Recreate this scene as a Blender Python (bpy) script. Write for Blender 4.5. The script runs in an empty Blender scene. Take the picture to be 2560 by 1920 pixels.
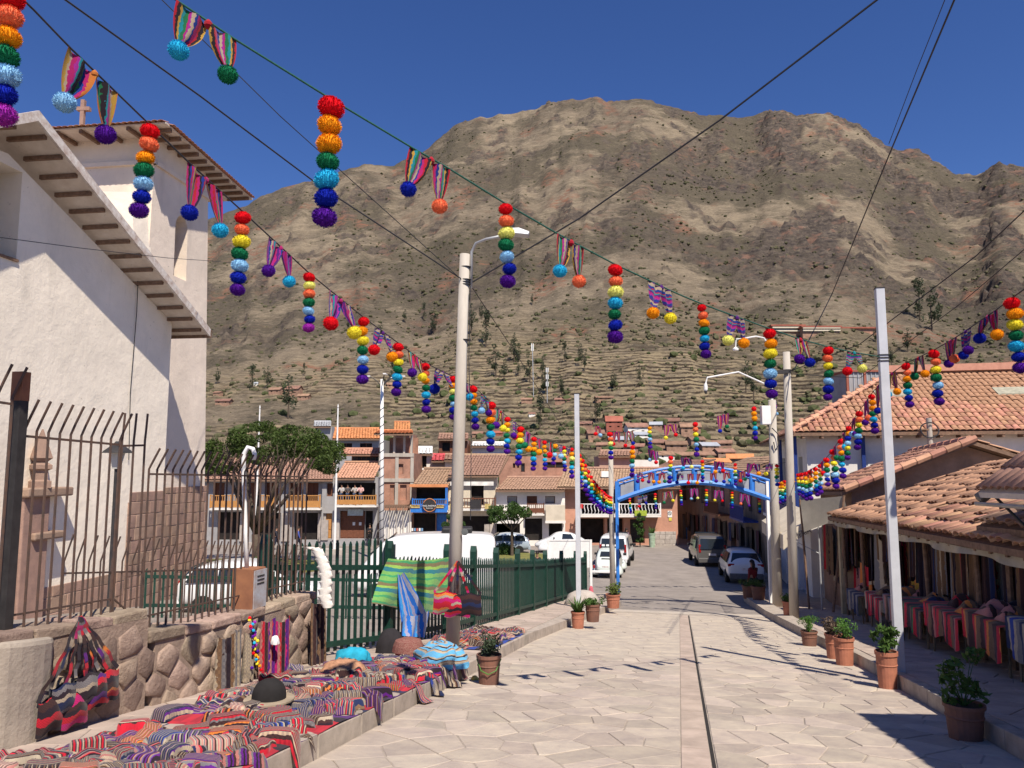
import bpy, bmesh, math, random
import numpy as np
from mathutils import Vector, Matrix, Euler
random.seed(7); rng = np.random.default_rng(11)
sc = bpy.context.scene
COL = sc.collection
F = 1900.0; PT = math.atan(210/F); CZ = 1.7
# ---------------- camera, sky, sun, exposure
cam = bpy.data.cameras.new('camera'); cam.sensor_width = 36; cam.lens = F/2560*36
cam.clip_start = .05; cam.clip_end = 9000
camo = bpy.data.objects.new('camera', cam); COL.objects.link(camo)
camo.location = (0, 0, CZ); camo.rotation_euler = (math.pi/2+PT, 0, 0); sc.camera = camo
SUN = Vector((.284, -.675, 1.0)).normalized()
w = bpy.data.worlds.new('World'); sc.world = w; w.use_nodes = True
nt = w.node_tree; bg = nt.nodes['Background']
sky = nt.nodes.new('ShaderNodeTexSky'); sky.sky_type = 'NISHITA'; sky.sun_disc = False
sky.sun_elevation = math.asin(SUN.z); sky.sun_rotation = math.atan2(SUN.x, SUN.y)
sky.altitude = 1200; sky.air_density = 1.0; sky.dust_density = 0; sky.ozone_density = 6
hs_ = nt.nodes.new('ShaderNodeHueSaturation'); hs_.inputs['Saturation'].default_value = 1.15; hs_.inputs['Hue'].default_value = .514
nt.links.new(sky.outputs[0], hs_.inputs['Color']); nt.links.new(hs_.outputs[0], bg.inputs[0]); bg.inputs[1].default_value = .09
sl_ = bpy.data.lights.new('sun', 'SUN'); sl_.energy = 5.0; sl_.angle = math.radians(.53); sl_.color = (1, .915, .79)
suno = bpy.data.objects.new('sun', sl_); COL.objects.link(suno); suno.location = (20, -40, 80)
suno.rotation_euler = (-SUN).to_track_quat('-Z', 'Y').to_euler()
vs = sc.view_settings; vs.view_transform = 'Standard'; vs.look = 'None'; vs.exposure = .4; vs.gamma = 1
sc.cycles.max_bounces = 6; sc.cycles.diffuse_bounces = 3; sc.cycles.transparent_max_bounces = 8
# ---------------- the street frame: s runs down the street, l across it to the right
AA = math.atan(.2158); SX, SY = math.sin(AA), math.cos(AA)
KS = [-200, -60, 0, 23, 33, 40, 60, 75]; KZ = [10, 6, 0, -2.69, -3.75, -4.2, -4.5, -4.55]
def gzs(s): return float(np.interp(s, KS, KZ))
def gz(x, y): return gzs(x*SX+y*SY)
def P(s, l, z=0): return Vector((s*SX+l*SY, s*SY-l*SX, z))
def PG(s, l, h=0): return P(s, l, gzs(s)+h)
def ray(u, v):
    a = (u-1280)/F; b = -(v-960)/F; c, s = math.cos(PT), math.sin(PT)
    return Vector((a, c-b*s, s+b*c))
def at(u, v, Y):
    r = ray(u, v); k = Y/r.y; return Vector((r.x*k, Y, CZ+r.z*k))
def gp(u, v, h=0):
    r = ray(u, v); k = 2.0
    while k < 130 and CZ+r.z*k > gz(r.x*k, r.y*k)+h: k += .01
    return Vector((r.x*k, r.y*k, CZ+r.z*k))
def atl(u, v, l):
    "point on the vertical plane at lateral l seen in direction (u, v)"
    r = ray(u, v); k = l/(r.x*SY-r.y*SX); return Vector((r.x*k, r.y*k, CZ+r.z*k))
def ats(u, v, s):
    r = ray(u, v); k = s/(r.x*SX+r.y*SY); return Vector((r.x*k, r.y*k, CZ+r.z*k))
def slof(p): return (p[0]*SX+p[1]*SY, p[0]*SY-p[1]*SX)
R90 = math.pi/2
# ---------------- object bookkeeping
WL = {}
def tag(o, label=None, cat=None, group=None, kind=None):
    if label: o['label'] = label
    if cat: o['category'] = cat
    if group: o['group'] = group
    if kind: o['kind'] = kind
    return o
def thing(name, label, cat, loc=(0, 0, 0), group=None, rz=0):
    o = bpy.data.objects.new(name, None); COL.objects.link(o); o.empty_display_size = .1
    o.location = loc; o.rotation_euler = (0, 0, rz); WL[o.name] = Vector(loc)
    return tag(o, label, cat, group)
def inst(name, me, parent=None, M=None, mat=None, loc=None):
    o = bpy.data.objects.new(name, me); COL.objects.link(o)
    if parent: o.parent = parent
    if M is not None: o.matrix_basis = M
    if loc is not None: o.location = loc
    if mat:
        if not o.material_slots: me.materials.append(mat)
        o.material_slots[0].link = 'OBJECT'; o.material_slots[0].material = mat
    return o
def copy_tree(o, parent=None):
    c = o.copy(); COL.objects.link(c); c.parent = parent
    for ch in o.children: copy_tree(ch, c)
    return c
class MB:
    def __init__(s): s.v = []; s.f = []; s.uv = {}
    def add(s, vs, fs):
        b = len(s.v); s.v += [tuple(p) for p in vs]; s.f += [tuple(i+b for i in f) for f in fs]; return s
    def obox(s, c, ax, ay, az):
        c = Vector(c); ax, ay, az = Vector(ax), Vector(ay), Vector(az)
        vs = [c+ax*i+ay*j+az*k for k in (-1, 1) for j in (-1, 1) for i in (-1, 1)]
        return s.add(vs, [(0, 2, 3, 1), (4, 5, 7, 6), (0, 1, 5, 4), (2, 6, 7, 3), (0, 4, 6, 2), (1, 3, 7, 5)])
    def box(s, x0, x1, y0, y1, z0, z1):
        return s.obox(((x0+x1)/2, (y0+y1)/2, (z0+z1)/2), ((x1-x0)/2, 0, 0), (0, (y1-y0)/2, 0), (0, 0, (z1-z0)/2))
    def sbox(s, s0, s1, l0, l1, z0, z1):
        "box aligned to the street"
        return s.obox(P((s0+s1)/2, (l0+l1)/2, (z0+z1)/2), P((s1-s0)/2, 0), P(0, (l1-l0)/2), (0, 0, (z1-z0)/2))
    def slope(s, s0, s1, l0, l1, h0, h1, n=1):
        "street-aligned slab following the ground, h0..h1 above it"
        ss = sorted(set([s0, s1]+[k for k in KS if s0 < k < s1])); vs = []; fs = []
        for q in ss:
            g = gzs(q); vs += [P(q, l0, g+h0), P(q, l1, g+h0), P(q, l1, g+h1), P(q, l0, g+h1)]
        for i in range(len(ss)-1):
            a = i*4
            for k in range(4): fs.append((a+k, a+(k+1) % 4, a+4+(k+1) % 4, a+4+k))
        e = (len(ss)-1)*4
        fs += [(3, 2, 1, 0), (e, e+1, e+2, e+3)]
        return s.add(vs, fs)
    def tube(s, pts, rad, n=8, caps=True):
        pts = [Vector(p) for p in pts]; N = len(pts)
        if not hasattr(rad, '__len__'): rad = [rad]*N
        b = len(s.v); prev = None
        for i, p in enumerate(pts):
            d = (pts[min(i+1, N-1)]-pts[max(i-1, 0)])
            d = d.normalized() if d.length > 1e-9 else Vector((0, 0, 1))
            if prev is None:
                a = d.cross(Vector((0, 0, 1)))
                if a.length < .05: a = d.cross(Vector((0, 1, 0)))
                a.normalize()
            else: a = (prev-d*prev.dot(d)).normalized()
            prev = a; c = d.cross(a)
            for k in range(n):
                t = 2*math.pi*k/n; s.v.append(tuple(p+(a*math.cos(t)+c*math.sin(t))*rad[i]))
        for i in range(N-1):
            for k in range(n):
                s.f.append((b+i*n+k, b+i*n+(k+1) % n, b+(i+1)*n+(k+1) % n, b+(i+1)*n+k))
        if caps:
            s.f.append(tuple(b+k for k in range(n-1, -1, -1))); s.f.append(tuple(b+(N-1)*n+k for k in range(n)))
        return s
    def lathe(s, prof, c=(0, 0, 0), n=16, sq=1.0):
        b = len(s.v); c = Vector(c)
        for r, z in prof:
            for k in range(n):
                t = 2*math.pi*k/n; s.v.append((c.x+r*math.cos(t), c.y+r*math.sin(t)*sq, c.z+z))
        m = len(prof)
        for i in range(m-1):
            for k in range(n): s.f.append((b+i*n+k, b+i*n+(k+1) % n, b+(i+1)*n+(k+1) % n, b+(i+1)*n+k))
        s.f.append(tuple(b+k for k in range(n-1, -1, -1))); s.f.append(tuple(b+(m-1)*n+k for k in range(n)))
        return s
    def prism(s, poly, vec):
        poly = [Vector(p) for p in poly]; vec = Vector(vec); n = len(poly)
        return s.add(poly+[p+vec for p in poly], [tuple(range(n-1, -1, -1)), tuple(range(n, 2*n))]+[(i, (i+1) % n, n+(i+1) % n, n+i) for i in range(n)])
    def grid(s, fn, nu, nv):
        b = len(s.v)
        for j in range(nv+1):
            for i in range(nu+1):
                s.v.append(tuple(fn(i/nu, j/nv))); s.uv[b+j*(nu+1)+i] = (i/nu, j/nv)
        for j in range(nv):
            for i in range(nu):
                a = b+j*(nu+1)+i; s.f.append((a, a+1, a+nu+2, a+nu+1))
        return s
    def mesh(s, name, off=None, smooth=False):
        me = bpy.data.meshes.new(name); vs = s.v
        if off is not None: vs = [(x-off[0], y-off[1], z-off[2]) for x, y, z in vs]
        me.from_pydata(vs, [], s.f)
        if s.uv:
            ul = me.uv_layers.new(name='UVMap')
            for lp in me.loops: ul.data[lp.index].uv = s.uv.get(lp.vertex_index, (0, 0))
        if smooth: me.polygons.foreach_set('use_smooth', [True]*len(me.polygons))
        me.validate(); me.update(); return me
    def build(s, name, mat=None, parent=None, smooth=False, local=False, bevel=0):
        if parent is not None:
            pw = Vector((0, 0, 0)) if local else WL.get(parent.name, Vector((0, 0, 0)))
            me = s.mesh(name, pw, smooth)
            if mat: me.materials.append(mat)
            o = inst(name, me, parent); WL[o.name] = pw.copy()
        else:
            a = np.array(s.v); c = Vector(((a[:, 0].min()+a[:, 0].max())/2, (a[:, 1].min()+a[:, 1].max())/2, a[:, 2].min())) if not local else Vector((0, 0, 0))
            me = s.mesh(name, c, smooth)
            if mat: me.materials.append(mat)
            o = inst(name, me); o.location = c; WL[o.name] = c
        if bevel:
            m = o.modifiers.new('bevel', 'BEVEL'); m.width = bevel; m.segments = 2; m.limit_method = 'ANGLE'
        return o
# ---------------- materials
MATS = {}
def nodes(name):
    m = bpy.data.materials.new(name); m.use_nodes = True; t = m.node_tree
    return m, t, t.nodes['Principled BSDF'], t.nodes.new, t.links.new
def mat(name, col, rough=.8, var=.18, scale=6, bump=0, bscale=None, col2=None, rnd=0, metal=0, spec=.3, detail=6, stretch=None, specks=0):
    if name in MATS: return MATS[name]
    m, t, b, N, L = nodes(name); MATS[name] = m
    tc = N('ShaderNodeTexCoord'); co = tc.outputs['Object']
    if stretch:
        mp = N('ShaderNodeMapping'); mp.inputs['Scale'].default_value = stretch; L(co, mp.inputs[0]); co = mp.outputs[0]
    nz = N('ShaderNodeTexNoise'); nz.inputs['Scale'].default_value = scale; nz.inputs['Detail'].default_value = detail; nz.inputs['Roughness'].default_value = .65
    L(co, nz.inputs['Vector'])
    mx = N('ShaderNodeMix'); mx.data_type = 'RGBA'
    c = Vector(col[:3]); d = Vector(col2[:3]) if col2 else c*(1-var*2)
    mx.inputs[6].default_value = (*(c*(1+(0 if col2 else var))), 1); mx.inputs[7].default_value = (*d, 1)
    rp = N('ShaderNodeValToRGB'); rp.color_ramp.elements[0].position = .33; rp.color_ramp.elements[1].position = .72
    L(nz.outputs['Fac'], rp.inputs[0]); L(rp.outputs[0], mx.inputs[0]); out = mx.outputs[2]
    if rnd:
        oi = N('ShaderNodeObjectInfo'); hs = N('ShaderNodeHueSaturation')
        mr = N('ShaderNodeMapRange'); mr.inputs[3].default_value = 1-rnd; mr.inputs[4].default_value = 1+rnd
        L(oi.outputs['Random'], mr.inputs[0]); L(mr.outputs[0], hs.inputs['Value'])
        m2 = N('ShaderNodeMath'); m2.operation = 'MULTIPLY'; m2.inputs[1].default_value = 7.31; fr = N('ShaderNodeMath'); fr.operation = 'FRACT'
        m3 = N('ShaderNodeMapRange'); m3.inputs[3].default_value = .5-rnd*.06; m3.inputs[4].default_value = .5+rnd*.06
        L(oi.outputs['Random'], m2.inputs[0]); L(m2.outputs[0], fr.inputs[0]); L(fr.outputs[0], m3.inputs[0]); L(m3.outputs[0], hs.inputs['Hue'])
        L(out, hs.inputs['Color']); out = hs.outputs[0]
    if specks:
        for sc_, lo, hi, cc, st_ in ((9, .66, .70, (.20, .16, .13), (1, 1, 1)), (1.3, .56, .78, tuple(c*.72), (1.5, 1.5, .35))):
            mp2 = N('ShaderNodeMapping'); mp2.inputs['Scale'].default_value = st_; L(tc.outputs['Object'], mp2.inputs[0]); n3 = N('ShaderNodeTexNoise'); n3.inputs['Scale'].default_value = sc_; n3.inputs['Detail'].default_value = 5; n3.inputs['Roughness'].default_value = .7
            L(mp2.outputs[0], n3.inputs['Vector']); r3 = N('ShaderNodeMapRange'); r3.inputs[1].default_value = lo; r3.inputs[2].default_value = hi; r3.inputs[4].default_value = specks; L(n3.outputs['Fac'], r3.inputs[0])
            mx2 = N('ShaderNodeMix'); mx2.data_type = 'RGBA'; L(r3.outputs[0], mx2.inputs[0]); L(out, mx2.inputs[6]); mx2.inputs[7].default_value = (*cc, 1); out = mx2.outputs[2]
    L(out, b.inputs['Base Color'])
    b.inputs['Roughness'].default_value = rough; b.inputs['Metallic'].default_value = metal; b.inputs['Specular IOR Level'].default_value = spec
    if bump:
        n2 = N('ShaderNodeTexNoise'); n2.inputs['Scale'].default_value = bscale or scale*5; n2.inputs['Detail'].default_value = 8; n2.inputs['Roughness'].default_value = .7
        L(co, n2.inputs['Vector']); bp = N('ShaderNodeBump'); bp.inputs['Strength'].default_value = 1; bp.inputs['Distance'].default_value = bump
        L(n2.outputs['Fac'], bp.inputs['Height']); L(bp.outputs[0], b.inputs['Normal'])
    return m
def stripes(name, cols, n=1.0, vert=True, rough=.95, band=0, warp=.25):
    "woven cloth: stripes of the given colours across U (or V), with fine weave and figured bands"
    if name in MATS: return MATS[name]
    m, t, b, N, L = nodes(name); MATS[name] = m
    uv = N('ShaderNodeUVMap'); sp = N('ShaderNodeSeparateXYZ'); L(uv.outputs[0], sp.inputs[0])
    a = sp.outputs[0 if vert else 1]; c = sp.outputs[1 if vert else 0]
    mu = N('ShaderNodeMath'); mu.operation = 'MULTIPLY'; mu.inputs[1].default_value = n; L(a, mu.inputs[0])
    fr = N('ShaderNodeMath'); fr.operation = 'FRACT'; L(mu.outputs[0], fr.inputs[0])
    rp = N('ShaderNodeValToRGB'); rp.color_ramp.interpolation = 'CONSTANT'; e = rp.color_ramp.elements
    rr = random.Random(hash(name) % 1000 if False else sum(map(ord, name)))
    ws = [rr.uniform(.5, 1.6) for _ in cols]; tot = sum(ws); x = 0
    for i, cc in enumerate(cols):
        el = e[i] if i < 2 else e.new(x)
        el.position = x; el.color = (*cc, 1); x += ws[i]/tot
    L(fr.outputs[0], rp.inputs[0]); out = rp.outputs[0]
    if band:
        wv = N('ShaderNodeTexChecker'); wv.inputs['Scale'].default_value = band; L(uv.outputs[0], wv.inputs['Vector'])
        wv.inputs[1].default_value = (.75, .68, .6, 1); wv.inputs[2].default_value = (.35, .3, .35, 1)
        mm = N('ShaderNodeMix'); mm.data_type = 'RGBA'; mm.blend_type = 'MULTIPLY'; mm.inputs[0].default_value = .55
        L(out, mm.inputs[6]); L(wv.outputs[0], mm.inputs[7]); out = mm.outputs[2]
    wn = N('ShaderNodeTexNoise'); wn.inputs['Scale'].default_value = 7; L(uv.outputs[0], wn.inputs['Vector']); ma = N('ShaderNodeMath'); ma.operation = 'MULTIPLY_ADD'; L(wn.outputs['Fac'], ma.inputs[0]); ma.inputs[1].default_value = warp; L(mu.outputs[0], ma.inputs[2]); L(ma.outputs[0], fr.inputs[0])
    nz = N('ShaderNodeTexNoise'); nz.inputs['Scale'].default_value = 40; L(uv.outputs[0], nz.inputs['Vector'])
    mr = N('ShaderNodeMapRange'); mr.inputs[3].default_value = .7; mr.inputs[4].default_value = 1.2; L(nz.outputs['Fac'], mr.inputs[0])
    hs = N('ShaderNodeHueSaturation'); L(mr.outputs[0], hs.inputs['Value']); L(out, hs.inputs['Color'])
    L(hs.outputs[0], b.inputs['Base Color']); b.inputs['Roughness'].default_value = rough; b.inputs['Specular IOR Level'].default_value = .1
    if hasattr(b.inputs, 'get') and b.inputs.get('Sheen Weight'): b.inputs['Sheen Weight'].default_value = .15
    return m
def glass(name, col=(.02, .025, .03), rough=.08):
    if name in MATS: return MATS[name]
    m, t, b, N, L = nodes(name); MATS[name] = m
    b.inputs['Base Color'].default_value = (*col, 1); b.inputs['Roughness'].default_value = rough; b.inputs['Specular IOR Level'].default_value = .6
    return m
def leafmat(name, c1, c2, sub=.25):
    if name in MATS: return MATS[name]
    m = mat(name, c1, .6, scale=.9, col2=c2, spec=.25); t = m.node_tree; b = t.nodes['Principled BSDF']
    tr = t.nodes.new('ShaderNodeBsdfTranslucent'); ms = t.nodes.new('ShaderNodeMixShader'); ms.inputs[0].default_value = sub
    src = b.inputs['Base Color'].links[0].from_socket; t.links.new(src, tr.inputs[0])
    o = t.nodes['Material Output']; t.links.new(b.outputs[0], ms.inputs[1]); t.links.new(tr.outputs[0], ms.inputs[2]); t.links.new(ms.outputs[0], o.inputs[0])
    return m
# ---------------- numeric noise and convex cells
_lat = rng.random((512, 512))
def vnoise(x, y):
    xi = np.floor(x).astype(int); yi = np.floor(y).astype(int); fx = x-xi; fy = y-yi
    fx = fx*fx*(3-2*fx); fy = fy*fy*(3-2*fy); xi &= 511; yi &= 511; x1 = (xi+1) & 511; y1 = (yi+1) & 511
    return (_lat[xi, yi]*(1-fx)+_lat[x1, yi]*fx)*(1-fy)+(_lat[xi, y1]*(1-fx)+_lat[x1, y1]*fx)*fy
def fbm(x, y, o=5, g=.5):
    r = 0; a = 1; s = 0
    for i in range(o):
        r = r+a*vnoise(x*2**i+17.3*i, y*2**i+9.1*i); s += a; a *= g
    return r/s
def fn1(x, y=0.0): return float(fbm(np.array([x]), np.array([y]), 3)[0])
def clip(poly, n, d):
    out = []
    for i in range(len(poly)):
        a = poly[i]; b = poly[(i+1) % len(poly)]; da = a[0]*n[0]+a[1]*n[1]-d; db = b[0]*n[0]+b[1]*n[1]-d
        if da <= 0: out.append(a)
        if (da < 0 < db) or (db < 0 < da):
            t = da/(da-db); out.append((a[0]+(b[0]-a[0])*t, a[1]+(b[1]-a[1])*t))
    return out
def cells(x0, x1, y0, y1, cx, cy, gap, jit=.42):
    "irregular convex stones filling a rectangle"
    nx = max(1, round((x1-x0)/cx)); ny = max(1, round((y1-y0)/cy)); pts = []
    for j in range(ny):
        for i in range(nx):
            pts.append((x0+(i+.5+(j % 2)*.4-.2+random.uniform(-jit, jit))*(x1-x0)/nx, y0+(j+.5+random.uniform(-jit, jit)*.8)*(y1-y0)/ny))
    A = np.array(pts); res = []
    for k, p in enumerate(pts):
        poly = [(x0, y0), (x1, y0), (x1, y1), (x0, y1)]
        dd = np.abs(A-A[k]); near = np.where((dd[:, 0] < 3*cx) & (dd[:, 1] < 3*cy))[0]
        for q in near:
            if q == k: continue
            n = A[q]-A[k]; ln = np.hypot(*n)
            if ln < 1e-6: continue
            n = n/ln; poly = clip(poly, n, float(np.dot(n, (A[q]+A[k])/2))-gap/2)
            if len(poly) < 3: break
        if len(poly) >= 3:
            ar = abs(sum(poly[i][0]*poly[(i+1) % len(poly)][1]-poly[(i+1) % len(poly)][0]*poly[i][1] for i in range(len(poly))))/2
            if ar > cx*cy*.08: res.append(poly)
    return res
def stone_mb(poly, fr, h, bev=.02, base=-.02, rough=0):
    "stone from a 2D polygon; fr maps (a, b, height) to space"
    mb = MB(); n = len(poly); cx = sum(p[0] for p in poly)/n; cy = sum(p[1] for p in poly)/n
    ins = [(cx+(p[0]-cx)*(1-bev/max(.05, math.hypot(p[0]-cx, p[1]-cy))), cy+(p[1]-cy)*(1-bev/max(.05, math.hypot(p[0]-cx, p[1]-cy)))) for p in poly]
    vs = [fr(*p, base) for p in poly]+[fr(*p, h-bev*.6+random.uniform(-rough, rough)) for p in poly]+[fr(*p, h+random.uniform(-rough, rough)) for p in ins]+[fr(cx, cy, h+rough*1.2)]
    fs = [(i, (i+1) % n, n+(i+1) % n, n+i) for i in range(n)]+[(n+i, n+(i+1) % n, 2*n+(i+1) % n, 2*n+i) for i in range(n)]+[(2*n+i, 2*n+(i+1) % n, 3*n) for i in range(n)]
    return mb.add(vs, fs)
def text_mesh(body, size, ext=.005):
    cu = bpy.data.curves.new('lettering', 'FONT'); cu.body = body; cu.size = size; cu.extrude = ext; cu.align_x = 'CENTER'; cu.align_y = 'CENTER'
    o = bpy.data.objects.new('lettering', cu); COL.objects.link(o); dg = bpy.context.evaluated_depsgraph_get()
    me = bpy.data.meshes.new_from_object(o.evaluated_get(dg)); bpy.data.objects.remove(o); return me
# ================= GROUND
M_plaza = mat('plaza paving', (.27, .235, .21), .9, .13, .9, .006, 28)
M_flag = mat('flagstone', (.49, .415, .335), .88, scale=3.2, bump=.012, bscale=14, col2=(.34, .285, .255), rnd=.13)
M_mortar = mat('mortar joints', (.36, .305, .255), .95, .15, 8)
M_kerb = mat('kerb stone', (.40, .34, .285), .9, .15, 5, .004, rnd=.08)
M_walk = mat('sidewalk concrete', (.43, .345, .29), .9, .14, 2.2, .004, 40, rnd=.08)
mb = MB(); ss = [-200, -60, -20]+list(np.linspace(-10, 75, 80))+[200, 600, 3000]; ls = [-2500, -300, -60, -20, -5, 5, 20, 60, 300, 2500]
for q in ss:
    for l in ls: mb.v.append(tuple(P(q, l, gzs(q))))
for i in range(len(ss)-1):
    for j in range(len(ls)-1):
        a = i*len(ls)+j; mb.f.append((a, a+1, a+len(ls)+1, a+len(ls)))
g = mb.build('ground', M_plaza, local=True); tag(g, kind='structure')
mb = MB().slope(-12, 25.6, -3.02, 3.02, -.2, .004); street = mb.build('street', M_mortar, local=True); tag(street, kind='structure')
# flagstones, the nearest 300 as pieces, the others joined
def paving(parent, rects, cx, cy, gap, lift, material, name, nmax=300):
    polys = []
    for (s0, s1, l0, l1) in rects: polys += cells(s0, s1, l0, l1, cx, cy, gap)
    polys.sort(key=lambda p: (p[0][0] < 4.5, sum(q[0] for q in p)/len(p)))
    rest = MB()
    for k, p in enumerate(polys):
        h = lift+random.uniform(-.003, .004)
        m = stone_mb(p, lambda a, b, c: P(a, b, gzs(a)+c), h, .009, -.05)
        if k < nmax: m.build(name, material, parent)
        else: rest.add(m.v, m.f)
    if rest.v: tag(rest.build(name+'s_beyond', material, parent), kind='stuff')
paving(street, [(3.2, 25.3, -2.98, -.03), (3.2, 25.3, .275, 2.98)], .52, .32, .013, .011, M_flag, 'flagstone')
# drain: a pale stone channel strip with a dark slot beside it
M_drain = mat('drain slab', (.44, .35, .29), .9, .14, 3, .003, rnd=.06)
M_dark = mat('dark gap', (.03, .027, .025), .9, .1, 5)
q = 3.2
while q < 25.2:
    L_ = random.uniform(.75, 1.0); MB().slope(q, min(q+L_-.012, 25.2), -.02, .225, -.05, .012).build('drain_slab', M_drain, street); q += L_
MB().slope(3.2, 25.2, .233, .265, -.1, .007).build('drain_slot', M_dark, street)
# concrete cross strip at the end of the flagged street
M_strip = mat('concrete strip', (.47, .41, .345), .9, .12, 2, .003)
st = MB().slope(25.65, 26.6, -2.6, 3.0, -.1, .012).build('crossing_strip', M_strip); tag(st, kind='structure')
# sidewalks with kerb stones
for side in (-1, 1):
    l0, l1 = (-5.3, -3.17) if side < 0 else (3.17, 9.0)
    e = 33.0 if side < 0 else 38.0
    sw = MB().slope(-8, e, l0, l1, -.1, .18).build('sidewalk', M_mortar, local=True); tag(sw, kind='structure')
    q = 3.0
    while q < e-.2:
        L_ = random.uniform(.7, 1.1)
        m = MB().slope(q, q+L_-.015, *sorted((side*3.0, side*3.16)), -.1, .195+random.uniform(-.008, .008)); m.build('kerb_stone', M_kerb, sw, bevel=.012); q += L_
    paving(sw, [(3.2, 28, l0+.02, -3.19)] if side < 0 else [(6, 32, 3.19, 6.2)], .66, .45, .012, .192, M_walk, 'paving_slab', 160)
for (pts, lbl) in (([(15.5, -3.0), (22, -2.62), (27.4, -2.08), (28.6, -2.1), (29.2, -2.6), (29.2, -3.2)], 0), ([(13.5, 3.0), (16, 2.97), (19, 2.86), (26, 2.66), (34, 2.6), (34, 3.2)], 1)):
    mb = MB(); n = len(pts); vs_ = [PG(a, b_, -.1) for a, b_ in pts]+[PG(a, b_, .196) for a, b_ in pts]
    if lbl: mb.add(vs_, [tuple(range(n, 2*n))]+[(i, (i+1) % n, n+(i+1) % n, n+i) for i in range(n)])
    else: mb.add(vs_, [tuple(range(n, 2*n))]+[(i, (i+1) % n, n+(i+1) % n, n+i) for i in range(n)])
    tag(mb.build('kerb', M_kerb), kind='structure')
# painted yellow kerb and tarmac beyond, lawn of the plaza
M_yel = mat('yellow kerb paint', (.62, .42, .08), .7, .2, 6)
k = MB().obox((gp(1690, 1362)+gp(1515, 1358))/2+Vector((0, 0, .06)), (gp(1690, 1362)-gp(1515, 1358))/2, (0.03, .15, 0), (0, 0, .09)).build('yellow_kerb', M_yel); tag(k, kind='structure')
k = MB().obox(P(36, 4.2, gzs(36)+.05), P(2.6, .35), P(0, .1), (0, 0, .08)).build('yellow_kerb', M_yel); tag(k, kind='structure')
M_lawn = mat('lawn', (.13, .15, .035), .9, scale=2.5, col2=(.24, .2, .07), bump=.03)
def lawn(u0, u1, Y0, Y1):
    mb = MB(); pts = []
    for t in range(25):
        a = 2*math.pi*t/25; pts.append(((u0+u1)/2+math.cos(a)*(u1-u0)/2, (Y0+Y1)/2+math.sin(a)*(Y1-Y0)/2))
    vs = []
    for u, Y in pts:
        x = (u-1280)/F*Y; vs.append(Vector((x, Y, gz(x, Y)+.10)))
    mb.prism(vs, (0, 0, .0)); mb = MB().prism([v-Vector((0, 0, .25)) for v in vs], (0, 0, .27)); return mb
k = lawn(480, 830, 43, 51).build('lawn', M_lawn); tag(k, kind='structure')
k = lawn(1190, 1420, 47, 55).build('lawn', M_lawn); tag(k, kind='structure')
# manhole cover
mb = MB().lathe([(.36, .0), (.36, .012), (.3, .016), (.3, .012)], gp(1855, 1480)+Vector((0, 0, .0)), 24)
tag(mb.build('manhole_cover', mat('iron cover', (.12, .105, .095), .8)), 'round iron manhole cover in the plaza paving', 'manhole cover')
# ================= MOUNTAIN
SKY = [(-900, 700), (-300, 640), (100, 610), (450, 570), (530, 550), (600, 520), (650, 500), (700, 480), (750, 468), (800, 455), (850, 432), (905, 415), (960, 410), (1000, 402), (1050, 375), (1100, 338), (1150, 306), (1200, 300), (1250, 295), (1300, 285), (1350, 272), (1400, 260), (1450, 258), (1500, 255), (1550, 257), (1600, 258), (1650, 266), (1700, 275), (1800, 288), (1880, 291), (1920, 285), (1950, 276), (1985, 288), (2030, 290), (2100, 296), (2150, 318), (2200, 350), (2250, 364), (2300, 368), (2315, 378), (2340, 400), (2380, 425), (2440, 430), (2480, 428), (2560, 424), (2800, 440), (3300, 420), (4200, 500)]
th_k = []; e_k = []
for u, v in SKY:
    r = ray(u, v); th_k.append(math.atan2(r.x, r.y)); e_k.append(r.z/math.hypot(r.x, r.y))
NT, NR = 760, 470; TH = np.linspace(-1.25, 1.25, NT); r0 = 118.0
tt = np.concatenate([np.linspace(0, 1, 400)**1.25, 1+np.linspace(.01, .9, NR-400)])
ec = np.interp(TH, th_k, e_k); ec = ec+(fbm(TH*60, TH*0+3.1, 4)-.5)*.008
Rc = 930+220*(fbm(TH*2.2+5, TH*0+1, 3)-.5)+np.clip((-TH-.28)*700, 0, 350)
T2, TT = np.meshgrid(tt, TH, indexing='ij'); EC = ec[None, :]; RR = r0+(Rc[None, :]-r0)*T2
XX = RR*np.sin(TT); YY = RR*np.cos(TT); tc_ = np.clip(T2, 0, 1)
e0 = -6.9/r0; EL = e0+(EC-e0)*tc_**.82
ZZ = CZ+EL*RR
ZZ = np.where(T2 > 1, CZ+EC*Rc[None, :]-.35*(RR-Rc[None, :]), ZZ)
fade = np.clip((tc_-.03)/.2, 0, 1)*np.clip((1.02-tc_)/.05, 0, 1)
wx = XX+40*fbm(XX/160, YY/160, 3); wy = YY+40*fbm(XX/160+9, YY/160+4, 3)
rid = 1-np.abs(2*fbm(TT*9+.2*fbm(XX/200, YY/200, 2), RR/700, 4)-1)
ZZ += fade*(rid-.75)*46*tc_**1.1
ZZ += fade*(fbm(wx/90, wy/90, 5)-.5)*34*tc_**.7
ZZ += np.clip(fade+.15, 0, 1)*(fbm(wx/16, wy/16, 5, .6)-.5)*9*tc_**.6
UU = 1280+F*np.tan(TT)
rock = np.clip((fbm(wx/48+3, wy/48+8, 6, .6)-.49)*16, 0, 1)*np.clip((tc_-.38)/.2, 0, 1)*np.clip((UU-1350)/500, .25, 1)
rockl = np.clip((fbm(wx/24+30, wy/24+2, 5, .6)-.585)*16, 0, 1)*np.clip((tc_-.4)/.1, 0, 1)*.9
rock = np.clip(np.maximum(rock, rockl), 0, 1)
strat = (ZZ+6*fbm(XX/60, YY/60, 3))/11.0; sfr = strat-np.floor(strat)
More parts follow.
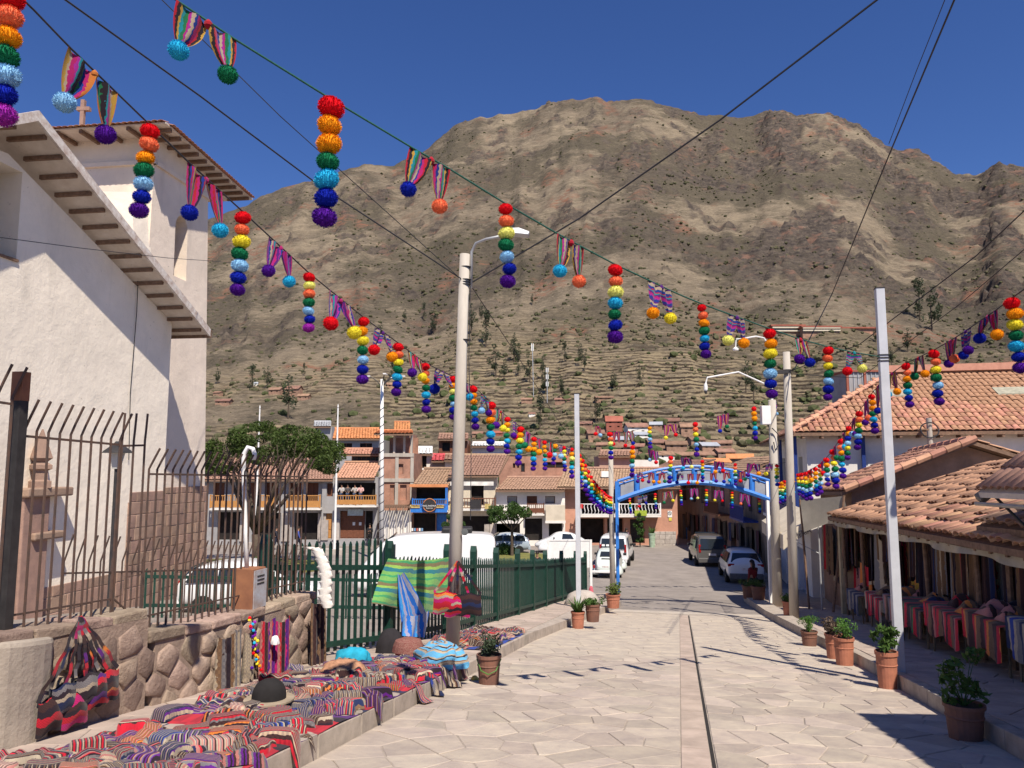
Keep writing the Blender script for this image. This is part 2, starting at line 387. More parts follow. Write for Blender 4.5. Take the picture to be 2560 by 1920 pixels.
ZZ += rock*fade*((np.floor(strat)+np.clip((sfr-.55)/.2, 0, 1)-strat)*11.0+(fbm(XX/6, YY/6, 4)-.5)*17)
tz = np.clip((tc_-.015)/.03, 0, 1)*np.clip((.42-tc_)/.16, 0, 1)*np.clip((fbm(XX/80+4, YY/80, 3)-.22)*6, 0, 1)
TH_ = 1.7; stp = (ZZ+3.5*fbm(XX/70+2, YY/70+7, 3))/TH_; fr_ = stp-np.floor(stp)
ZZ += tz*TH_*(np.floor(stp)+np.clip((fr_-.62)/.2, 0, 1)-stp)*1.0
red = np.clip((fbm(wx/34+77, wy/34+5, 4)-.63)*10, 0, 1)*np.clip((tc_-.25)/.1, 0, 1)
scr = np.clip((fbm(wx/75+12, wy/75+31, 5)-.36)*3.2, 0, 1)*np.clip(tc_*2.0-.1, .08, 1)
me = bpy.data.meshes.new('mountain'); nv = NT*NR
me.vertices.add(nv); me.vertices.foreach_set('co', np.stack([XX, YY, ZZ], -1).astype(np.float32).ravel())
ii, jj = np.meshgrid(np.arange(NR-1), np.arange(NT-1), indexing='ij'); a = (ii*NT+jj).ravel()
quads = np.stack([a, a+NT, a+NT+1, a+1], -1).astype(np.int32)
me.loops.add(quads.size); me.loops.foreach_set('vertex_index', quads.ravel()); me.polygons.add(len(quads))
me.polygons.foreach_set('loop_start', np.arange(0, quads.size, 4, dtype=np.int32)); me.polygons.foreach_set('loop_total', np.full(len(quads), 4, np.int32))
me.update(calc_edges=True); me.validate()
for nm, arr in (('rock', rock), ('red', red), ('scr', scr), ('ter', tz)):
    at_ = me.attributes.new(nm, 'FLOAT', 'POINT'); at_.data.foreach_set('value', arr.astype(np.float32).ravel())
m, t, b, N, L = nodes('mountain side')
def noise(sc_, det=8, rough=.65, zs=2.6):
    n = N('ShaderNodeTexNoise'); n.inputs['Scale'].default_value = sc_; n.inputs['Detail'].default_value = det; n.inputs['Roughness'].default_value = rough
    tcx = N('ShaderNodeTexCoord'); mpx = N('ShaderNodeMapping'); mpx.inputs['Scale'].default_value = (1, 1, zs); L(tcx.outputs['Object'], mpx.inputs[0]); L(mpx.outputs[0], n.inputs['Vector']); return n.outputs['Fac']
def attr(nm): n = N('ShaderNodeAttribute'); n.attribute_name = nm; return n.outputs['Fac']
def mth(op, a, b_=None):
    n = N('ShaderNodeMath'); n.operation = op; n.use_clamp = True
    for i, x in enumerate((a, b_)):
        if x is None: continue
        if isinstance(x, (int, float)): n.inputs[i].default_value = x
        else: L(x, n.inputs[i])
    return n.outputs[0]
def ramp(f, p0, p1):
    n = N('ShaderNodeMapRange'); n.inputs[1].default_value = p0; n.inputs[2].default_value = p1; L(f, n.inputs[0]); return n.outputs[0]
def mixc(f, a, b_):
    n = N('ShaderNodeMix'); n.data_type = 'RGBA'
    if isinstance(f, float): n.inputs[0].default_value = f
    else: L(f, n.inputs[0])
    for i, x in ((6, a), (7, b_)):
        if isinstance(x, tuple): n.inputs[i].default_value = (*x, 1)
        else: L(x, n.inputs[i])
    return n.outputs[2]
grass = mixc(ramp(noise(.08, 6, .6, 3), .35, .65), (.295, .236, .165), (.20, .16, .116))
grass = mixc(ramp(noise(.35, 6, .7, 7), .52, .66), grass, (.40, .325, .225))
shr = mixc(ramp(noise(.3, 5, .6, 2), .35, .65), (.078, .066, .049), (.13, .108, .078))
ff = mth('ADD', mth('MULTIPLY', noise(.16, 12, .82, 4.5), .6), mth('MULTIPLY', noise(.035, 6, .6, 2), .4))
thr = N('ShaderNodeMath'); thr.operation = 'MULTIPLY_ADD'; L(attr('scr'), thr.inputs[0]); thr.inputs[1].default_value = .17; L(ff, thr.inputs[2])
c = mixc(mth('MULTIPLY', ramp(thr.outputs[0], .50, .60), .92), grass, shr)
c = mixc(mth('MULTIPLY', ramp(noise(.05, 6), .5, .62), mth('MULTIPLY', attr('scr'), .5)), c, (.105, .09, .06))
c = mixc(mth('MULTIPLY', attr('ter'), ramp(noise(.09, 6, .7, 2), .40, .58)), c, (.40, .315, .195))
gpos = N('ShaderNodeNewGeometry'); szz = N('ShaderNodeSeparateXYZ'); L(gpos.outputs['Position'], szz.inputs[0])
wob = N('ShaderNodeMath'); wob.operation = 'MULTIPLY_ADD'; L(noise(.03, 5, .6, 1), wob.inputs[0]); wob.inputs[1].default_value = 9.0; L(szz.outputs[2], wob.inputs[2])
dv = N('ShaderNodeMath'); dv.operation = 'DIVIDE'; L(wob.outputs[0], dv.inputs[0]); dv.inputs[1].default_value = 2.1
frc = N('ShaderNodeMath'); frc.operation = 'FRACT'; L(dv.outputs[0], frc.inputs[0])
bnd = mth('MULTIPLY', ramp(frc.outputs[0], .42, .5), ramp(frc.outputs[0], .96, .88))
c = mixc(mth('MULTIPLY', mth('MULTIPLY', attr('ter'), bnd), ramp(noise(.12, 6, .7, 1), .36, .52)), c, (.075, .056, .04))
c = mixc(mth('MULTIPLY', attr('red'), ramp(noise(.12, 6), .45, .6)), c, (.27, .13, .085))
rk = mixc(ramp(noise(.15, 8, .7), .4, .62), (.15, .12, .098), (.055, .046, .044))
rk = mixc(ramp(noise(.05, 5), .55, .68), rk, (.24, .14, .105))
c = mixc(mth('MULTIPLY', attr('rock'), ramp(noise(.25, 9, .75, .8), .34, .46)), c, rk)
L(c, b.inputs['Base Color']); b.inputs['Roughness'].default_value = .95; b.inputs['Specular IOR Level'].default_value = .1
bp = N('ShaderNodeBump'); bp.inputs['Distance'].default_value = 2.6; bp.inputs['Strength'].default_value = .9; L(noise(.5, 10, .8, 2), bp.inputs['Height']); L(bp.outputs[0], b.inputs['Normal'])
me.materials.append(m); mo = bpy.data.objects.new('mountain', me); COL.objects.link(mo); tag(mo, kind='structure')
def hz(x, y):
    th = math.atan2(x, y); r = math.hypot(x, y); j = (th+1.25)/2.5*(NT-1); j0 = max(0, min(NT-2, int(j))); fj = j-j0
    col = RR[:, j0]; i0 = max(0, min(NR-2, int(np.searchsorted(col, r))-1)); fi = min(1, max(0, (r-col[i0])/(col[i0+1]-col[i0])))
    return float((ZZ[i0, j0]*(1-fi)+ZZ[i0+1, j0]*fi)*(1-fj)+(ZZ[i0, j0+1]*(1-fi)+ZZ[i0+1, j0+1]*fi)*fj)
def hillp(u, v, k0=120):
    r = ray(u, v); k = k0
    while k < 1500 and CZ+r.z*k > hz(r.x*k, r.y*k): k += 1.5
    return Vector((r.x*k, r.y*k, hz(r.x*k, r.y*k)))
# scrub on the slope: one uncountable mass of little bushes
def blob(n, rnd=.35):
    bm = bmesh.new(); bmesh.ops.create_icosphere(bm, subdivisions=1, radius=1); V = np.array([v.co[:] for v in bm.verts]); Fc = np.array([[x.index for x in f.verts] for f in bm.faces]); bm.free(); return V, Fc
BV, BF = blob(1)
def scatter_bushes(name, n, tlo, thi, smin, smax, material, dens=None):
    ij = rng.integers(0, NT-1, n*4), (tlo+(thi-tlo)*rng.random(n*4)**1.1)
    i = np.clip((np.searchsorted(tt[:400], ij[1])), 1, 398); keep = (TH[ij[0]] > -.56) & (TH[ij[0]] < .64)
    dn = scr[i, ij[0]]*.7+tz[i, ij[0]]*.35+.1
    keep &= rng.random(len(i)) < dn; i = i[keep][:n]; j = ij[0][keep][:n]; m = len(i)
    s = smin+(smax-smin)*rng.random(m)**2.2
    x = XX[i, j]+rng.normal(0, 1.2, m); y = YY[i, j]+rng.normal(0, 1.2, m); z = np.array([hz(a_, b_) for a_, b_ in zip(x, y)])
    V = BV[None]*(1+.35*(rng.random((m, len(BV), 1))-.5))*np.stack([s*1.25, s*1.25, s*.85], -1)[:, None]
    V = V+np.stack([x, y, z+s*.35], -1)[:, None]
    Fa = (BF[None]+np.arange(m)[:, None, None]*len(BV)).reshape(-1, 3)
    me = bpy.data.meshes.new(name); me.from_pydata(V.reshape(-1, 3).tolist(), [], Fa.tolist()); me.materials.append(material)
    o = bpy.data.objects.new(name, me); COL.objects.link(o); tag(o, kind='stuff'); return o
M_scrub = mat('scrub leaves', (.075, .078, .04), .9, scale=.12, col2=(.13, .115, .068), spec=.1)
scatter_bushes('scrub', 2400, .05, .5, .3, 1.3, M_scrub)
M_gscrub = mat('green scrub leaves', (.06, .075, .03), .9, scale=.12, col2=(.10, .105, .05), spec=.1)
scatter_bushes('green_scrub', 900, .02, .3, .6, 2.0, M_gscrub)
scatter_bushes('upper_scrub', 6000, .3, .97, .6, 1.6, M_scrub)
# ================= shared building helpers
from mathutils.geometry import tessellate_polygon
def wall_holes(outer, holes, fr, depth, close=True):
    "wall face with recessed openings; fr(a, b, o) -> space, o outwards; reveals go in by depth"
    mb = MB(); loops = [[Vector((a, b, 0)) for a, b in outer]]+[[Vector((a, b, 0)) for a, b in h] for h in holes]
    tris = tessellate_polygon(loops); flat = [p for lp in loops for p in lp]
    mb.add([fr(p.x, p.y, 0) for p in flat], [tuple(t) for t in tris])
    for h in holes:
        n = len(h); mb.add([fr(a, b, 0) for a, b in h]+[fr(a, b, -depth) for a, b in h], [(i, (i+1) % n, n+(i+1) % n, n+i) for i in range(n)])
    return mb
def rect(a0, a1, b0, b1): return [(a0, b0), (a1, b0), (a1, b1), (a0, b1)]
def arch(a0, a1, b0, b1, n=8):
    r = (a1-a0)/2; c = (a0+a1)/2
    return [(a0, b0), (a1, b0)]+[(c+r*math.cos(math.pi*k/n), b1-r+r*math.sin(math.pi*k/n)) for k in range(n+1)]
def tile_mesh(w, L_, lift=.5, n=5, th=.016):
    "a barrel tile: tapered half pipe with thickness, running up +y"
    mb = MB()
    for (y, ww) in ((0, w*.56), (L_*1.12, w*.44)):
        for r, dz in ((1, 0), (1, -th/(.0001+1))):
            for k in range(n+1):
                t = math.pi*k/n; rr = ww-(th if dz else 0)
                mb.v.append((-rr*math.cos(t), y, rr*lift*1.6*math.sin(t)*.62+(0.012 if y == 0 else 0)))
    m = n+1
    for k in range(n):
        mb.f.append((k, k+1, 2*m+k+1, 2*m+k)); mb.f.append((m+k+1, m+k, 3*m+k, 3*m+k+1)); mb.f.append((k+1, k, m+k, m+k+1))
    mb.f += [(0, 2*m, 3*m, m), (m-1, 2*m-1, 4*m-1, 3*m-1)]
    return mb
M_tile = mat('roof tile', (.50, .25, .155), .85, scale=9, col2=(.33, .165, .11), bump=.003, rnd=.22)
M_tile_old = mat('old roof tile', (.40, .245, .165), .9, scale=7, col2=(.22, .14, .10), bump=.003, rnd=.25)
M_tile_pink = mat('pink roof tile', (.56, .30, .20), .85, scale=5, col2=(.42, .21, .14), bump=.003, rnd=.2)
def tiled(parent, o, U, V, nU, nV, w, L_, material, nparts=0, mask=None, mess=.3, name='roof_tile', under=True):
    "rows of barrel tiles on a slope: o = eave corner, U along the eave, V up the slope (unit vectors)"
    o, U, V = Vector(o), Vector(U).normalized(), Vector(V).normalized(); Nn = U.cross(V).normalized()
    if Nn.z < 0: Nn = -Nn
    base = tile_mesh(w, L_); key = (round(w, 3), round(L_, 3)); me = None; rest = MB(); lst = []
    for j in range(nV):
        for i in range(nU):
            p = o+U*(w*(i+.5))+V*(L_*j)
            if mask and not mask(i, j, p): continue
            lst.append((p-Vector((0, 0, CZ))).length); lst[-1] = (lst[-1], p)
    lst.sort(key=lambda a: a[0])
    B = Matrix((U, V, Nn)).transposed()
    for k, (d, p) in enumerate(lst):
        R = B @ Euler((random.gauss(0, .02)*mess, random.gauss(0, .05)*mess, random.gauss(0, .05)*mess)).to_matrix()
        q = p+Nn*(random.uniform(0, .012)*mess*3)
        if k < nparts:
            if me is None: me = base.mesh(name, smooth=True); me.materials.append(material)
            inst(name, me, parent, Matrix.Translation(q-WL[parent.name]) @ R.to_4x4())
        else: rest.add([q+R @ Vector(v) for v in base.v], base.f)
    if rest.v: tag(rest.build(name+'s_beyond' if nparts else name+'s', material, parent, smooth=True), kind='stuff')
def ashlar(parent, fr, a0, a1, b0, b1, h, wmin, wmax, material, proud=.03, name='stone', clipf=None, maxn=300):
    b = b0; cnt = 0
    while b < b1-.05:
        hh = min(h*random.uniform(.85, 1.15), b1-b); a = a0-random.uniform(0, wmin)
        while a < a1:
            ww = random.uniform(wmin, wmax); p = rect(max(a, a0)+.008, min(a+ww, a1)-.008, b+.008, b+hh-.008); a += ww
            if p[1][0]-p[0][0] < .05: continue
            if clipf and not clipf((p[0][0]+p[1][0])/2, b+hh/2): continue
            stone_mb(p, fr, proud+random.uniform(-.008, .01), .02, -.03, .004).build(name, material, parent); cnt += 1
        b += hh
# ================= CHURCH
M_plast = mat('white plaster', (.90, .80, .665), .9, .07, .5, .035, 1.6, specks=.55)
M_plast2 = mat('tower plaster', (.80, .68, .56), .9, .08, .5, .03, 1.5, specks=.6)
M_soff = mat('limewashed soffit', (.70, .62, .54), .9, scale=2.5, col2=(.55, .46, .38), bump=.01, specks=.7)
M_wood = mat('weathered beam', (.22, .135, .09), .85, .2, 10)
M_white = mat('white paint', (.80, .79, .77), .7, .06, 3)
M_cstone = mat('pink andesite', (.36, .235, .175), .9, scale=3.5, col2=(.25, .165, .13), bump=.012, bscale=30, rnd=.16)
CD = Vector((.133, .991, 0)).normalized(); CN = Vector((CD.y, -CD.x, 0)); C0 = Vector((-10.9, 24, 0))
def CH(t, z, o=0): return C0+CD*t+CN*o+Vector((0, 0, z))
def chp(u, v, o=0):
    r = ray(u, v); k = ((C0+CN*o-Vector((0, 0, 0))).dot(CN))/r.dot(CN)
    p = Vector((r.x*k, r.y*k, CZ+r.z*k)); return ((p-C0).dot(CD), p.z)
church = thing('church', 'white plastered church with tiled tower, stone base and broad wooden eaves', 'church', CH(-4, gz(*CH(-4, 0).xy)-.1))
j0 = chp(20, 384); j1 = chp(424, 800); sl_r = (j1[1]-j0[1])/(j1[0]-j0[0])
def rake(t): return j1[1]+sl_r*(t-j1[0])
win = chp(40, 655); win2 = chp(-60, 430)
gb = -4.2
wl = wall_holes([(-13, gb), (0, gb), (0, rake(0)), (j0[0], rake(j0[0])), (-13, rake(j0[0])-.6)], [rect(win[0]-1.5, win[0], win[1], win[1]+2.2)], lambda a, b, o: CH(a, b, o), .7)
wl.add([CH(0, gb), CH(0, rake(0)), CH(0, rake(0), -2), CH(0, gb, -2)], [(0, 1, 2, 3)])
wl.build('nave_wall', M_plast, church)
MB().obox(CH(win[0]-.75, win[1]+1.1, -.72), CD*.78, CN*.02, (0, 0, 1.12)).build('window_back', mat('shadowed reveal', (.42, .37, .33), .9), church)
MB().obox(CH(win[0]-.75, win[1]+.03, -.28), CD*.78, CN*.33, (0, 0, .03)).build('window_sill', M_wood, church)
# roof slab over the gable: soffit, verge and purlins
OV = .95; v0 = chp(95, 297, OV); v1 = chp(525, 838, OV); rsl = (v1[1]-v0[1])/(v1[0]-v0[0])
RD = (CD+Vector((0, 0, rsl))); 
def RF(t, up, o): return CH(t, v1[1]+rsl*(t-v1[0])+up, o)
tA, tB = v0[0], v1[0]
vn = chp(0, 314, OV); nsl = (vn[1]-v0[1])/(vn[0]-v0[0])
def RN(t, up, o): return CH(t, v0[1]+nsl*(t-v0[0])+up, o)
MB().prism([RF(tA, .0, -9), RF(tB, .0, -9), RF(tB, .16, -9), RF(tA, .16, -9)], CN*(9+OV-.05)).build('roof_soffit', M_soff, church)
MB().prism([RF(tA, -.05, OV-.05), RF(tB, -.05, OV-.05), RF(tB, .20, OV-.05), RF(tA, .20, OV-.05)], CN*.07).build('verge_board', mat('chipped whitewash', (.72, .68, .63), .9, scale=6, col2=(.40, .28, .22)), church)
for k in range(14):
    t = tB-.35-k*(tB-tA-.5)/13.5
    MB().obox(RF(t, -.05, OV/2-.15), CN*(OV/2+.02), CD*.045, (0, 0, .05)).build('purlin', M_wood, church)
MB().obox(RF(tB+.02, .02, OV/2-.4), CN*(OV/2+.42), CD*.05, (0, 0, .09)).build('eave_beam', M_wood, church)
tN = tA-5
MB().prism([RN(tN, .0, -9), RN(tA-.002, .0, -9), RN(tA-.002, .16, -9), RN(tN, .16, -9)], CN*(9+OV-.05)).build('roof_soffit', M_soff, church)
MB().prism([RN(tN, -.05, OV-.05), RN(tA-.003, -.05, OV-.05), RN(tA-.003, .20, OV-.05), RN(tN, .20, OV-.05)], CN*.07).build('verge_board', MATS['chipped whitewash'], church)
for k in range(6): MB().obox(RN(tA-.5-k*.8, -.07, OV/2-.15), CN*(OV/2+.02), CD*.055, (0, 0, .07)).build('purlin', M_wood, church)
# left-hand upper block (porch gable wall seen above the roof), then the roof covering
ur = (RD).normalized()
tiled(church, RF(tB+.12, .17, -4.5), CN, -ur, 26, 24, .21, .36, M_tile)
# tower
TO = -1.0
tw0 = -.1; tw1 = chp(522, 900, TO)[0]
zt = chp(374, 318, TO+.1)[1]
aw = chp(415, 980, TO), chp(456, 980, TO); az0 = chp(435, 686, TO)[1]; az1 = chp(435, 523, TO)[1]
def TW(a, b, o):
    k_ = (a-tw0)/(tw1+.35-tw0); return CH(a+(.03-.075*k_)*(b+3), b, TO+o-.009*(b+3))
wt = wall_holes([(tw0, gb), (tw1+.35, gb), (tw1+.35, zt), (tw0, zt)], [arch(aw[0][0]+.25, aw[1][0]+.25, az0, az1)], TW, .9)
wt.build('tower_side_wall', M_plast2, church)
wt = MB(); c0 = [TW(tw0, gb, 0), TW(tw0, zt, 0)]
wt.add([c0[0], c0[1], c0[1]-CN*6, c0[0]-CN*6], [(0, 1, 2, 3)])
wt.add([TW(tw1+.35, gb, 0), TW(tw1+.35, zt, 0), TW(tw1+.35, zt, 0)-CN*6, TW(tw1+.35, gb, 0)-CN*6], [(0, 1, 2, 3)])
wt.build('tower_wall', M_plast2, church)
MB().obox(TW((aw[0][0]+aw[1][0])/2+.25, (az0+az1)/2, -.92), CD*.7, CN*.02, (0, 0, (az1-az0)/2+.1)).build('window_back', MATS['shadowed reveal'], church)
MB().obox(TW((tw0+tw1)/2, zt-.9, .04), CD*((tw1-tw0)/2+.1), CN*.06, (0, 0, .07)).build('cornice', M_plast2, church)
MB().obox(TW(tw0, zt-.9, -3)-CD*.04, CN*3.1, CD*.06, (0, 0, .07)).build('cornice', M_plast2, church)
# tower roof: eave slab with hips, brackets under it, tile edge
ez = at(374, 303, 23.3).z; eo = .95
E1 = TW(tw0, ez, 0)-CD*eo+CN*eo; E1.z = ez; r_ = ray(632, 500); k_ = (ez-CZ)/r_.z; E2 = Vector((r_.x*k_, r_.y*k_, ez)); E3 = E1-CN*8; E4 = E2-CN*8
top = (E1+E2+E3+E4)/4+Vector((0, 0, 1.25))
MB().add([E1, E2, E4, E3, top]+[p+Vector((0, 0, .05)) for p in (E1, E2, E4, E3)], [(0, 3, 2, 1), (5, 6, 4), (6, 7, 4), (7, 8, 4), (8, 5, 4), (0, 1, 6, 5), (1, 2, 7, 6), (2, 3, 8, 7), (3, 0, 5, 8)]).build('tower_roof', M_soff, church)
me_t = tile_mesh(.21, .36); 
tiled(church, E1+Vector((0, 0, .05))+((E1+E2)/2-top).normalized()*.13, E2-E1, (top-(E1+E2)/2), int((E2-E1).length/.21), 12, .21, .36, M_tile, 60, mask=lambda i, j, p: abs(i/((E2-E1).length/.21)-.5) < .5-.5*j*.36/((top-(E1+E2)/2).length))
tiled(church, E3+Vector((0, 0, .05))+((E1+E3)/2-top).normalized()*.13, E1-E3, (top-(E1+E3)/2), int((E1-E3).length/.21), 12, .21, .36, M_tile, 60, mask=lambda i, j, p: abs(i/((E1-E3).length/.21)-.5) < .5-.5*j*.36/((top-(E1+E3)/2).length))
for k in range(11):
    p = E1+(E2-E1)*((k+.6)/11.2); MB().obox(p-CN*.48-Vector((0, 0, .07)), CN*.46, CD*.05, (0, 0, .06)).build('eave_bracket', M_wood, church)
for k in range(9):
    p = E1+(E3-E1)*((k+.6)/9.5); MB().obox(p+CD*.48-Vector((0, 0, .07)), CD*.46, CN*.05, (0, 0, .06)).build('eave_bracket', M_wood, church)
# white stepped block between nave roof and tower
p0 = at(245, 478, 23.6); p1 = at(330, 480, 23.6)
MB().add([p0, p1, p1+CD*.9, p0+CD*.9]+[q-Vector((0, 0, 5)) for q in (p0, p1+Vector((.45, 0, 0)), p1+CD*.9+Vector((.45, 0, 0)), p0+CD*.9)], [(0, 1, 2, 3), (0, 4, 5, 1), (1, 5, 6, 2), (2, 6, 7, 3), (3, 7, 4, 0)]).build('buttress', M_plast, church)
# stone cladding: nave foot, then the tower foot
sA = chp(317, 1300)[0]; zS = chp(330, 1230)[1]
ashlar(church, lambda a, b, c: CH(a, b, c), sA, -.02, gb+1, zS, .34, .3, .6, M_cstone, .04)
ashlar(church, lambda a, b, c: TW(a, b, c), .05, tw1+.5, gb+1, zS+.05, .34, .3, .6, M_cstone, .04)
zB = chp(200, 1450)[1]
ashlar(church, lambda a, b, c: CH(a, b, c), -8, sA-.02, gb+1.2, zB, .36, .35, .7, M_cstone, .035)
# carved portal pilaster with finial
pt = chp(92, 1300)[0]; zP = chp(92, 1240)[1]
MB().obox(CH(pt-.35, (gb+zP)/2, .14), CD*.42, CN*.14, (0, 0, (zP-gb)/2)).build('pilaster', M_cstone, church, bevel=.03)
MB().obox(CH(pt-.1, zP+.1, .2), CD*.75, CN*.25, (0, 0, .11)).build('pilaster_cornice', M_cstone, church, bevel=.04)
MB().obox(CH(pt+.0, zP-.95, .2), CD*.5, CN*.2, (0, 0, .09)).build('pilaster_cornice', M_cstone, church, bevel=.04)
MB().obox(CH(pt-1.4, (gb+zP)/2-.6, .14), CD*.3, CN*.13, (0, 0, (zP-gb)/2-.6)).build('pilaster', M_cstone, church, bevel=.03)
f = CH(pt-.25, zP+.2, .2)
MB().lathe([(.30, 0), (.30, .16), (.2, .2), (.2, .42), (.3, .46), (.3, .55), (.16, .62), (.30, .72), (.02, 1.42)], f, 4).build('finial', M_cstone, church)
# cross on the tower ridge
cp = at(206, 300, 27); 
MB().obox(cp+Vector((0, 0, .15)), (.07, 0, 0), (0, .07, 0), (0, 0, .62)).obox(cp+Vector((.03, 0, .42)), (.24, 0, 0), (0, .08, 0), (0, 0, .07)).build('stone_cross', M_cstone, church)
# electric cable down the wall
MB().tube([CH(*chp(345, 600), .05), CH(*chp(338, 780), .05), CH(*chp(322, 980), .05), CH(*chp(318, 1150), .05)], .012, 5).build('wall_cable', M_dark, church)
# ================= STONE WALL with iron railing
M_wstone = mat('field stone', (.43, .325, .25), .95, scale=6, col2=(.26, .185, .14), bump=.03, bscale=22, rnd=.30)
M_wmort = mat('mud mortar', (.36, .265, .205), .95, .15, 6, .015, 30)
M_plend = mat('cement render', (.37, .315, .26), .95, .12, 3, .012, 18)
WLF = -5.05
def wtop(pts):
    r = []
    for u, v in pts: p = atl(u, v, WLF); r.append((slof(p)[0], p.z))
    return r
TA = wtop([(26, 1592), (156, 1562), (373, 1523)]); TB = wtop([(390, 1577), (538, 1550), (716, 1503), (786, 1478)])
wall = thing('stone_wall', 'low rubble stone wall carrying the iron railing beside the church', 'wall', PG(7.4, -5.25))
def wpoly(T):
    return [(T[0][0], gzs(T[0][0])-.05), (T[-1][0], gzs(T[-1][0])-.05)]+[(a, b-.08) for a, b in reversed(T)]
sA0 = TA[0][0]-.9
TA = [(sA0, TA[0][1]+.10)]+TA
for T in (TA, TB):
    MB().prism([P(a, WLF, b) for a, b in wpoly(T)], P(0, -.42)).build('wall_core', M_wmort, wall)
def topat(s):
    T = TA if s <= TA[-1][0] else TB
    return float(np.interp(s, [a for a, b in T], [b for a, b in T]))
sE = TB[-1][0]
for p in cells(TA[1][0]+.42, sE, -2.2, .9, .36, .24, .035, .26):
    cs = sum(q[0] for q in p)/len(p); cz = sum(q[1] for q in p)/len(p); t = topat(cs); g_ = gzs(cs)+.16
    if cz > t-.14 or cz < g_: continue
    p = clip(p, (0, 1), t-.09); p = clip(p, (0, -1), -(g_-.1))
    if len(p) < 3: continue
    stone_mb(p, lambda a, b, c: P(a, WLF+c, b), .016+random.uniform(-.008, .014), .028, -.05, .007).build('stone', M_wstone, wall, smooth=True)
q = TA[0][0]
while q < sE-.05:
    L_ = random.uniform(.3, .6); e = min(q+L_, sE); 
    if q < TA[-1][0] < e: e = TA[-1][0]
    z0, z1 = topat(q+.01), topat(e-.01); o_ = random.uniform(-.02, .05)
    MB().prism([P(q+.01, WLF+.02+o_, z0-.10), P(e-.01, WLF+.02+o_, z1-.10), P(e-.01, WLF+.02+o_, z1+random.uniform(-.02, .02)), P(q+.01, WLF+.02+o_, z0+random.uniform(-.02, .02))], P(0, -.48)).build('coping_stone', M_wstone, wall, bevel=.02)
    q = e
# rendered rounded pier at the near end
mb = MB(); s0_, s1_ = TA[1][0]-.15, TA[1][0]+.42
prof = []
for k in range(9):
    a = math.pi*k/8; prof.append((s0_+(s1_-s0_)*.5-(s1_-s0_)*.5*math.cos(a), .10*math.sin(a)))
mb.prism([P(a, WLF+.0+b, gzs(a)-.05) for a, b in prof]+[P(s1_, WLF-.3, gzs(s1_)-.05), P(s0_, WLF-.3, gzs(s0_)-.05)], (0, 0, topat(s0_)-gzs(s0_)+.02)).build('rendered_pier', M_plend, wall, bevel=.05)
# iron railing panels
M_iron = mat('rusty iron', (.062, .046, .04), .7, scale=14, col2=(.12, .065, .045), spec=.35)
M_irond = mat('black iron', (.035, .032, .032), .55, .2, 10, spec=.4)
M_rust = mat('rust plate', (.34, .15, .075), .85, scale=4, col2=(.20, .085, .05), bump=.002)
def railing(label, s0, s1, lr, zr0, zr1, h, step, bend=.1, straight=()):
    t = thing('iron_railing', label, 'railing', P((s0+s1)/2, lr, topat((s0+s1)/2)), 'iron railing panels on the stone wall'); n = int((s1-s0)/step)
    for k in range(n+1):
        a = s0+(s1-s0)*k/n; zt_ = zr0+(zr1-zr0)*k/n; zb = topat(min(max(a, sA0), sE))-.06
        b = bend if k not in straight else .0
        MB().tube([P(a, lr, zb), P(a, lr, zt_+.05), P(a+.01, lr+b*.35, zt_+h*.5), P(a+.02, lr+b, zt_+h)], .012, 6).build('bar', M_iron, t)
    MB().obox((P(s0, lr, zr0)+P(s1, lr, zr1))/2, (P(s1, lr, zr1)-P(s0, lr, zr0))/2, P(0, .006), (0, 0, .010)).build('rail', M_iron, t)
    zb0, zb1 = topat(max(s0, sA0))+.12, topat(s1)+.12
    MB().obox((P(s0, lr, zb0)+P(s1, lr, zb1))/2, (P(s1, lr, zb1)-P(s0, lr, zb0))/2, P(0, .006), (0, 0, .008)).build('rail', M_iron, t)
LR = -5.25
a0 = slof(atl(60, 1100, LR))[0]; a1 = slof(atl(300, 1110, LR))[0]; za = atl(60, 1090, LR).z; zb = atl(300, 1112, LR).z
railing('taller rusty iron railing panel with bent tips next to the black post', a0, a1, LR, za, zb, .30, .115)
b0 = slof(atl(372, 1185, LR))[0]; b1 = slof(atl(768, 1190, LR))[0]; zc = atl(372, 1185, LR).z; zd = atl(768, 1192, LR).z
railing('lower rusty iron railing panel with bent tips next to the green fence', b0, b1, LR, zc, zd, .26, .125)
railing('narrow straight iron railing panel between the tall and low ones', slof(atl(305, 1110, LR))[0], slof(atl(362, 1110, LR))[0], LR, atl(310, 1115, LR).z, atl(360, 1113, LR).z, .32, .13, 0.0)
p_ = atl(28, 1300, LR); s_p = slof(p_)[0]
post = thing('iron_post', 'tall black iron gate post with rusty top at the end of the railing', 'post', P(s_p, LR, gzs(s_p)))
MB().sbox(s_p-.04, s_p+.04, LR-.05, LR+.05, gzs(s_p), atl(28, 1000, LR).z).build('post', M_irond, post)
MB().sbox(s_p-.042, s_p+.042, LR-.052, LR+.052, atl(28, 1000, LR).z, atl(40, 928, LR).z).build('rusty_top', M_rust, post)
railing('partly hidden iron railing panel left of the black post', s_p-.5, s_p-.07, LR, p_.z+.95, p_.z+.93, .30, .11)
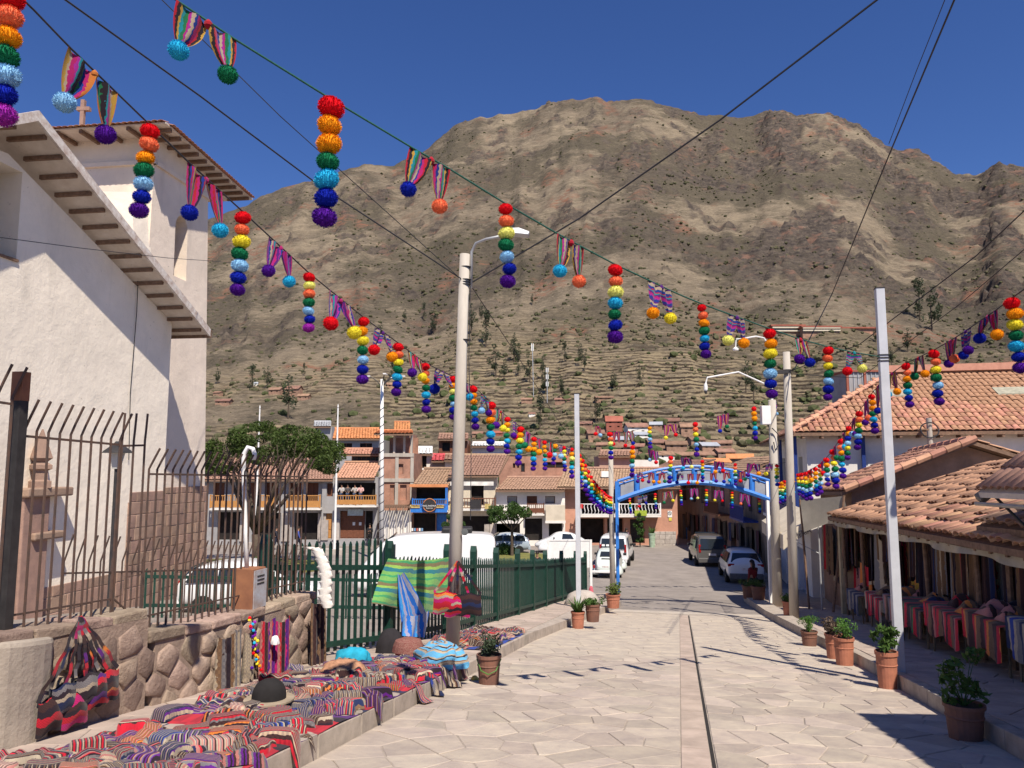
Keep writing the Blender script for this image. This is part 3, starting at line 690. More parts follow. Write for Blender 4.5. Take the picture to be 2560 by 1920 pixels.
# inner low railing of the churchyard
t = thing('churchyard_railing', 'lower iron railing standing inside the churchyard by the tower', 'railing', P(12, -8, gzs(12)))
for k in range(34):
    s_ = 8.6+k*.24; l_ = -7.8-.02*k; g_ = gzs(s_)
    MB().tube([P(s_, l_, g_), P(s_, l_, g_+1.5), P(s_, l_+.12, g_+1.85)], .012, 5).build('bar', M_iron, t)
for h_ in (.3, 1.35): MB().obox((P(8.6, -7.8, gzs(8.6)+h_)+P(16.6, -8.46, gzs(16.6)+h_))/2, (P(16.6, -8.46, gzs(16.6)+h_)-P(8.6, -7.8, gzs(8.6)+h_))/2, P(0, .01), (0, 0, .012)).build('rail', M_iron, t)
# lantern in the churchyard
lp = at(270, 1540, 14.5); t = thing('lantern_post', 'black wrought iron lantern post in front of the church wall', 'lantern', (lp.x, 14.5, gz(lp.x, 14.5)))
zl = at(270, 1172, 14.5).z
MB().tube([(lp.x, 14.5, gz(lp.x, 14.5)), (lp.x, 14.5, zl)], .035, 8).build('post', M_irond, t)
MB().lathe([(.08, 0), (.15, .28), (.16, .3)], (lp.x, 14.5, zl), 6).build('lamp_glass', mat('milky glass', (.55, .54, .5), .3, .05), t)
MB().lathe([(.30, .30), (.27, .34), (.1, .46), (.04, .52)], (lp.x, 14.5, zl), 6).build('lamp_cap', M_irond, t)
# ================= green picket fence
M_green = mat('dark green paint', (.008, .042, .029), .5, .2, 8, spec=.4)
FP = [(9.6, -5.5), (12.25, -4.75), (14.6, -4.45), (16.4, -4.4), (18.2, -4.32), (20.4, -4.25), (22.3, -4.2), (24.2, -4.15), (27, -4.05), (30, -3.95), (32.4, -3.85)]
ft = thing('picket_fence', 'dark green wooden picket fence running along the left sidewalk', 'fence', PG(18, -4.3))
def picket(p, d, h, w, t_, point):
    d = d.normalized()*w/2; n = Vector((-d.y, d.x, 0)).normalized()*t_/2; z = Vector((0, 0, 1)); mb = MB()
    prof = [-d, d, d+z*h, z*(h+point), -d+z*h] if point > 0 else [-d, d, d+z*(h+.06), -d+z*h]
    return mb.prism([p+q-n for q in prof], n*2)
for i in range(len(FP)-1):
    A_, B_ = PG(*FP[i], .2), PG(*FP[i+1], .2); d = (B_-A_); dn = Vector((d.x, d.y, 0)); L_ = dn.length; n = int(L_/.145)
    for k in range(n):
        p = A_+d*((k+.5)/n); picket(p+Vector((0, 0, -.1 if i else .05)), dn, 1.50+random.uniform(-.02, .02)+(.0 if i else .16*k/n), .058, .02, 0 if i else .05).build('picket', M_green, ft)
    nn = Vector((-dn.y, dn.x, 0)).normalized()*.03
    for hh in (.16, 1.28): MB().obox((A_+B_)/2+Vector((0, 0, hh))-nn, d/2, nn.normalized()*.018, (0, 0, .04)).build('rail', M_green, ft)
for i, q in enumerate(FP):
    p = PG(*q, .0); picket(p, P(1, 0), 1.80, .13, .13, .12).build('fence_post', M_green, ft)
FP2 = [(17, -13), (19, -9), (20, -6.2)]
t2 = thing('inner_fence', 'second dark green picket fence behind the churchyard railing', 'fence', PG(18, -9))
for i in range(2):
    A_, B_ = PG(*FP2[i]), PG(*FP2[i+1]); d = B_-A_; dn = Vector((d.x, d.y, 0)); n = int(dn.length/.2)
    for k in range(n+1): picket(A_+d*(k/n), dn, 1.15, .05, .025, 0).build('picket', M_green, t2)
    for hh in (.3, 1.0): MB().obox((A_+B_)/2+Vector((0, 0, hh)), d/2, Vector((-dn.y, dn.x, 0)).normalized()*.03, (0, 0, .04)).build('rail', M_green, t2)
# white notice board behind the fence end
t = thing('white_board', 'blank white board in a white frame standing behind the green fence', 'board', at(1420, 1490, 34))
q0, q1 = at(1372, 1395, 34), at(1476, 1395, 34); zt0 = at(1420, 1352, 34).z; zt1 = zt0-1.15
MB().box(q0.x, q1.x, 33.97, 34.03, zt1, zt0).build('panel', M_white, t)
for x in (q0.x-.02, q1.x+.02): MB().box(x-.05, x+.05, 33.94, 34.06, gz(x, 34), zt0+.05).build('leg', M_white, t)
MB().box(q0.x, q1.x, 33.95, 34.05, zt0, zt0+.05).build('frame_rail', M_white, t)
# ================= POLES, ARCH, CABLES
M_conc = mat('pole concrete', (.50, .455, .395), .9, scale=3, col2=(.34, .30, .255), bump=.004, stretch=(1, 1, .25))
M_grey = mat('grey painted steel', (.56, .57, .60), .5, .06, 4, spec=.4)
M_steel = mat('galvanised steel', (.45, .46, .47), .45, .08, 6, metal=.3)
M_blue = mat('blue steel paint', (.035, .19, .60), .45, .1, 5, spec=.4)
M_cable = mat('cable', (.035, .035, .04), .6, .1, 5)
def round_pole(label, base, top, r0, r1, m=M_conc, name='utility_pole'):
    t = thing(name, label, 'pole', base); MB().tube([base-Vector((0, 0, .1)), base+(top-base)*.5, top], [r0, (r0+r1)/2, r1], 18).build('shaft', m, t, smooth=True); return t
# near left concrete pole with lamp arm
b3 = PG(11.1, -3.30, .18); y3 = b3.y; t3 = at(1162, 636, y3); t3.y = b3.y
p3 = round_pole('weathered concrete lamp pole on the left sidewalk beside the hanging bags', b3, t3, .105, .078)
for v in (668, 700, 706, 712, 850, 1440): 
    q = at(1164, v, y3); MB().lathe([(.088+.02*(v > 900), -.006), (.092+.02*(v > 900), 0), (.088+.02*(v > 900), .006)], (q.x, y3, q.z), 14).build('wire_band', M_cable, p3)
MB().tube([at(1178, 720, y3), at(1179, 630, y3), at(1190, 608, y3-.05), at(1215, 598, y3-.15), at(1255, 590, y3-.3)], .022, 8).build('lamp_arm', M_steel, p3, smooth=True)
hd = at(1288, 582, y3-.35); mb = MB()
mb.prism([hd+Vector(v) for v in ((-.22, -.10, -.01), (.20, -.10, -.06), (.22, -.08, .0), (.05, -.06, .07), (-.18, -.06, .06))], (0, .2, 0)); lh = mb.build('lamp_head', M_steel, p3, bevel=.015)
MB().lathe([(.05, 0), (.05, .06), (.03, .075)], hd+Vector((-.06, 0, .07)), 12).build('photocell', M_irond, p3)
MB().tube([at(1176, 715, y3-.1), at(1172, 900, y3-.13), at(1178, 1100, y3-.12), at(1176, 1300, y3-.12)], .006, 5).build('pole_cable', M_cable, p3)
q = at(1162, 1330, y3-.105); MB().lathe([(.055, 0), (.055, .004)], (0, 0, 0), 20)
st_ = MB(); st_.lathe([(.05, -.002), (.05, .002)], (0, 0, 0), 20); o_ = st_.build('round_sticker', mat('sticker', (.12, .13, .13), .6), p3, local=True)
o_.rotation_euler = (R90, 0, 0); o_.location = q-b3+Vector((0, -.006, 0))
# grey square posts
def square_post(label, base, ztop, w):
    t = thing('steel_post', label, 'post', base)
    MB().obox(base+Vector((0, 0, (ztop-base.z)/2-.05)), P(w/2, 0), P(0, w/2), (0, 0, (ztop-base.z)/2+.05)).build('shaft', M_grey, t, bevel=.008)
    MB().obox(Vector((base.x, base.y, ztop+.006)), P(w/2+.006, 0), P(0, w/2+.006), (0, 0, .006)).build('cap', M_irond, t)
    return t
b1 = PG(12.45, 3.12, .0); t1 = at(2208, 722, b1.y); p1 = square_post('tall white-grey square steel post at the right kerb beside a planter', b1, t1.z, .125)
for v in (888, 895, 903): MB().obox(Vector((b1.x, b1.y, at(2212, v, b1.y).z)), P(.072, 0), P(0, .072), (0, 0, .008)).build('cable_tie', M_cable, p1)
b2 = PG(24.4, -3.12, .18); t2_ = at(1434, 985, b2.y); p2 = square_post('thin grey square steel post near the end of the green fence', b2, t2_.z, .145)
# arch posts and the concrete poles by it
bl = PG(27.8, -2.42, .18); bl = Vector((at(1532, 1500, bl.y).x, bl.y, bl.z))
round_pole('slim concrete pole standing beside the left foot of the blue arch', bl, Vector((bl.x, bl.y, at(1534, 1125, bl.y).z)), .10, .085)
b4 = PG(28.3, 3.35, .18); b4 = Vector((at(1944, 1520, b4.y).x, b4.y, b4.z)); z4 = at(1930, 1000, b4.y).z
p4 = round_pole('concrete pole with camera arms and white box at the right foot of the arch', b4, Vector((at(1930, 1000, b4.y).x, b4.y, z4)), .17, .13)
y4 = b4.y
MB().tube([at(1930, 1010, y4), at(1926, 826, y4)], .045, 10).build('steel_mast', M_white, p4)
MB().tube([at(1926, 966, y4), at(1846, 930, y4), at(1768, 944, y4), at(1764, 960, y4)], .03, 8).build('camera_arm', M_white, p4)
MB().lathe([(.05, .1), (.07, .0), (.07, -.12), (.05, -.16)], at(1764, 966, y4), 12).build('dome_camera', M_white, p4)
MB().lathe([(.055, -.16), (.05, -.24), (.02, -.27)], at(1764, 966, y4), 12).build('camera_eye', M_irond, p4)
MB().tube([at(1926, 870, y4), at(1910, 845, y4), at(1890, 841, y4), at(1866, 845, y4)], .03, 8).build('lamp_arm', M_white, p4)
MB().tube([at(1840, 850, y4), at(1839, 868, y4)], .02, 8).lathe([(.1, -.06), (.11, 0), (.03, .06)], at(1839, 872, y4), 12).tube([at(1866, 845, y4), at(1840, 848, y4)], .02, 8).build('horn_speaker', M_white, p4)
c_ = at(1914, 1038, y4-.25); MB().box(c_.x-.16, c_.x+.16, y4-.35, y4-.12, c_.z-.33, c_.z+.33).build('white_cabinet', M_white, p4, bevel=.02)
MB().tube([at(1930, 1070, y4-.2), at(1945, 1085, y4-.25), at(1948, 1110, y4-.2), at(1938, 1125, y4-.2), at(1934, 1105, y4-.2)], .02, 6).build('cable_loop', M_cable, p4)
b5 = PG(23.4, 3.2, .18); b5 = Vector((at(1986, 1548, b5.y).x, b5.y, b5.z)); t5 = at(1966, 880, b5.y)
p5 = round_pole('bare concrete pole between the arch and the market stalls', b5, t5, .135, .10)
for v in (925, 928, 932): q = at(1968, v, b5.y); MB().lathe([(.115, -.01), (.125, 0), (.115, .01)], q, 14).build('wire_band', M_cable, p5)
MB().obox(at(1956, 930, b5.y-.1), (.18, 0, 0), (0, .05, 0), (0, 0, .05)).build('insulator_bracket', M_irond, p5)
# blue steel arch
AY = 28.6; a_l = at(1544, 1510, AY); a_r = at(1928, 1510, AY+.2)
ar = thing('blue_arch', 'blue steel arch with grey panels spanning the street', 'arch', Vector((a_l.x, AY, gz(a_l.x, AY))))
N_ = 40
def ap(t, k):
    u = 1544+(1928-1544)*t; vt = 1203-46*math.sin(math.pi*(.06+.88*t))+46*math.sin(math.pi*.06); vb = 1250-54*math.sin(math.pi*(.06+.88*t))+54*math.sin(math.pi*.06)
    return at(u, vt+(vb-vt)*k, AY+.2*t)
for k, th_ in ((0, .06), (1, .10), (.2, .03)):
    MB().tube([ap(i/N_, k) for i in range(N_+1)], th_, 6).build('chord', M_blue, ar)
for i in range(16): MB().prism([ap(i/16, .2), ap((i+1)/16, .2), ap((i+1)/16, 1), ap(i/16, 1)], (0, -.03, 0)).build('back_plate', M_blue, ar).location.y += .06
for i in range(9):
    t = i/8; p_, q_ = ap(min(1, max(0, t-.012)), 0), ap(t, 1)
    MB().tube([p_, q_], .06, 6).build('strut', M_blue, ar)
    if i < 8:
        t1_, t2__ = t+.02, t+.105; MB().prism([ap(t1_, .27), ap(t2__, .27), ap(t2__, .9), ap(t1_, .9)], (0, .03, 0)).build('panel', mat('dusty grey panel', (.30, .31, .34), .6, .1, 3), ar)
        MB().tube([ap(t+.03, .08)-Vector((0, .04, 0)), ap(t+.05, .2)-Vector((0, .04, 0))], .02, 6).build('hook', M_blue, ar)
MB().box(a_l.x-.03, a_l.x+.08, AY-.05, AY+.05, gz(a_l.x, AY), ap(0, 0).z).build('post', M_blue, ar)
MB().box(a_r.x-.05, a_r.x+.05, AY+.13, AY+.27, gz(a_r.x, AY), ap(1, 0).z).build('post', M_white, ar)
# overhead cables
CAB = [([(150, -10, 7.0), (500, 240, 8.4), (800, 465, 10), (1164, 704, y3)], .011, 'dark cable from above the church roof to the lamp pole'),
       ([(395, -10, 8), (700, 290, 9), (1000, 560, 10.6), (1164, 708, y3)], .006, 'thin cable running down beside the flag rope to the lamp pole'),
       ([(2205, -10, 7.6), (1800, 300, 9), (1450, 545, 10.6), (1180, 706, y3)], .012, 'thick pale cable crossing the mountain to the lamp pole'),
       ([(2390, -10, 11), (2230, 370, 16), (2080, 735, 26), (1985, 925, b5.y)], .016, 'dark cable falling steeply over the right of the mountain'),
       ([(2366, -10, 12), (2290, 180, 14), (2222, 360, 16)], .008, 'thin cable beside the steep dark cable'),
       ([(2600, 490, 12), (2440, 640, 14.5), (2150, 860, 19), (1970, 930, b5.y)], .012, 'cable climbing from the bare concrete pole over the tiled roofs'),
       ([(2600, 590, 12), (2400, 760, 15), (2150, 945, 19), (1968, 935, b5.y)], .008, 'thin lower cable over the big tiled roof'),
       ([(1176, 712, y3), (1300, 900, 17), (1420, 1090, 26), (1500, 1190, 34)], .008, 'thin cable sagging from the lamp pole toward the plaza'),
       ([(-10, 592, 12), (200, 620, 15), (420, 645, 19), (522, 652, 24), (640, 662, 30)], .008, 'thin cable crossing the church wall')]
for pts, r, lb in CAB:
    P3 = [at(*p) for p in pts]; fine = []
    for i in range(len(P3)-1):
        for k in range(6): fine.append(P3[i].lerp(P3[i+1], k/6))
    fine.append(P3[-1]); tag(MB().tube(fine, r, 5).build('overhead_cable', M_cable), lb, 'cable')
# ================= GARLANDS of pompoms and striped cloths
PC = {'R': ((.72, .012, .02), 'red'), 'C': ((.88, .20, .09), 'coral'), 'O': ((.88, .33, .015), 'orange'), 'Y': ((.85, .72, .05), 'yellow'), 'L': ((.82, .80, .22), 'lemon'), 'G': ((.015, .17, .075), 'green'),
      'S': ((.30, .56, .80), 'sky-blue'), 'T': ((.03, .42, .68), 'turquoise'), 'B': ((.012, .025, .36), 'blue'), 'P': ((.085, .015, .26), 'purple'), 'M': ((.34, .03, .36), 'magenta')}
for k, (c_, n_) in PC.items(): PC[k] = (mat('wool '+n_, c_, 1, .28, 30, spec=.0), n_)
def pompom_mesh(n, core):
    mb = MB(); bm = bmesh.new(); bmesh.ops.create_icosphere(bm, subdivisions=2, radius=core)
    mb.add([v.co[:] for v in bm.verts], [tuple(x.index for x in f.verts) for f in bm.faces]); bm.free()
    ga = math.pi*(3-math.sqrt(5))
    for i in range(n):
        z = 1-2*(i+.5)/n; r = math.sqrt(1-z*z); d = Vector((r*math.cos(ga*i), r*math.sin(ga*i), z))+Vector((random.gauss(0, .12), random.gauss(0, .12), random.gauss(0, .12))); d.normalize()
        a = d.orthogonal().normalized(); a = a*math.cos(i)+d.cross(a)*math.sin(i); w_ = .026 if n > 300 else .07; L_ = random.uniform(.95, 1.06)
        mb.add([d*.72-a*w_*.7, d*.72+a*w_*.7, d*L_+a*w_, d*L_-a*w_], [(0, 1, 2, 3)])
    me = mb.mesh('pompom'); me.materials.append(None); return me
POMN = [pompom_mesh(1100, .915) for _ in range(3)]; POMF = [pompom_mesh(160, .93) for _ in range(2)]
def pompom(parent, loc, rh, rv, c, near):
    M = Matrix.Translation(loc) @ Euler((random.uniform(-.3, .3), random.uniform(-.3, .3), random.uniform(0, 6))).to_matrix().to_4x4() @ Matrix.Diagonal((rh, rh, rv, 1))
    return inst('pompom', random.choice(POMN if near else POMF), parent, M, PC[c][0])
WORDS = ['', 'one', 'two', 'three', 'four', 'five', 'six', 'seven', 'eight', 'nine']
def strand(p, length, cols, where, near):
    cn = [PC[c][1] for c in cols]
    t = thing('pompom_strand', 'pompom strand of '+', '.join(cn[:-1])+' and '+cn[-1]+', '+where, 'pompom strand', p, 'pompom strands on '+where)
    n = len(cols); sp = length/n; rh = min(sp*.66, .098); rv = sp*.54
    MB().tube([(0, 0, .01), (0, 0, -length*.9)], .003, 4).build('string', M_cable, t, local=True)
    sw = random.gauss(0, .015)
    for i, c in enumerate(cols):
        q = 1+random.uniform(-.13, .10); pompom(t, Vector((sw*i*.3+random.gauss(0, .006), random.gauss(0, .006), -sp*(i+.5))), rh*q, rv*q, c, near)
    return t
A_ = dict(r=(.55, .02, .04), p=(.52, .02, .17), v=(.12, .02, .22), b=(.02, .05, .30), t=(.02, .30, .36), g=(.02, .20, .08), y=(.62, .36, .06), o=(.70, .22, .05), w=(.55, .42, .30), k=(.03, .02, .03), m=(.45, .03, .35))
def CL(s): return [A_[c] for c in s]
def CLF(s): return [tuple(x*.62 for x in A_[c]) for c in s]
FLM = [stripes('flag cloth '+k, CLF(k), n_, vert=v_) for k, n_, v_ in (('oywpmtkgbp', 1.0, True), ('prkytgpmwb', 1.3, True), ('rpkbrmyrgp', 1.6, True), ('bvwbrtvpmb', 1.5, False), ('tkpgbmtwvo', 1.6, False), ('mpvmbwptmp', 1.3, True))]
FLN = ['orange, pink and teal', 'pink, red and green', 'crimson and navy', 'violet and blue', 'teal and purple', 'magenta and violet']
def flag(pa, pb, cols, where, near, drop=None, mi=None):
    t = thing('bow_flag', '', 'bunting', pa, 'bow flags on '+where); mi = random.randrange(6) if mi is None else mi; w_ = (pb-pa); L_ = w_.length; drop = drop or L_*.75
    cn = [PC[c][1] for c in cols]
    t['label'] = 'knotted %s cloth with %s pompom%s on the %s' % (FLN[mi], ' and '.join(cn), 's' if len(cn) > 1 else '', where)
    K = w_*.52+Vector((0, 0, -.05*L_)); n = w_.cross(Vector((0, 0, 1))).normalized()
    for side in (0, 1):
        if side == 1 and len(cols) < 2 and random.random() < .5: pass
        O_ = Vector((0, 0, 0)) if side == 0 else w_; d = drop*(1 if side == 0 else random.uniform(.72, 1.05))
        T_ = O_*.82+K*.18+Vector((random.gauss(0, .05)*L_, random.gauss(0, .05)*L_, -d))+n*random.uniform(-.1, .15)*L_
        ph = random.uniform(0, 6); am = L_*.07
        def fn(a, b, O_=O_, T_=T_, ph=ph, side=side):
            tp = O_.lerp(K, a); sq = 1-.66*b**2.6
            c0 = O_.lerp(K, .35).lerp(T_, b); p = c0+(tp-O_.lerp(K, .35))*sq
            return p+n*(am*math.sin(a*11+ph+b*2)*(.3+.7*a)*(.4+.6*(1-b)))+Vector((0, 0, -.1*L_*math.sin(math.pi*a)*b*(1-b)*2))
        MB().grid(fn, 12, 8).build('cloth', FLM[mi], t, local=True, smooth=True)
        if side < len(cols):
            r = min(.098, max(.07, L_*.16)); pompom(t, T_-Vector((0, 0, r*.75)), r, r*.93, cols[side], near)
    MB().lathe([(.01, -.035), (.03, -.01), (.03, .01), (.01, .035)], K, 8).build('knot', FLM[mi], t, local=True)
    return t
def rope(pts, u0, Y0, u1, Y1, where, label, strands, flags, near, r=.008, m=None):
    A = Vector(((u0-1280)/F*Y0, Y0)); B = Vector(((u1-1280)/F*Y1, Y1)); us = [p[0] for p in pts]; vs_ = [p[1] for p in pts]
    sgn = 1 if us[-1] > us[0] else -1
    def pos(u):
        v = float(np.interp(u*sgn, [x*sgn for x in us], vs_)); r_ = ray(u, v); k = r_.x/r_.y
        dx, dy = B.x-A.x, B.y-A.y; den = dx-k*dy; t = (k*A.y-A.x)/den if abs(den) > 1e-6 else 0
        return at(u, v, A.y+t*dy)
    P3 = [pos(u) for u in np.linspace(us[0], us[-1], 70)]
    tag(MB().tube(P3, r, 6).build('garland_rope', m or M_cable, smooth=True), label, 'rope')
    for s_ in strands:
        u, vt, vb, cols = s_; p = pos(u); strand(p, (vb-vt)/F*p.y*1.0, cols, where, near and p.y < 16)
    for f_ in flags:
        ua, ub, cols = f_[:3]; pa, pb = pos(ua), pos(ub)
        if (pb-pa).length > .6: pb = pa+(pb-pa)*(.6/(pb-pa).length)
        if (pb-pa).length < .22: pb = pa+(pb-pa)*(.22/max(1e-3, (pb-pa).length))
        flag(pa, pb, cols, where, near and pa.y < 16, f_[3]/F*pa.y if len(f_) > 3 else None, f_[4] if len(f_) > 4 else None)
    return pos
M_rope = mat('green braided rope', (.02, .10, .075), .8, .2, 60)
rope([(-200, -260), (-60, -110), (77, 17), (170, 114), (363, 301), (471, 405), (608, 530), (773, 683), (907, 792), (1064, 908), (1183, 965), (1268, 1042), (1335, 1092), (1387, 1110), (1436, 1120)], 30, 5.2, 1437, b2.y, 'church-side rope', 'navy rope carrying pompoms from above the churchyard to the thin grey post',
     [(30, -20, 357, 'RCOGSBM'), (375, 315, 562, 'RCOGSBP'), (608, 530, 750, 'RCYGSBP'), (773, 680, 832, 'RLCGSBM'), (907, 790, 962, 'ROYGSBP'), (997, 855, 988, 'RCYGTBP'), (1064, 905, 1030, 'RCOGTBP'), (1132, 940, 1050, 'ROLGSBP'), (1183, 962, 1072, 'ROOGTBP'), (1227, 1020, 1146, 'RCOGTBP'), (1268, 1045, 1138, 'ROYGTBP'), (1301, 1068, 1165, 'ROYGTBP'), (1335, 1093, 1178, 'ROOGTBP'), (1361, 1102, 1177, 'ROOGTBP'), (1387, 1110, 1163, 'OGSBP'), (1410, 1116, 1180, 'RYLGSBP'), (1429, 1120, 1197, 'ROLGTBP')],
     [(170, 293, 'SP', 120, 0), (471, 553, 'BT', 110, 2), (672, 728, 'PT', 75, 5), (822, 878, 'RY', 68, 5), (936, 975, 'RO', 48, 3), (1020, 1050, 'PY', 45, 1), (1090, 1122, 'B', 40, 3), (1150, 1172, 'OT', 35, 5), (1203, 1220, 'SP', 35, 4), (1242, 1260, 'PY', 35, 1), (1280, 1294, 'PR', 30, 3), (1312, 1326, 'GO', 30, 5), (1343, 1356, 'OG', 28, 2), (1370, 1382, 'R', 26, 1), (1396, 1406, 'S', 22, 3), (1418, 1427, 'C', 22, 3)], True)
rope([(280, -120), (440, 0), (590, 100), (828, 248), (1035, 372), (1120, 420), (1262, 508), (1395, 585), (1460, 620), (1540, 662), (1625, 702), (1690, 733), (1755, 760), (1830, 788), (1925, 822), (2000, 848), (2070, 867), (2130, 880), (2212, 894)], 440, 5.0, 2212, b1.y, 'street rope', 'green rope carrying pompoms from overhead across the street to the tall white post',
     [(828, 248, 590, 'ROOGTBP'), (1262, 508, 730, 'RCLGSBP'), (1540, 660, 860, 'RCLTGBP'), (1755, 760, 898, 'RCOGTBP'), (1925, 822, 1000, 'ROYGSBP'), (2070, 866, 1003, 'RCYGSBP')],
     [(440, 592, 'TG', 105, 1), (1025, 1125, 'BC', 95, 1), (1392, 1460, 'TC', 80, 1), (1622, 1680, 'OY', 70, 3), (1820, 1862, 'LO', 55, 3), (1985, 2015, 'PB', 45, 1), (2118, 2150, 'RL', 40, 4)], True, m=M_rope)
posC = rope([(2720, 600), (2620, 680), (2530, 745), (2490, 775), (2395, 840), (2335, 875), (2265, 908), (2212, 945), (2178, 985), (2150, 1025), (2120, 1068), (2095, 1105), (2075, 1135), (2050, 1160), (2020, 1178), (1986, 1186)], 2530, 9.6, 1988, b5.y, 'stall-side rope', 'dark rope carrying pompoms over the market stalls down to the bare concrete pole',
     [(2530, 752, 945, 'ROYGTBP'), (2335, 878, 1018, 'RCYGSBP'), (2265, 915, 1027, 'RCOGTBP'), (2178, 988, 1087, 'ROOGTBP'), (2148, 1030, 1127, 'RCYGSBP'), (2122, 1070, 1155, 'ROBSYGP'), (2101, 1100, 1200, 'RCOGTBP'), (2083, 1128, 1226, 'RCYGSBP'), (2066, 1150, 1222, 'ROGSBP'), (2050, 1162, 1236, 'RCYGSBP'), (2037, 1170, 1242, 'ROOGTBP'), (2025, 1176, 1250, 'RCYGSBP'), (2014, 1180, 1252, 'ROYGSBP'), (2004, 1183, 1245, 'RCYGSBP'), (1995, 1185, 1240, 'ROYGSBP')],
     [(2492, 2450, 'OB', 48, 2), (2430, 2400, 'PB', 48, 3), (2392, 2362, 'CP', 45, 2), (2308, 2285, 'OG', 38, 1), (2240, 2222, 'OT', 45, 2), (2205, 2188, 'RB', 55, 2), (2170, 2160, 'CP', 40, 5), (2138, 2130, 'PS', 35, 2), (2112, 2106, 'T', 30, 2), (2090, 2085, 'G', 25, 5), (2058, 2052, 'R', 25, 5), (2030, 2026, 'O', 22, 2)], True)
rope([(1440, 1122), (1452, 1142), (1464, 1163), (1480, 1195), (1500, 1221), (1518, 1237), (1533, 1243)], 1440, b2.y, 1533, bl.y, 'sagging rope', 'sagging rope packed with pompoms between the thin grey post and the arch',
     [(u, float(np.interp(u, [1440, 1464, 1480, 1500, 1518, 1533], [1122, 1163, 1195, 1221, 1237, 1243])), float(np.interp(u, [1440, 1464, 1480, 1500, 1518, 1533], [1122, 1163, 1195, 1221, 1237, 1243]))+float(np.interp(u, [1447, 1533], [74, 42])), random.choice(['RCYGSBP', 'ROLGSBP', 'ROOGTBP', 'RCYGTBP'])) for u in (1447, 1455, 1462, 1470, 1477, 1484, 1491, 1497, 1503, 1509, 1514, 1519, 1524, 1528)],
     [(1450, 1453, 'RY', 20), (1466, 1469, 'R', 20), (1487, 1490, 'O', 20), (1506, 1508, 'R', 18)], False)
rope([(1986, 1186), (1975, 1195), (1960, 1202), (1946, 1208)], 1986, b5.y, 1944, b4.y, 'short pole rope', 'short rope bunched with pompoms between the two concrete poles by the arch',
     [(u, 1186+(1986-u)*.4, 1186+(1986-u)*.4+52, random.choice(['ROLGSBP', 'RCYGTBP', 'OOLGTB'])) for u in (1980, 1974, 1968, 1962, 1956, 1950)], [], False)
rope([(1436, 1050), (1495, 1066), (1525, 1080), (1570, 1080), (1624, 1066), (1738, 1055), (1808, 1036), (1885, 1016), (1935, 1000)], 1436, b2.y, 1935, b4.y, 'upper arch rope', 'thin rope with pompoms stretched above the blue arch to the camera pole',
     [(1525, 1083, 1152, 'RCLGBP'), (1624, 1066, 1122, 'OYGSBP'), (1738, 1058, 1145, 'RCYGSBP'), (1885, 1018, 1103, 'ROOGTBP')],
     [(1488, 1502, 'RS', 16, 2), (1532, 1550, 'R', 26, 2), (1560, 1582, 'RB', 30, 1), (1660, 1690, 'YR', 28, 2), (1793, 1822, 'BG', 34, 2), (1952-12, 1946-24, 'S', 30, 3)], False, .006)
rope([(1540, 1098), (1581, 1113), (1635, 1126), (1677, 1140), (1756, 1150), (1838, 1158), (1942, 1160), (1985, 1152)], 1540, bl.y-.6, 1985, b5.y, 'middle arch rope', 'thin rope with pompoms stretched just before the blue arch',
     [(1581, 1113, 1192, 'ROOGSBP'), (1677, 1140, 1208, 'RCYGSBP'), (1756, 1153, 1208, 'ROYGTBP'), (1838, 1160, 1216, 'RCYGSBP'), (1942, 1162, 1217, 'RYYGSB')],
     [(1620, 1645, 'SR', 22, 5), (1702, 1728, 'TL', 22, 5), (1785, 1810, 'OR', 22, 5), (1868, 1900, 'PO', 24, 5), (1915, 1925, 'Y', 20, 3)], False, .005)
rope([(1540, 1180), (1640, 1183), (1740, 1185), (1850, 1180), (1926, 1172)], 1540, bl.y-.3, 1926, b4.y-.6, 'low arch rope', 'thin rope with small bow flags in front of the arch panels', [],
     [(1592, 1606, 'PR', 18, 3), (1620, 1634, 'PO', 18, 2), (1647, 1662, 'OG', 18, 2), (1692, 1700, 'B', 18, 3), (1718, 1732, 'RS', 18, 2), (1742, 1752, 'O', 18, 2), (1775, 1789, 'SP', 18, 2), (1808, 1824, 'BT', 18, 2), (1848, 1860, 'RG', 18, 2)], False, .004)
rope([(1540, 1250), (1574, 1244), (1640, 1233), (1735, 1220), (1830, 1229), (1898, 1243), (1940, 1255)], 1540, 35, 1940, 36, 'far arch rope', 'thin rope with small pompoms hanging beyond the blue arch',
     [(1574, 1243, 1283, 'RCYGTBP'), (1638, 1234, 1273, 'RCYGSBP'), (1702, 1224, 1263, 'RCYGSBP'), (1766, 1224, 1266, 'ROYGSBP'), (1830, 1230, 1272, 'ROYGTBP'), (1898, 1244, 1282, 'RCYGTB')],
     [(1594, 1618, 'RB', 22, 4), (1657, 1683, 'GY', 22, 1), (1725, 1745, 'SL', 22, 5), (1786, 1808, 'YR', 22, 5), (1850, 1874, 'CP', 22, 5)], False, .005)
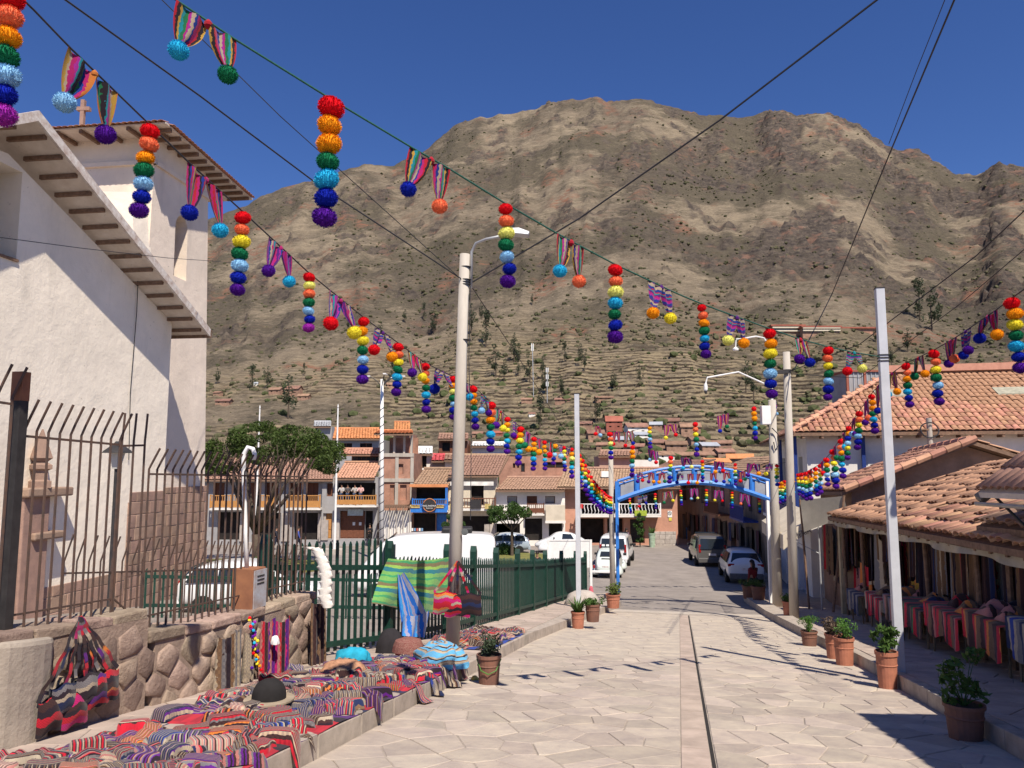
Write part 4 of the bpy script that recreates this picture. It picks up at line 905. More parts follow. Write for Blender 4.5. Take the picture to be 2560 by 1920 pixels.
# ================= PLAZA ROW of houses
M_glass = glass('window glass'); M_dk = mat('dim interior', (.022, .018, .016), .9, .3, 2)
M_brn = mat('brown painted wood', (.17, .065, .035), .6, .15, 8); M_oak = mat('varnished pine', (.50, .24, .075), .55, .15, 8, stretch=(4, 4, .6))
M_gpl = mat('grey render', (.33, .32, .32), .9, .1, 1.5); M_cream = mat('cream render', (.62, .54, .42), .9, .08, 1.5); M_wht = mat('whitewash', (.76, .72, .66), .9, .08, 1.2)
M_salm = mat('salmon render', (.52, .27, .19), .9, .1, 1.2, .01); M_brick = mat('brick wall', (.40, .215, .15), .95, .2, 1.3, .02, 6); M_adobe = mat('adobe', (.33, .20, .14), .95, .2, 1.0, .03, 4)
M_navy0 = mat('dark blue paint', (.02, .05, .24), .5, .1, 5); M_lstone = mat('light ashlar', (.42, .37, .33), .9, .12, 4, rnd=.12); M_orange = mat('orange sheet tile', (.60, .24, .10), .8, .12, 1.5, rnd=.1)
class House:
    def __init__(s, name, label, u0, u1, vt, Y, m, depth=6, vb=None, cat='house', holes=(), rd=.35):
        s.Y = Y; x0, x1 = at(u0, 1200, Y).x, at(u1, 1200, Y).x; zb = min(gz(x0, Y), gz(x1, Y))-.2 if vb is None else at(u0, vb, Y).z; s.zb = zb
        zt = at((u0+u1)/2, vt, Y).z; s.t = thing(name, label, cat, ((x0+x1)/2, Y, zb)); H = []
        for h in holes: a, b = at(h[0], h[2], Y), at(h[1], h[3], Y); H.append(rect(a.x, b.x, max(b.z, zb+.02), a.z))
        fr = lambda a, b, o: Vector((a, Y-o, b))
        mb = wall_holes(rect(x0, x1, zb, zt), H, fr, rd)
        mb.add([(x0, Y, zb), (x0, Y, zt), (x0, Y+depth, zt), (x0, Y+depth, zb), (x1, Y, zb), (x1, Y, zt), (x1, Y+depth, zt), (x1, Y+depth, zb)], [(0, 1, 2, 3), (4, 7, 6, 5), (1, 5, 6, 2), (3, 2, 6, 7)])
        mb.build('wall', m, s.t)
        for h, q in zip(holes, H):
            mm = h[4] if len(h) > 4 else M_dk; nm = h[5] if len(h) > 5 else 'window'
            o = MB().box(q[0][0]-.02, q[1][0]+.02, Y+rd-.02, Y+rd+.02, q[0][1]-.02, q[2][1]+.02).build(nm, mm, s.t)
            if nm == 'window':
                w_ = q[1][0]-q[0][0]; hh = q[2][1]-q[0][1]; f = MB()
                for k in (0, .5, 1) if w_ > 1 else (0, 1): f.box(q[0][0]+w_*k-.04, q[0][0]+w_*k+.04, Y+rd-.09, Y+rd-.03, q[0][1], q[2][1])
                for k in (0, 1): f.box(q[0][0], q[1][0], Y+rd-.085, Y+rd-.035, q[0][1]+hh*k-.04, q[0][1]+hh*k+.04)
                f.build('frame', M_brn, o)
            if nm in ('door', 'gate'):
                w_ = q[1][0]-q[0][0]; hh = q[2][1]-q[0][1]; n = 2 if nm == 'door' else 4
                for i in range(n):
                    for j in range(3 if nm == 'gate' else 2):
                        MB().box(q[0][0]+w_*(i+.12)/n, q[0][0]+w_*(i+.88)/n, Y+rd-.05, Y+rd-.018, q[0][1]+hh*(j+.1)/3, q[0][1]+hh*(j+.9)/3).build('panel', mm, o)
    def box(s, name, u0, u1, v0, v1, m, y0, y1, parent=None):
        a, b = at(u0, v0, s.Y), at(u1, v1, s.Y); return MB().box(a.x, b.x, s.Y+y0, s.Y+y1, b.z, a.z).build(name, m, parent or s.t)
    def roof(s, ue0, ue1, ve, ur0, ur1, vr, m=M_tile_old, over=.7, back=3.2, w=.24, L_=.42, n=0, thick=True):
        e0, e1 = at(ue0, ve, s.Y-over), at(ue1, ve, s.Y-over); r0, r1 = at(ur0, vr, s.Y+back), at(ur1, vr, s.Y+back); dz = Vector((0, 0, -.12))
        rb = MB().add([e0, e1, r1, r0, e0+dz, e1+dz, r1+dz, r0+dz], [(0, 1, 2, 3), (7, 6, 5, 4), (0, 4, 5, 1), (1, 5, 6, 2), (2, 6, 7, 3), (3, 7, 4, 0)]).build('roof', M_wood, s.t)
        V = (r0+r1-e0-e1)/2; U = (e1-e0); nU = max(2, int(U.length/w)); k = (r1-r0).length/U.length
        tiled(s.t, e0+Vector((0, 0, .03)), U, (r0-e0), nU, max(2, int((r0-e0).length/L_)), U.length/nU, L_, m, n, mess=.5)
        rid = MB(); rid.tube([r0+Vector((0, 0, .06)), r1+Vector((0, 0, .06))], .13, 8); rid.build('ridge', m, s.t)
    def balcony(s, u0, u1, vr, vs_, m, y=-.95, step=.16, panel=False, wavy=False):
        a, b = at(u0, vr, s.Y+y), at(u1, vs_, s.Y+y); b_ = thing  # rail to slab
        root = MB().box(a.x, b.x, s.Y+y, s.Y, b.z-.16, b.z).build('balcony_slab', M_wht, s.t)
        MB().box(a.x, b.x, s.Y+y-.02, s.Y+y+.06, a.z-.07, a.z).build('rail', m, root); MB().box(a.x, b.x, s.Y+y-.015, s.Y+y+.05, b.z+.05, b.z+.11).build('rail', m, root)
        if panel: MB().box(a.x, b.x, s.Y+y, s.Y+y+.04, b.z+.05, b.z+(a.z-b.z)*.55).build('panel', m, root)
        x = a.x+.04
        while x < b.x:
            if wavy: MB().tube([(x, s.Y+y+.02, b.z+.1), (x+.05, s.Y+y-.03, b.z+.35*(a.z-b.z)), (x-.03, s.Y+y+.02, b.z+.7*(a.z-b.z)), (x, s.Y+y+.02, a.z-.06)], .03, 6).build('baluster', m, root)
            else: MB().box(x-.022, x+.022, s.Y+y, s.Y+y+.04, b.z+(.55*(a.z-b.z) if panel else .1), a.z-.06).build('baluster', m, root)
            x += step
        for x in (a.x+.05, (a.x+b.x)/2, b.x-.05): MB().box(x-.05, x+.05, s.Y+y-.02, s.Y+y+.07, b.z, a.z+.05).build('post', m, root)
        return root
YB = 62
h = House('balcony_house', 'grey house with long pine balconies behind the umbrella tree', 500, 812, 1193, YB, M_gpl, holes=[(545, 600, 1280, 1350, M_dk, 'shop_opening'), (640, 700, 1282, 1350, M_dk, 'shop_opening'), (736, 803, 1282, 1350, M_dk, 'shop_opening'), (535, 560, 1207, 1262, M_brn), (590, 640, 1207, 1262, M_brn), (665, 695, 1207, 1262, M_brn), (722, 752, 1207, 1262, M_brn), (765, 795, 1207, 1262, M_brn)])
h.roof(500, 832, 1200, 520, 842, 1150); 
for a, b in ((525, 628), (642, 686), (716, 801)): h.balcony(a, b, 1238, 1270, M_oak, panel=True)
for u in (612, 716, 806): h.box('stone_pier', u-10, u+8, 1283, 1353, M_lstone, -.12, .05)
h = House('gallery_house', 'grey house with spectators on its wooden balcony and a brown gate', 806, 945, 1193, YB-.3, M_gpl, holes=[(845, 938, 1207, 1262, M_dk, 'gallery_opening'), (817, 832, 1208, 1241, M_brn), (850, 912, 1277, 1347, M_brn, 'gate'), (913, 931, 1277, 1347, M_dk, 'doorway'), (808, 829, 1283, 1347, M_oak, 'door')])
h.roof(836, 936, 1197, 862, 949, 1157, M_tile_pink); h.balcony(838, 941, 1238, 1263, M_oak, step=.2, panel=True)
h.box('clerestory', 858, 946, 1137, 1158, M_brn, 3.3, 3.6)
for k in range(7): h.box('clerestory_pane', 861+k*12, 871+k*12, 1141, 1156, M_glass, 3.24, 3.31)
e = House.roof(h, 852, 946, 1137, 858, 952, 1124, M_tile_pink, -2.9, 5, .24, .42)
h.box('name_plate', 870, 908, 1273, 1289, mat('pale blue plate', (.42, .50, .53), .6), -.1, -.04)
for u in (883, 899): h.box('paper_notice', u-3, u+3, 1306, 1314, M_white, .24, .29)
for u in (812, 840): h.box('stone_pier', u-8, u+8, 1300, 1350, M_lstone, -.1, .02)
h = House('brick_house', 'tall unfinished brick house with concrete frame and open top floor', 950, 1034, 1133, YB+2, M_brick, holes=[(988, 1008, 1160, 1185, M_brick, 'blind_arch'), (975, 990, 1212, 1250, M_brick, 'blind_opening'), (1000, 1016, 1212, 1250, M_brick, 'blind_opening')], depth=8, rd=.2)
for v in (1133, 1196): h.box('concrete_beam', 949, 1035, v, v+9, M_conc, -.12, .1)
for u in (951, 992, 1030): h.box('concrete_column', u-3, u+3, 1133, 1262, M_conc, -.08, .05)
for u in (955, 985, 1010, 1028): h.box('top_column', u-2, u+2, 1085, 1134, M_conc, .1, .5)
h.box('top_back_wall', 955, 1030, 1090, 1134, M_brick, 4, 4.3); h.roof(935, 1032, 1085, 945, 1030, 1078, M_orange, .8, 6, .3, .5)
sc_ = thing('scaffold_canopy', 'pole canopy with hanging white sheets below the brick house', 'canopy', at(990, 1348, YB-1))
for k in range(5): a = at(957+k*17, 1270, YB-1.6); MB().tube([(a.x, a.y, gz(a.x, a.y)), a], .04, 6).build('pole', M_conc, sc_)
a, b = at(950, 1268, YB-1.8), at(1030, 1272, YB-.4)
for k in range(13): x = a.x+(b.x-a.x)*k/12; MB().box(x-.06, x+.06, YB-2, YB+1.6, a.z-.05, a.z+.05).build('rafter', M_wood, sc_)
def sheet(u0, u1, v0, v1, Y, m, parent, name='sheet', amp=.06, n=5):
    a, b = at(u0, v0, Y), at(u1, v1, Y); ph = random.uniform(0, 6)
    return MB().grid(lambda s, t: (a.x+(b.x-a.x)*s, Y+amp*math.sin(s*n*6.28+ph)*(.3+t)+amp*.5*math.sin(s*17+t*3), a.z+(b.z-a.z)*t), 24, 8).build(name, m, parent, smooth=True)
sheet(957, 1028, 1276, 1347, YB-.9, M_wht, sc_)
h = House('blue_balcony_house', 'narrow house with bright blue balcony and round restaurant sign', 1029, 1120, 1212, YB-.3, M_adobe, holes=[(1041, 1115, 1219, 1250, M_dk, 'gallery_opening'), (1034, 1088, 1283, 1345, M_dk, 'shop_opening'), (1091, 1116, 1283, 1345, M_blue, 'door')])
h.roof(1029, 1122, 1216, 1060, 1142, 1173); h.balcony(1030, 1120, 1247, 1275, M_blue, y=-1.05, panel=True)
h.box('orange_eave', 1028, 1122, 1210, 1217, M_orange, -.95, -.72)
h.box('balcony_apron', 1029, 1121, 1262, 1279, M_blue, -1.16, -1.1)
for u in (1116, 1119): h.box('blue_post', u, u+2, 1215, 1246, M_blue, -.9, -.75)
sg = at(1074, 1263, YB-1.6); me_ = MB().lathe([(.56, 0), (.56, .05)], (0, 0, 0), 28).mesh('disc'); me_.materials.append(M_irond)
o_ = inst('round_sign', me_, h.t, Matrix.Translation(sg-WL[h.t.name]) @ Matrix.Rotation(R90, 4, 'X'))
me_ = MB(); me_.tube([(math.cos(a_)*.5, math.sin(a_)*.5, .055) for a_ in np.linspace(.3, 2.8, 16)], .03, 5); me_.tube([(math.cos(a_)*.5, math.sin(a_)*.5, .055) for a_ in np.linspace(3.5, 5.9, 16)], .03, 5)
mm_ = me_.mesh('ring'); mm_.materials.append(M_orange); inst('sign_ring', mm_, o_)
def letters(body, size, m, parent, M): me = text_mesh(body, size); me.materials.clear(); me.materials.append(m); return inst('lettering', me, parent, M)
letters('RAIZ ANDINA', .17, M_white, o_, Matrix.Translation((0, -.05, .06))); letters('Restaurant', .12, M_white, o_, Matrix.Translation((0, -.22, .06)))
for u in (1042, 1101): q_ = h.box('painted_board', u-12, u+12, 1260, 1268, mat('ochre board', (.55, .42, .16), .7), -1.22, -1.17); letters('PARRILLA', .2, M_brn, q_, Matrix.Translation(at(u, 1264, YB-1.55)-WL[h.t.name]) @ Matrix.Rotation(R90, 4, 'X'))
for k in range(9): h.box('postcard', 1033+k % 5*6, 1037+k % 5*6, 1318+k//5*10, 1325+k//5*10, [M_white, mat('print blue', (.2, .35, .55), .6), mat('print red', (.5, .15, .12), .6)][k % 3], -1.0, -.95)
h = House('timber_balcony_house', 'taller tiled house with timber balcony behind the lamp pole', 1121, 1241, 1188, YB+.2, M_cream, holes=[(1135, 1150, 1218, 1245, M_gpl), (1178, 1209, 1214, 1262, M_dk, 'doorway'), (1130, 1230, 1290, 1348, M_dk, 'shop_opening')])
h.roof(1119, 1246, 1190, 1150, 1274, 1139, back=3.6); h.balcony(1126, 1239, 1245, 1272, M_brn, panel=False, step=.22)
sheet(1126, 1234, 1204, 1214, YB-.9, M_wht, h.t, 'awning_strip', .03); q_ = h.box('black_sign', 1178, 1204, 1248, 1270, M_irond, -1.06, -1.0)
for u in (1134, 1220): h.box('menu_board', u-7, u+7, 1258, 1271, mat('ochre board', (.55, .42, .16)), -1.06, -1.0)
for u in (1218, 1232): h.box('stone_pier', u-7, u+6, 1310, 1352, M_lstone, -.2, 0)
h = House('white_house', 'low white house with long tiled roof and brown middle balcony', 1241, 1412, 1222, YB, M_wht, holes=[(1268, 1293, 1240, 1259, M_gpl), (1317, 1343, 1240, 1262, M_brn, 'door'), (1363, 1388, 1240, 1259, M_gpl), (1240, 1300, 1300, 1352, M_dk, 'shop_opening'), (1312, 1356, 1296, 1352, M_dk, 'shop_opening'), (1372, 1406, 1308, 1352, M_dk, 'shop_opening')])
h.roof(1238, 1412, 1226, 1268, 1414, 1195); h.balcony(1318, 1361, 1259, 1284, M_brn, panel=True, y=-.7)
h.box('cream_hoarding', 1363, 1411, 1262, 1300, M_cream, -.9, -.3); h.box('white_awning', 1240, 1300, 1288, 1306, M_wht, -1.2, -.1); h.box('awning_base', 1362, 1412, 1300, 1306, M_wht, -.95, -.2)
h = House('salmon_house', 'salmon corner house with white balustrade balcony and stone foot', 1412, 1692, 1216, YB+.6, M_salm, holes=[(1446, 1520, 1222, 1287, M_dk, 'gallery_opening'), (1526, 1590, 1222, 1287, M_dk, 'gallery_opening'), (1596, 1650, 1222, 1287, M_glass, 'gallery_opening'), (1446, 1512, 1296, 1358, M_dk, 'doorway'), (1518, 1560, 1296, 1358, M_dk, 'doorway'), (1575, 1612, 1298, 1358, mat('dark roller door', (.06, .06, .06), .6), 'door')], depth=12, rd=.9)
h.roof(1393, 1701, 1219, 1412, 1694, 1172, over=1.1, back=4); h.balcony(1443, 1653, 1259, 1288, M_white, y=-1.2, step=.27, wavy=True)
h.box('skylight', 1507, 1530, 1178, 1193, M_white, 1.0, 1.1)
ashlar(h.t, lambda a, b, c: Vector((a, YB+.6-c, b)), at(1632, 1345, YB).x, at(1694, 1345, YB).x, h.zb, at(1650, 1330, YB).z, .34, .4, .8, M_lstone, .08)
pl = h.box('no_parking_sign', 1669, 1680, 1277, 1293, M_white, -.05, -.01); h.box('yellow_notice', 1672, 1679, 1294, 1302, mat('yellow sheet', (.7, .6, .1), .6), -.04, -.01)
q_ = at(1674.5, 1283, YB+.54); rg = MB(); rg.tube([(q_.x+.13*math.cos(a_), q_.y, q_.z+.13*math.sin(a_)) for a_ in np.linspace(0, 6.28, 20)], .018, 5); rg.tube([q_+Vector((-.09, 0, .09)), q_+Vector((.09, 0, -.09))], .016, 5); rg.build('prohibition_mark', M_irond, pl)
bn = h.box('green_banner', 1580, 1610, 1274, 1287, mat('lime banner', (.36, .45, .05), .7), -1.32, -1.26)
fl_ = thing('striped_flag', 'small red, white and green flag hung on the white balustrade', 'flag', at(1445, 1289, YB-.8))
sheet(1444, 1449, 1260, 1288, YB-.8, mat('flag green', (.02, .2, .08), .8), fl_, 'green_band', .02); sheet(1449, 1454, 1260, 1288, YB-.8, M_white, fl_, 'white_band', .02); sheet(1450, 1458, 1260, 1271, YB-.82, mat('flag red', (.6, .03, .03), .8), fl_, 'red_band', .02)
# second line of town walls and roofs
def shed(name, label, u0, u1, vt, vb, Y, m, roof=None, holes=(), d=6, rm=M_tile_old, cat='house'):
    h = House(name, label, u0, u1, vt, Y, m, depth=d, holes=holes, vb=vb, rd=.2, cat=cat)
    if roof: h.roof(u0-(u1-u0)*.04, u1+(u1-u0)*.04, vt+1, u0+(u1-u0)*.02, u1+(u1-u0)*.03, roof, rm, .5, max(2.5, d*.5), .3, .5)
    return h
shed('orange_roofed_hall', 'long hall with bright orange roof behind the gallery house', 835, 945, 1097, 1180, 82, M_gpl, 1072, [(850, 880, 1108, 1125), (900, 930, 1108, 1125)], 10, M_orange)
shed('orange_attic', 'small attic with bright orange roof above the brick house', 985, 1024, 1083, 1140, 86, M_brick, 1056, (), 6, M_orange)
shed('grey_metal_shed', 'grey sheet-metal shed poking above the umbrella tree', 785, 826, 1066, 1100, 92, M_gpl, 1055, (), 5, M_steel)
shed('brown_shed', 'dark brown timber shed with lean-to roof above the blue balcony', 1096, 1168, 1098, 1140, 78, M_brn, 1086, [(1105, 1125, 1105, 1130), (1135, 1158, 1105, 1130)])
shed('white_tent_stall', 'white and black striped rooftop terrace screen', 1041, 1080, 1135, 1175, 70, M_wht, 1120, [(1050, 1066, 1138, 1170, M_dk, 'screen')], 4, M_white)
shed('red_awning_stall', 'rooftop stall with pink red awning', 1080, 1124, 1152, 1180, 69, M_gpl, 1138, (), 4, mat('red canvas', (.55, .09, .10), .8))
shed('tile_lean_to', 'small tiled lean-to beside the red awning', 1112, 1160, 1150, 1180, 68, M_wht, 1138)
shed('concrete_house', 'bare concrete and brick house behind the white house', 1248, 1330, 1141, 1215, 72, M_brick, None, [(1282, 1288, 1158, 1170), (1292, 1298, 1158, 1170), (1302, 1312, 1158, 1180, M_glass)])
shed('long_brick_house', 'long brick house with dark window band behind the white house', 1330, 1425, 1130, 1215, 74, M_brick, None, [(1365, 1412, 1155, 1170, M_dk, 'window')])
shed('white_gable', 'white sheet roof panels above the concrete house', 1180, 1262, 1115, 1150, 80, M_wht, 1108, (), 5, M_white)
shed('pink_adobe_house', 'wide pinkish adobe wall behind the salmon corner house', 1499, 1585, 1140, 1200, 76, mat('pink adobe', (.47, .31, .23), .9, .1, 1), 1128, [], 5)
shed('white_block', 'plain white block behind the salmon corner house', 1586, 1648, 1150, 1200, 77, M_wht)
# far side street: shaded row facing left, and its end
def srow(label, A, B, H, m, holes, rm=M_tile_old, balc=None):
    zb = min(gzs(A[0]), gzs(B[0]))-.2; pa, pb = P(*A), P(*B); D = (pb-pa).normalized(); Nn = Vector((-D.y, D.x, 0)); Ln = (pb-pa).length; zt = zb+H
    if Nn.x > 0: Nn = -Nn
    Q = lambda a, b, o: pa+D*a+Nn*o+Vector((0, 0, b)); t = thing('lane_house', label, 'house', Q(Ln/2, zb, 0))
    Hh = [rect(a*Ln, b*Ln, zb+c, zb+d) for a, b, c, d, *_ in holes]; mb = wall_holes(rect(0, Ln, zb, zt), Hh, Q, .3)
    mb.add([Q(0, zb, 0), Q(0, zt, 0), Q(0, zt, -7), Q(0, zb, -7), Q(Ln, zb, 0), Q(Ln, zt, 0), Q(Ln, zt, -7), Q(Ln, zb, -7)], [(0, 1, 2, 3), (4, 7, 6, 5), (1, 5, 6, 2)]); mb.build('wall', m, t)
    for h_, q in zip(holes, Hh): MB().obox(Q((q[0][0]+q[1][0])/2, (q[0][1]+q[2][1])/2, -.3), D*((q[1][0]-q[0][0])/2+.02), Nn*.02, (0, 0, (q[2][1]-q[0][1])/2+.02)).build(h_[4], h_[5], t)
    e0, e1, r0, r1 = Q(0, zt-.1, .7), Q(Ln, zt-.1, .7), Q(0, zt+1.5, -3.5), Q(Ln, zt+1.5, -3.5); dz = Vector((0, 0, -.12))
    MB().add([e0, e1, r1, r0, e0+dz, e1+dz, r1+dz, r0+dz], [(0, 1, 2, 3), (7, 6, 5, 4), (0, 4, 5, 1), (1, 5, 6, 2), (2, 6, 7, 3), (3, 7, 4, 0)]).build('roof', M_wood, t)
    tiled(t, e0+Vector((0, 0, .03)), e1-e0, r0-e0, int(Ln/.26), int((r0-e0).length/.45), .26, .45, rm, 0, mess=.5)
    if balc:
        o = MB().obox(Q(Ln*.5, zb+3.1, .45), D*Ln*.28, Nn*.45, (0, 0, .06)).build('balcony', balc, t)
        MB().obox(Q(Ln*.5, zb+4.0, .88), D*Ln*.28, Nn*.03, (0, 0, .04)).build('rail', balc, o)
        for k in range(int(Ln*.56/.22)): MB().obox(Q(Ln*.22+k*.22+.1, zb+3.55, .88), D*.03, Nn*.02, (0, 0, .45)).build('baluster', balc, o)
    for k in range(7): 
        a = random.uniform(.05, .95)*Ln; hh_ = random.uniform(.8, 1.6); MB().grid(lambda x, y: Q(a+.7*x, zb+2.6-hh_*y, .12+.05*math.sin(x*9+y)), 8, 4).build('hung_goods', tex_dark[k % 4], t, smooth=True)
    return t
tex_dark = [mat('lane cloth %d' % i, c, .95, .2, 4) for i, c in enumerate([(.10, .04, .035), (.05, .05, .10), (.16, .12, .08), (.09, .07, .05)])]
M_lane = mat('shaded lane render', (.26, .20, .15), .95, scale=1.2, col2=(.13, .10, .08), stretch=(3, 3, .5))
sd = [(.08, .25, .2, 2.4, 'door', M_brn), (.38, .62, .2, 2.5, 'door', M_dk), (.75, .92, .2, 2.4, 'door', M_blue), (.12, .25, 3.6, 5, 'window', M_brn), (.42, .56, 3.6, 5, 'window', M_navy0), (.75, .9, 3.6, 5, 'window', M_brn)]
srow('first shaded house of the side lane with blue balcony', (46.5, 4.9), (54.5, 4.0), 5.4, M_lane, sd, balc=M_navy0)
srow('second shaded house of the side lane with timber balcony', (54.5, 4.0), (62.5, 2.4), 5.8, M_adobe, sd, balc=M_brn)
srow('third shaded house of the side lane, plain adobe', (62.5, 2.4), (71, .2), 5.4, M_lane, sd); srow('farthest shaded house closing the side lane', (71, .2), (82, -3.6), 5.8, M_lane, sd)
# ================= TREES
M_bark = mat('bark', (.10, .075, .055), .95, .2, 6, .02)
M_leafA = leafmat('pepper tree leaves', (.075, .115, .022), (.045, .07, .016)); M_leafB = leafmat('eucalyptus leaves', (.06, .075, .04), (.035, .05, .025)); M_leafC = leafmat('potted leaves', (.08, .15, .03), (.04, .085, .02)); M_leafD = leafmat('plaza shrub leaves', (.07, .13, .03), (.04, .08, .02))
def leaves(n, sampler, size, asp=.45):
    V = np.zeros((n, 4, 3)); 
    for i in range(n):
        c = np.array(sampler()); a = rng.normal(size=3); a /= np.linalg.norm(a); b = np.cross(a, rng.normal(size=3)); b /= np.linalg.norm(b)+1e-9; s = size*(.6+.8*rng.random())
        V[i] = [c-a*s, c-b*s*asp, c+a*s, c+b*s*asp]
    return V.reshape(-1, 3).tolist(), [(4*i, 4*i+1, 4*i+2, 4*i+3) for i in range(n)]
def clump_sampler(cl, spread):
    w_ = np.array([c[3] for c in cl]); w_ = w_**2/np.sum(w_**2)
    def f():
        c = cl[rng.choice(len(cl), p=w_)]; d = rng.normal(size=3); d /= np.linalg.norm(d); r = c[3]*(.55+.5*rng.random()**.6)
        return (c[0]+d[0]*r, c[1]+d[1]*r, c[2]+d[2]*r*spread)
    return f
Yt = 46; tb = Vector((at(640, 1345, Yt).x, Yt, 0)); tb.z = gz(tb.x, Yt)
tree = thing('umbrella_tree', 'broad dark umbrella-shaped tree standing on the plaza lawn', 'tree', tb); trk = MB()
fork = tb+Vector((0, 0, 2.0)); trk.tube([tb, tb+Vector((.05, 0, 1)), fork], [.32, .25, .27], 10)
cl = []
for k in range(11):
    a = k*2.4; r = 1.2+3.2*random.random(); e = at(random.uniform(545, 820), random.uniform(1110, 1170), Yt); e.y = Yt+2.6*math.sin(a)
    m_ = fork.lerp(e, .5)+Vector((0, 0, -.25)); trk.tube([fork, m_, e], [.16, .10, .04], 7)
    for q in range(4): e2 = e+Vector((random.gauss(0, .7), random.gauss(0, .7), random.uniform(.1, .7))); trk.tube([m_.lerp(e, .6), e2], [.05, .02], 5)
trk.build('trunk', M_bark, tree, smooth=True)
for k in range(150):
    u = random.uniform(505, 850); yy = Yt+random.uniform(-3.2, 3.2); f_ = abs((u-680)/190); vt = 1062+70*f_**2.2; v = random.uniform(vt, min(1180, vt+95)); p = at(u, v, yy); cl.append((p.x, p.y, p.z, random.uniform(.18, .55)))
mb = MB(); mb.add(*leaves(22000, clump_sampler(cl, .65), .085)); mb.build('crown', M_leafA, tree)
Y2 = 53; tb = Vector((at(1280, 1345, Y2).x, Y2, 0)); tb.z = gz(tb.x, Y2)
tree = thing('small_plaza_tree', 'small round-topped tree on the plaza lawn beside the parked hatchback', 'tree', tb); trk = MB(); fork = Vector((tb.x, Y2, at(1280, 1325, Y2).z)); trk.tube([tb, fork], [.12, .09], 8); cl = []
for k in range(7):
    e = at(1232+k*15, random.uniform(1280, 1300), Y2+random.uniform(-.8, .8)); trk.tube([fork, fork.lerp(e, .5)-Vector((0, 0, .1)), e], [.06, .04, .015], 6)
trk.build('trunk', M_bark, tree)
for k in range(40):
    u = random.uniform(1228, 1320); p = at(u, random.uniform(1262+8*abs((u-1275)/45)**2, 1300), Y2+random.uniform(-1.2, 1.2)); cl.append((p.x, p.y, p.z, random.uniform(.2, .38)))
MB().add(*leaves(4500, clump_sampler(cl, .7), .085)).build('crown', M_leafD, tree)
for (u, v, Y_, w_, h_, lb) in ((1135, 1340, 58, .9, 2.6, 'tall leafy bush in front of the timber balcony house'), (660, 1352, 45, 1.2, .6, 'low dark shrub at the foot of the umbrella tree'), (1250, 1348, 54, 1.3, .6, 'low clipped shrub under the small plaza tree'), (1600, 1352, 61, .5, 2.6, 'tall potted climber beside the roller door of the salmon house')):
    p = Vector((at(u, v, Y_).x, Y_, 0)); p.z = gz(p.x, Y_); t = thing('shrub', lb, 'shrub', p); MB().tube([p, p+Vector((0, 0, h_*.6))], .05, 6).build('stem', M_bark, t)
    cl = [(p.x+random.gauss(0, w_*.35), p.y+random.gauss(0, w_*.3), p.z+random.uniform(.15, h_), w_*.3) for _ in range(14)]; MB().add(*leaves(1600, clump_sampler(cl, .9), .09)).build('foliage', M_leafD, t)
# ================= HILLSIDE: village, trees, hotel
def euc(n, H, slim):
    t = thing('eucalyptus_tree', 'x', 'tree'); MB().tube([(0, 0, -.5), (.1, 0, H*.5), (0, .1, H*.95)], [.22, .14, .04], 6).build('trunk', M_bark, t, local=True)
    cl = [(random.gauss(0, slim*H*.07), random.gauss(0, slim*H*.07), H*random.uniform(.25, 1.0), H*random.uniform(.05, .10)) for _ in range(12)]
    MB().add(*leaves(n, clump_sampler(cl, 1.4), H*.026, .5)).build('crown', M_leafB, t, local=True); return t
EU = [euc(700, 10, 1.0), euc(600, 10, .55), euc(650, 10, 1.5), euc(500, 10, .8)]; used = [0]*4
HT = [(1150, 830, 60), (1215, 870, 90), (1240, 945, 80), (1260, 960, 60), (1285, 905, 75), (1295, 940, 55), (1325, 960, 70), (1355, 945, 55), (1365, 985, 70), (1412, 905, 50), (1455, 915, 52), (1462, 930, 48), (1535, 975, 48), (1553, 940, 18), (1600, 960, 45), (1330, 765, 30), (1085, 835, 60), (1060, 800, 40), (1178, 835, 70), (1012, 810, 35), (1205, 800, 45), (630, 975, 60), (668, 970, 50), (720, 1050, 110), (545, 960, 40), (760, 940, 30), (1865, 985, 75), (1885, 1000, 70), (2270, 880, 60), (2300, 800, 100), (2330, 830, 110), (2230, 920, 50), (2190, 860, 40), (1350, 1075, 80), (1490, 1060, 60), (1405, 1000, 60), (2050, 830, 30), (1940, 880, 35), (1170, 760, 30), (870, 830, 32), (950, 845, 40), (980, 950, 45)]
for k, (u, v, hp) in enumerate(HT):
    p = hillp(u, v); d = p.y; i = k % 4; t = EU[i] if not used[i] else copy_tree(EU[i]); used[i] = 1
    s_ = hp/F*d/10; t.location = p; t.scale = (s_, s_, s_); t.rotation_euler = (0, 0, k*1.7); t['label'] = ['loose-crowned', 'slim columnar', 'broad spreading', 'upright'][i]+' eucalyptus tree on the terraced mountainside'; t['group'] = 'eucalyptus trees on the mountainside'
M_hroof = mat('hill roof tile', (.26, .15, .105), .9, .2, .6, rnd=.2); M_hred = mat('red oxide', (.33, .11, .075), .8, .15, .5); M_tin = mat('tin sheet', (.50, .52, .55), .4, .1, .5, metal=.3)
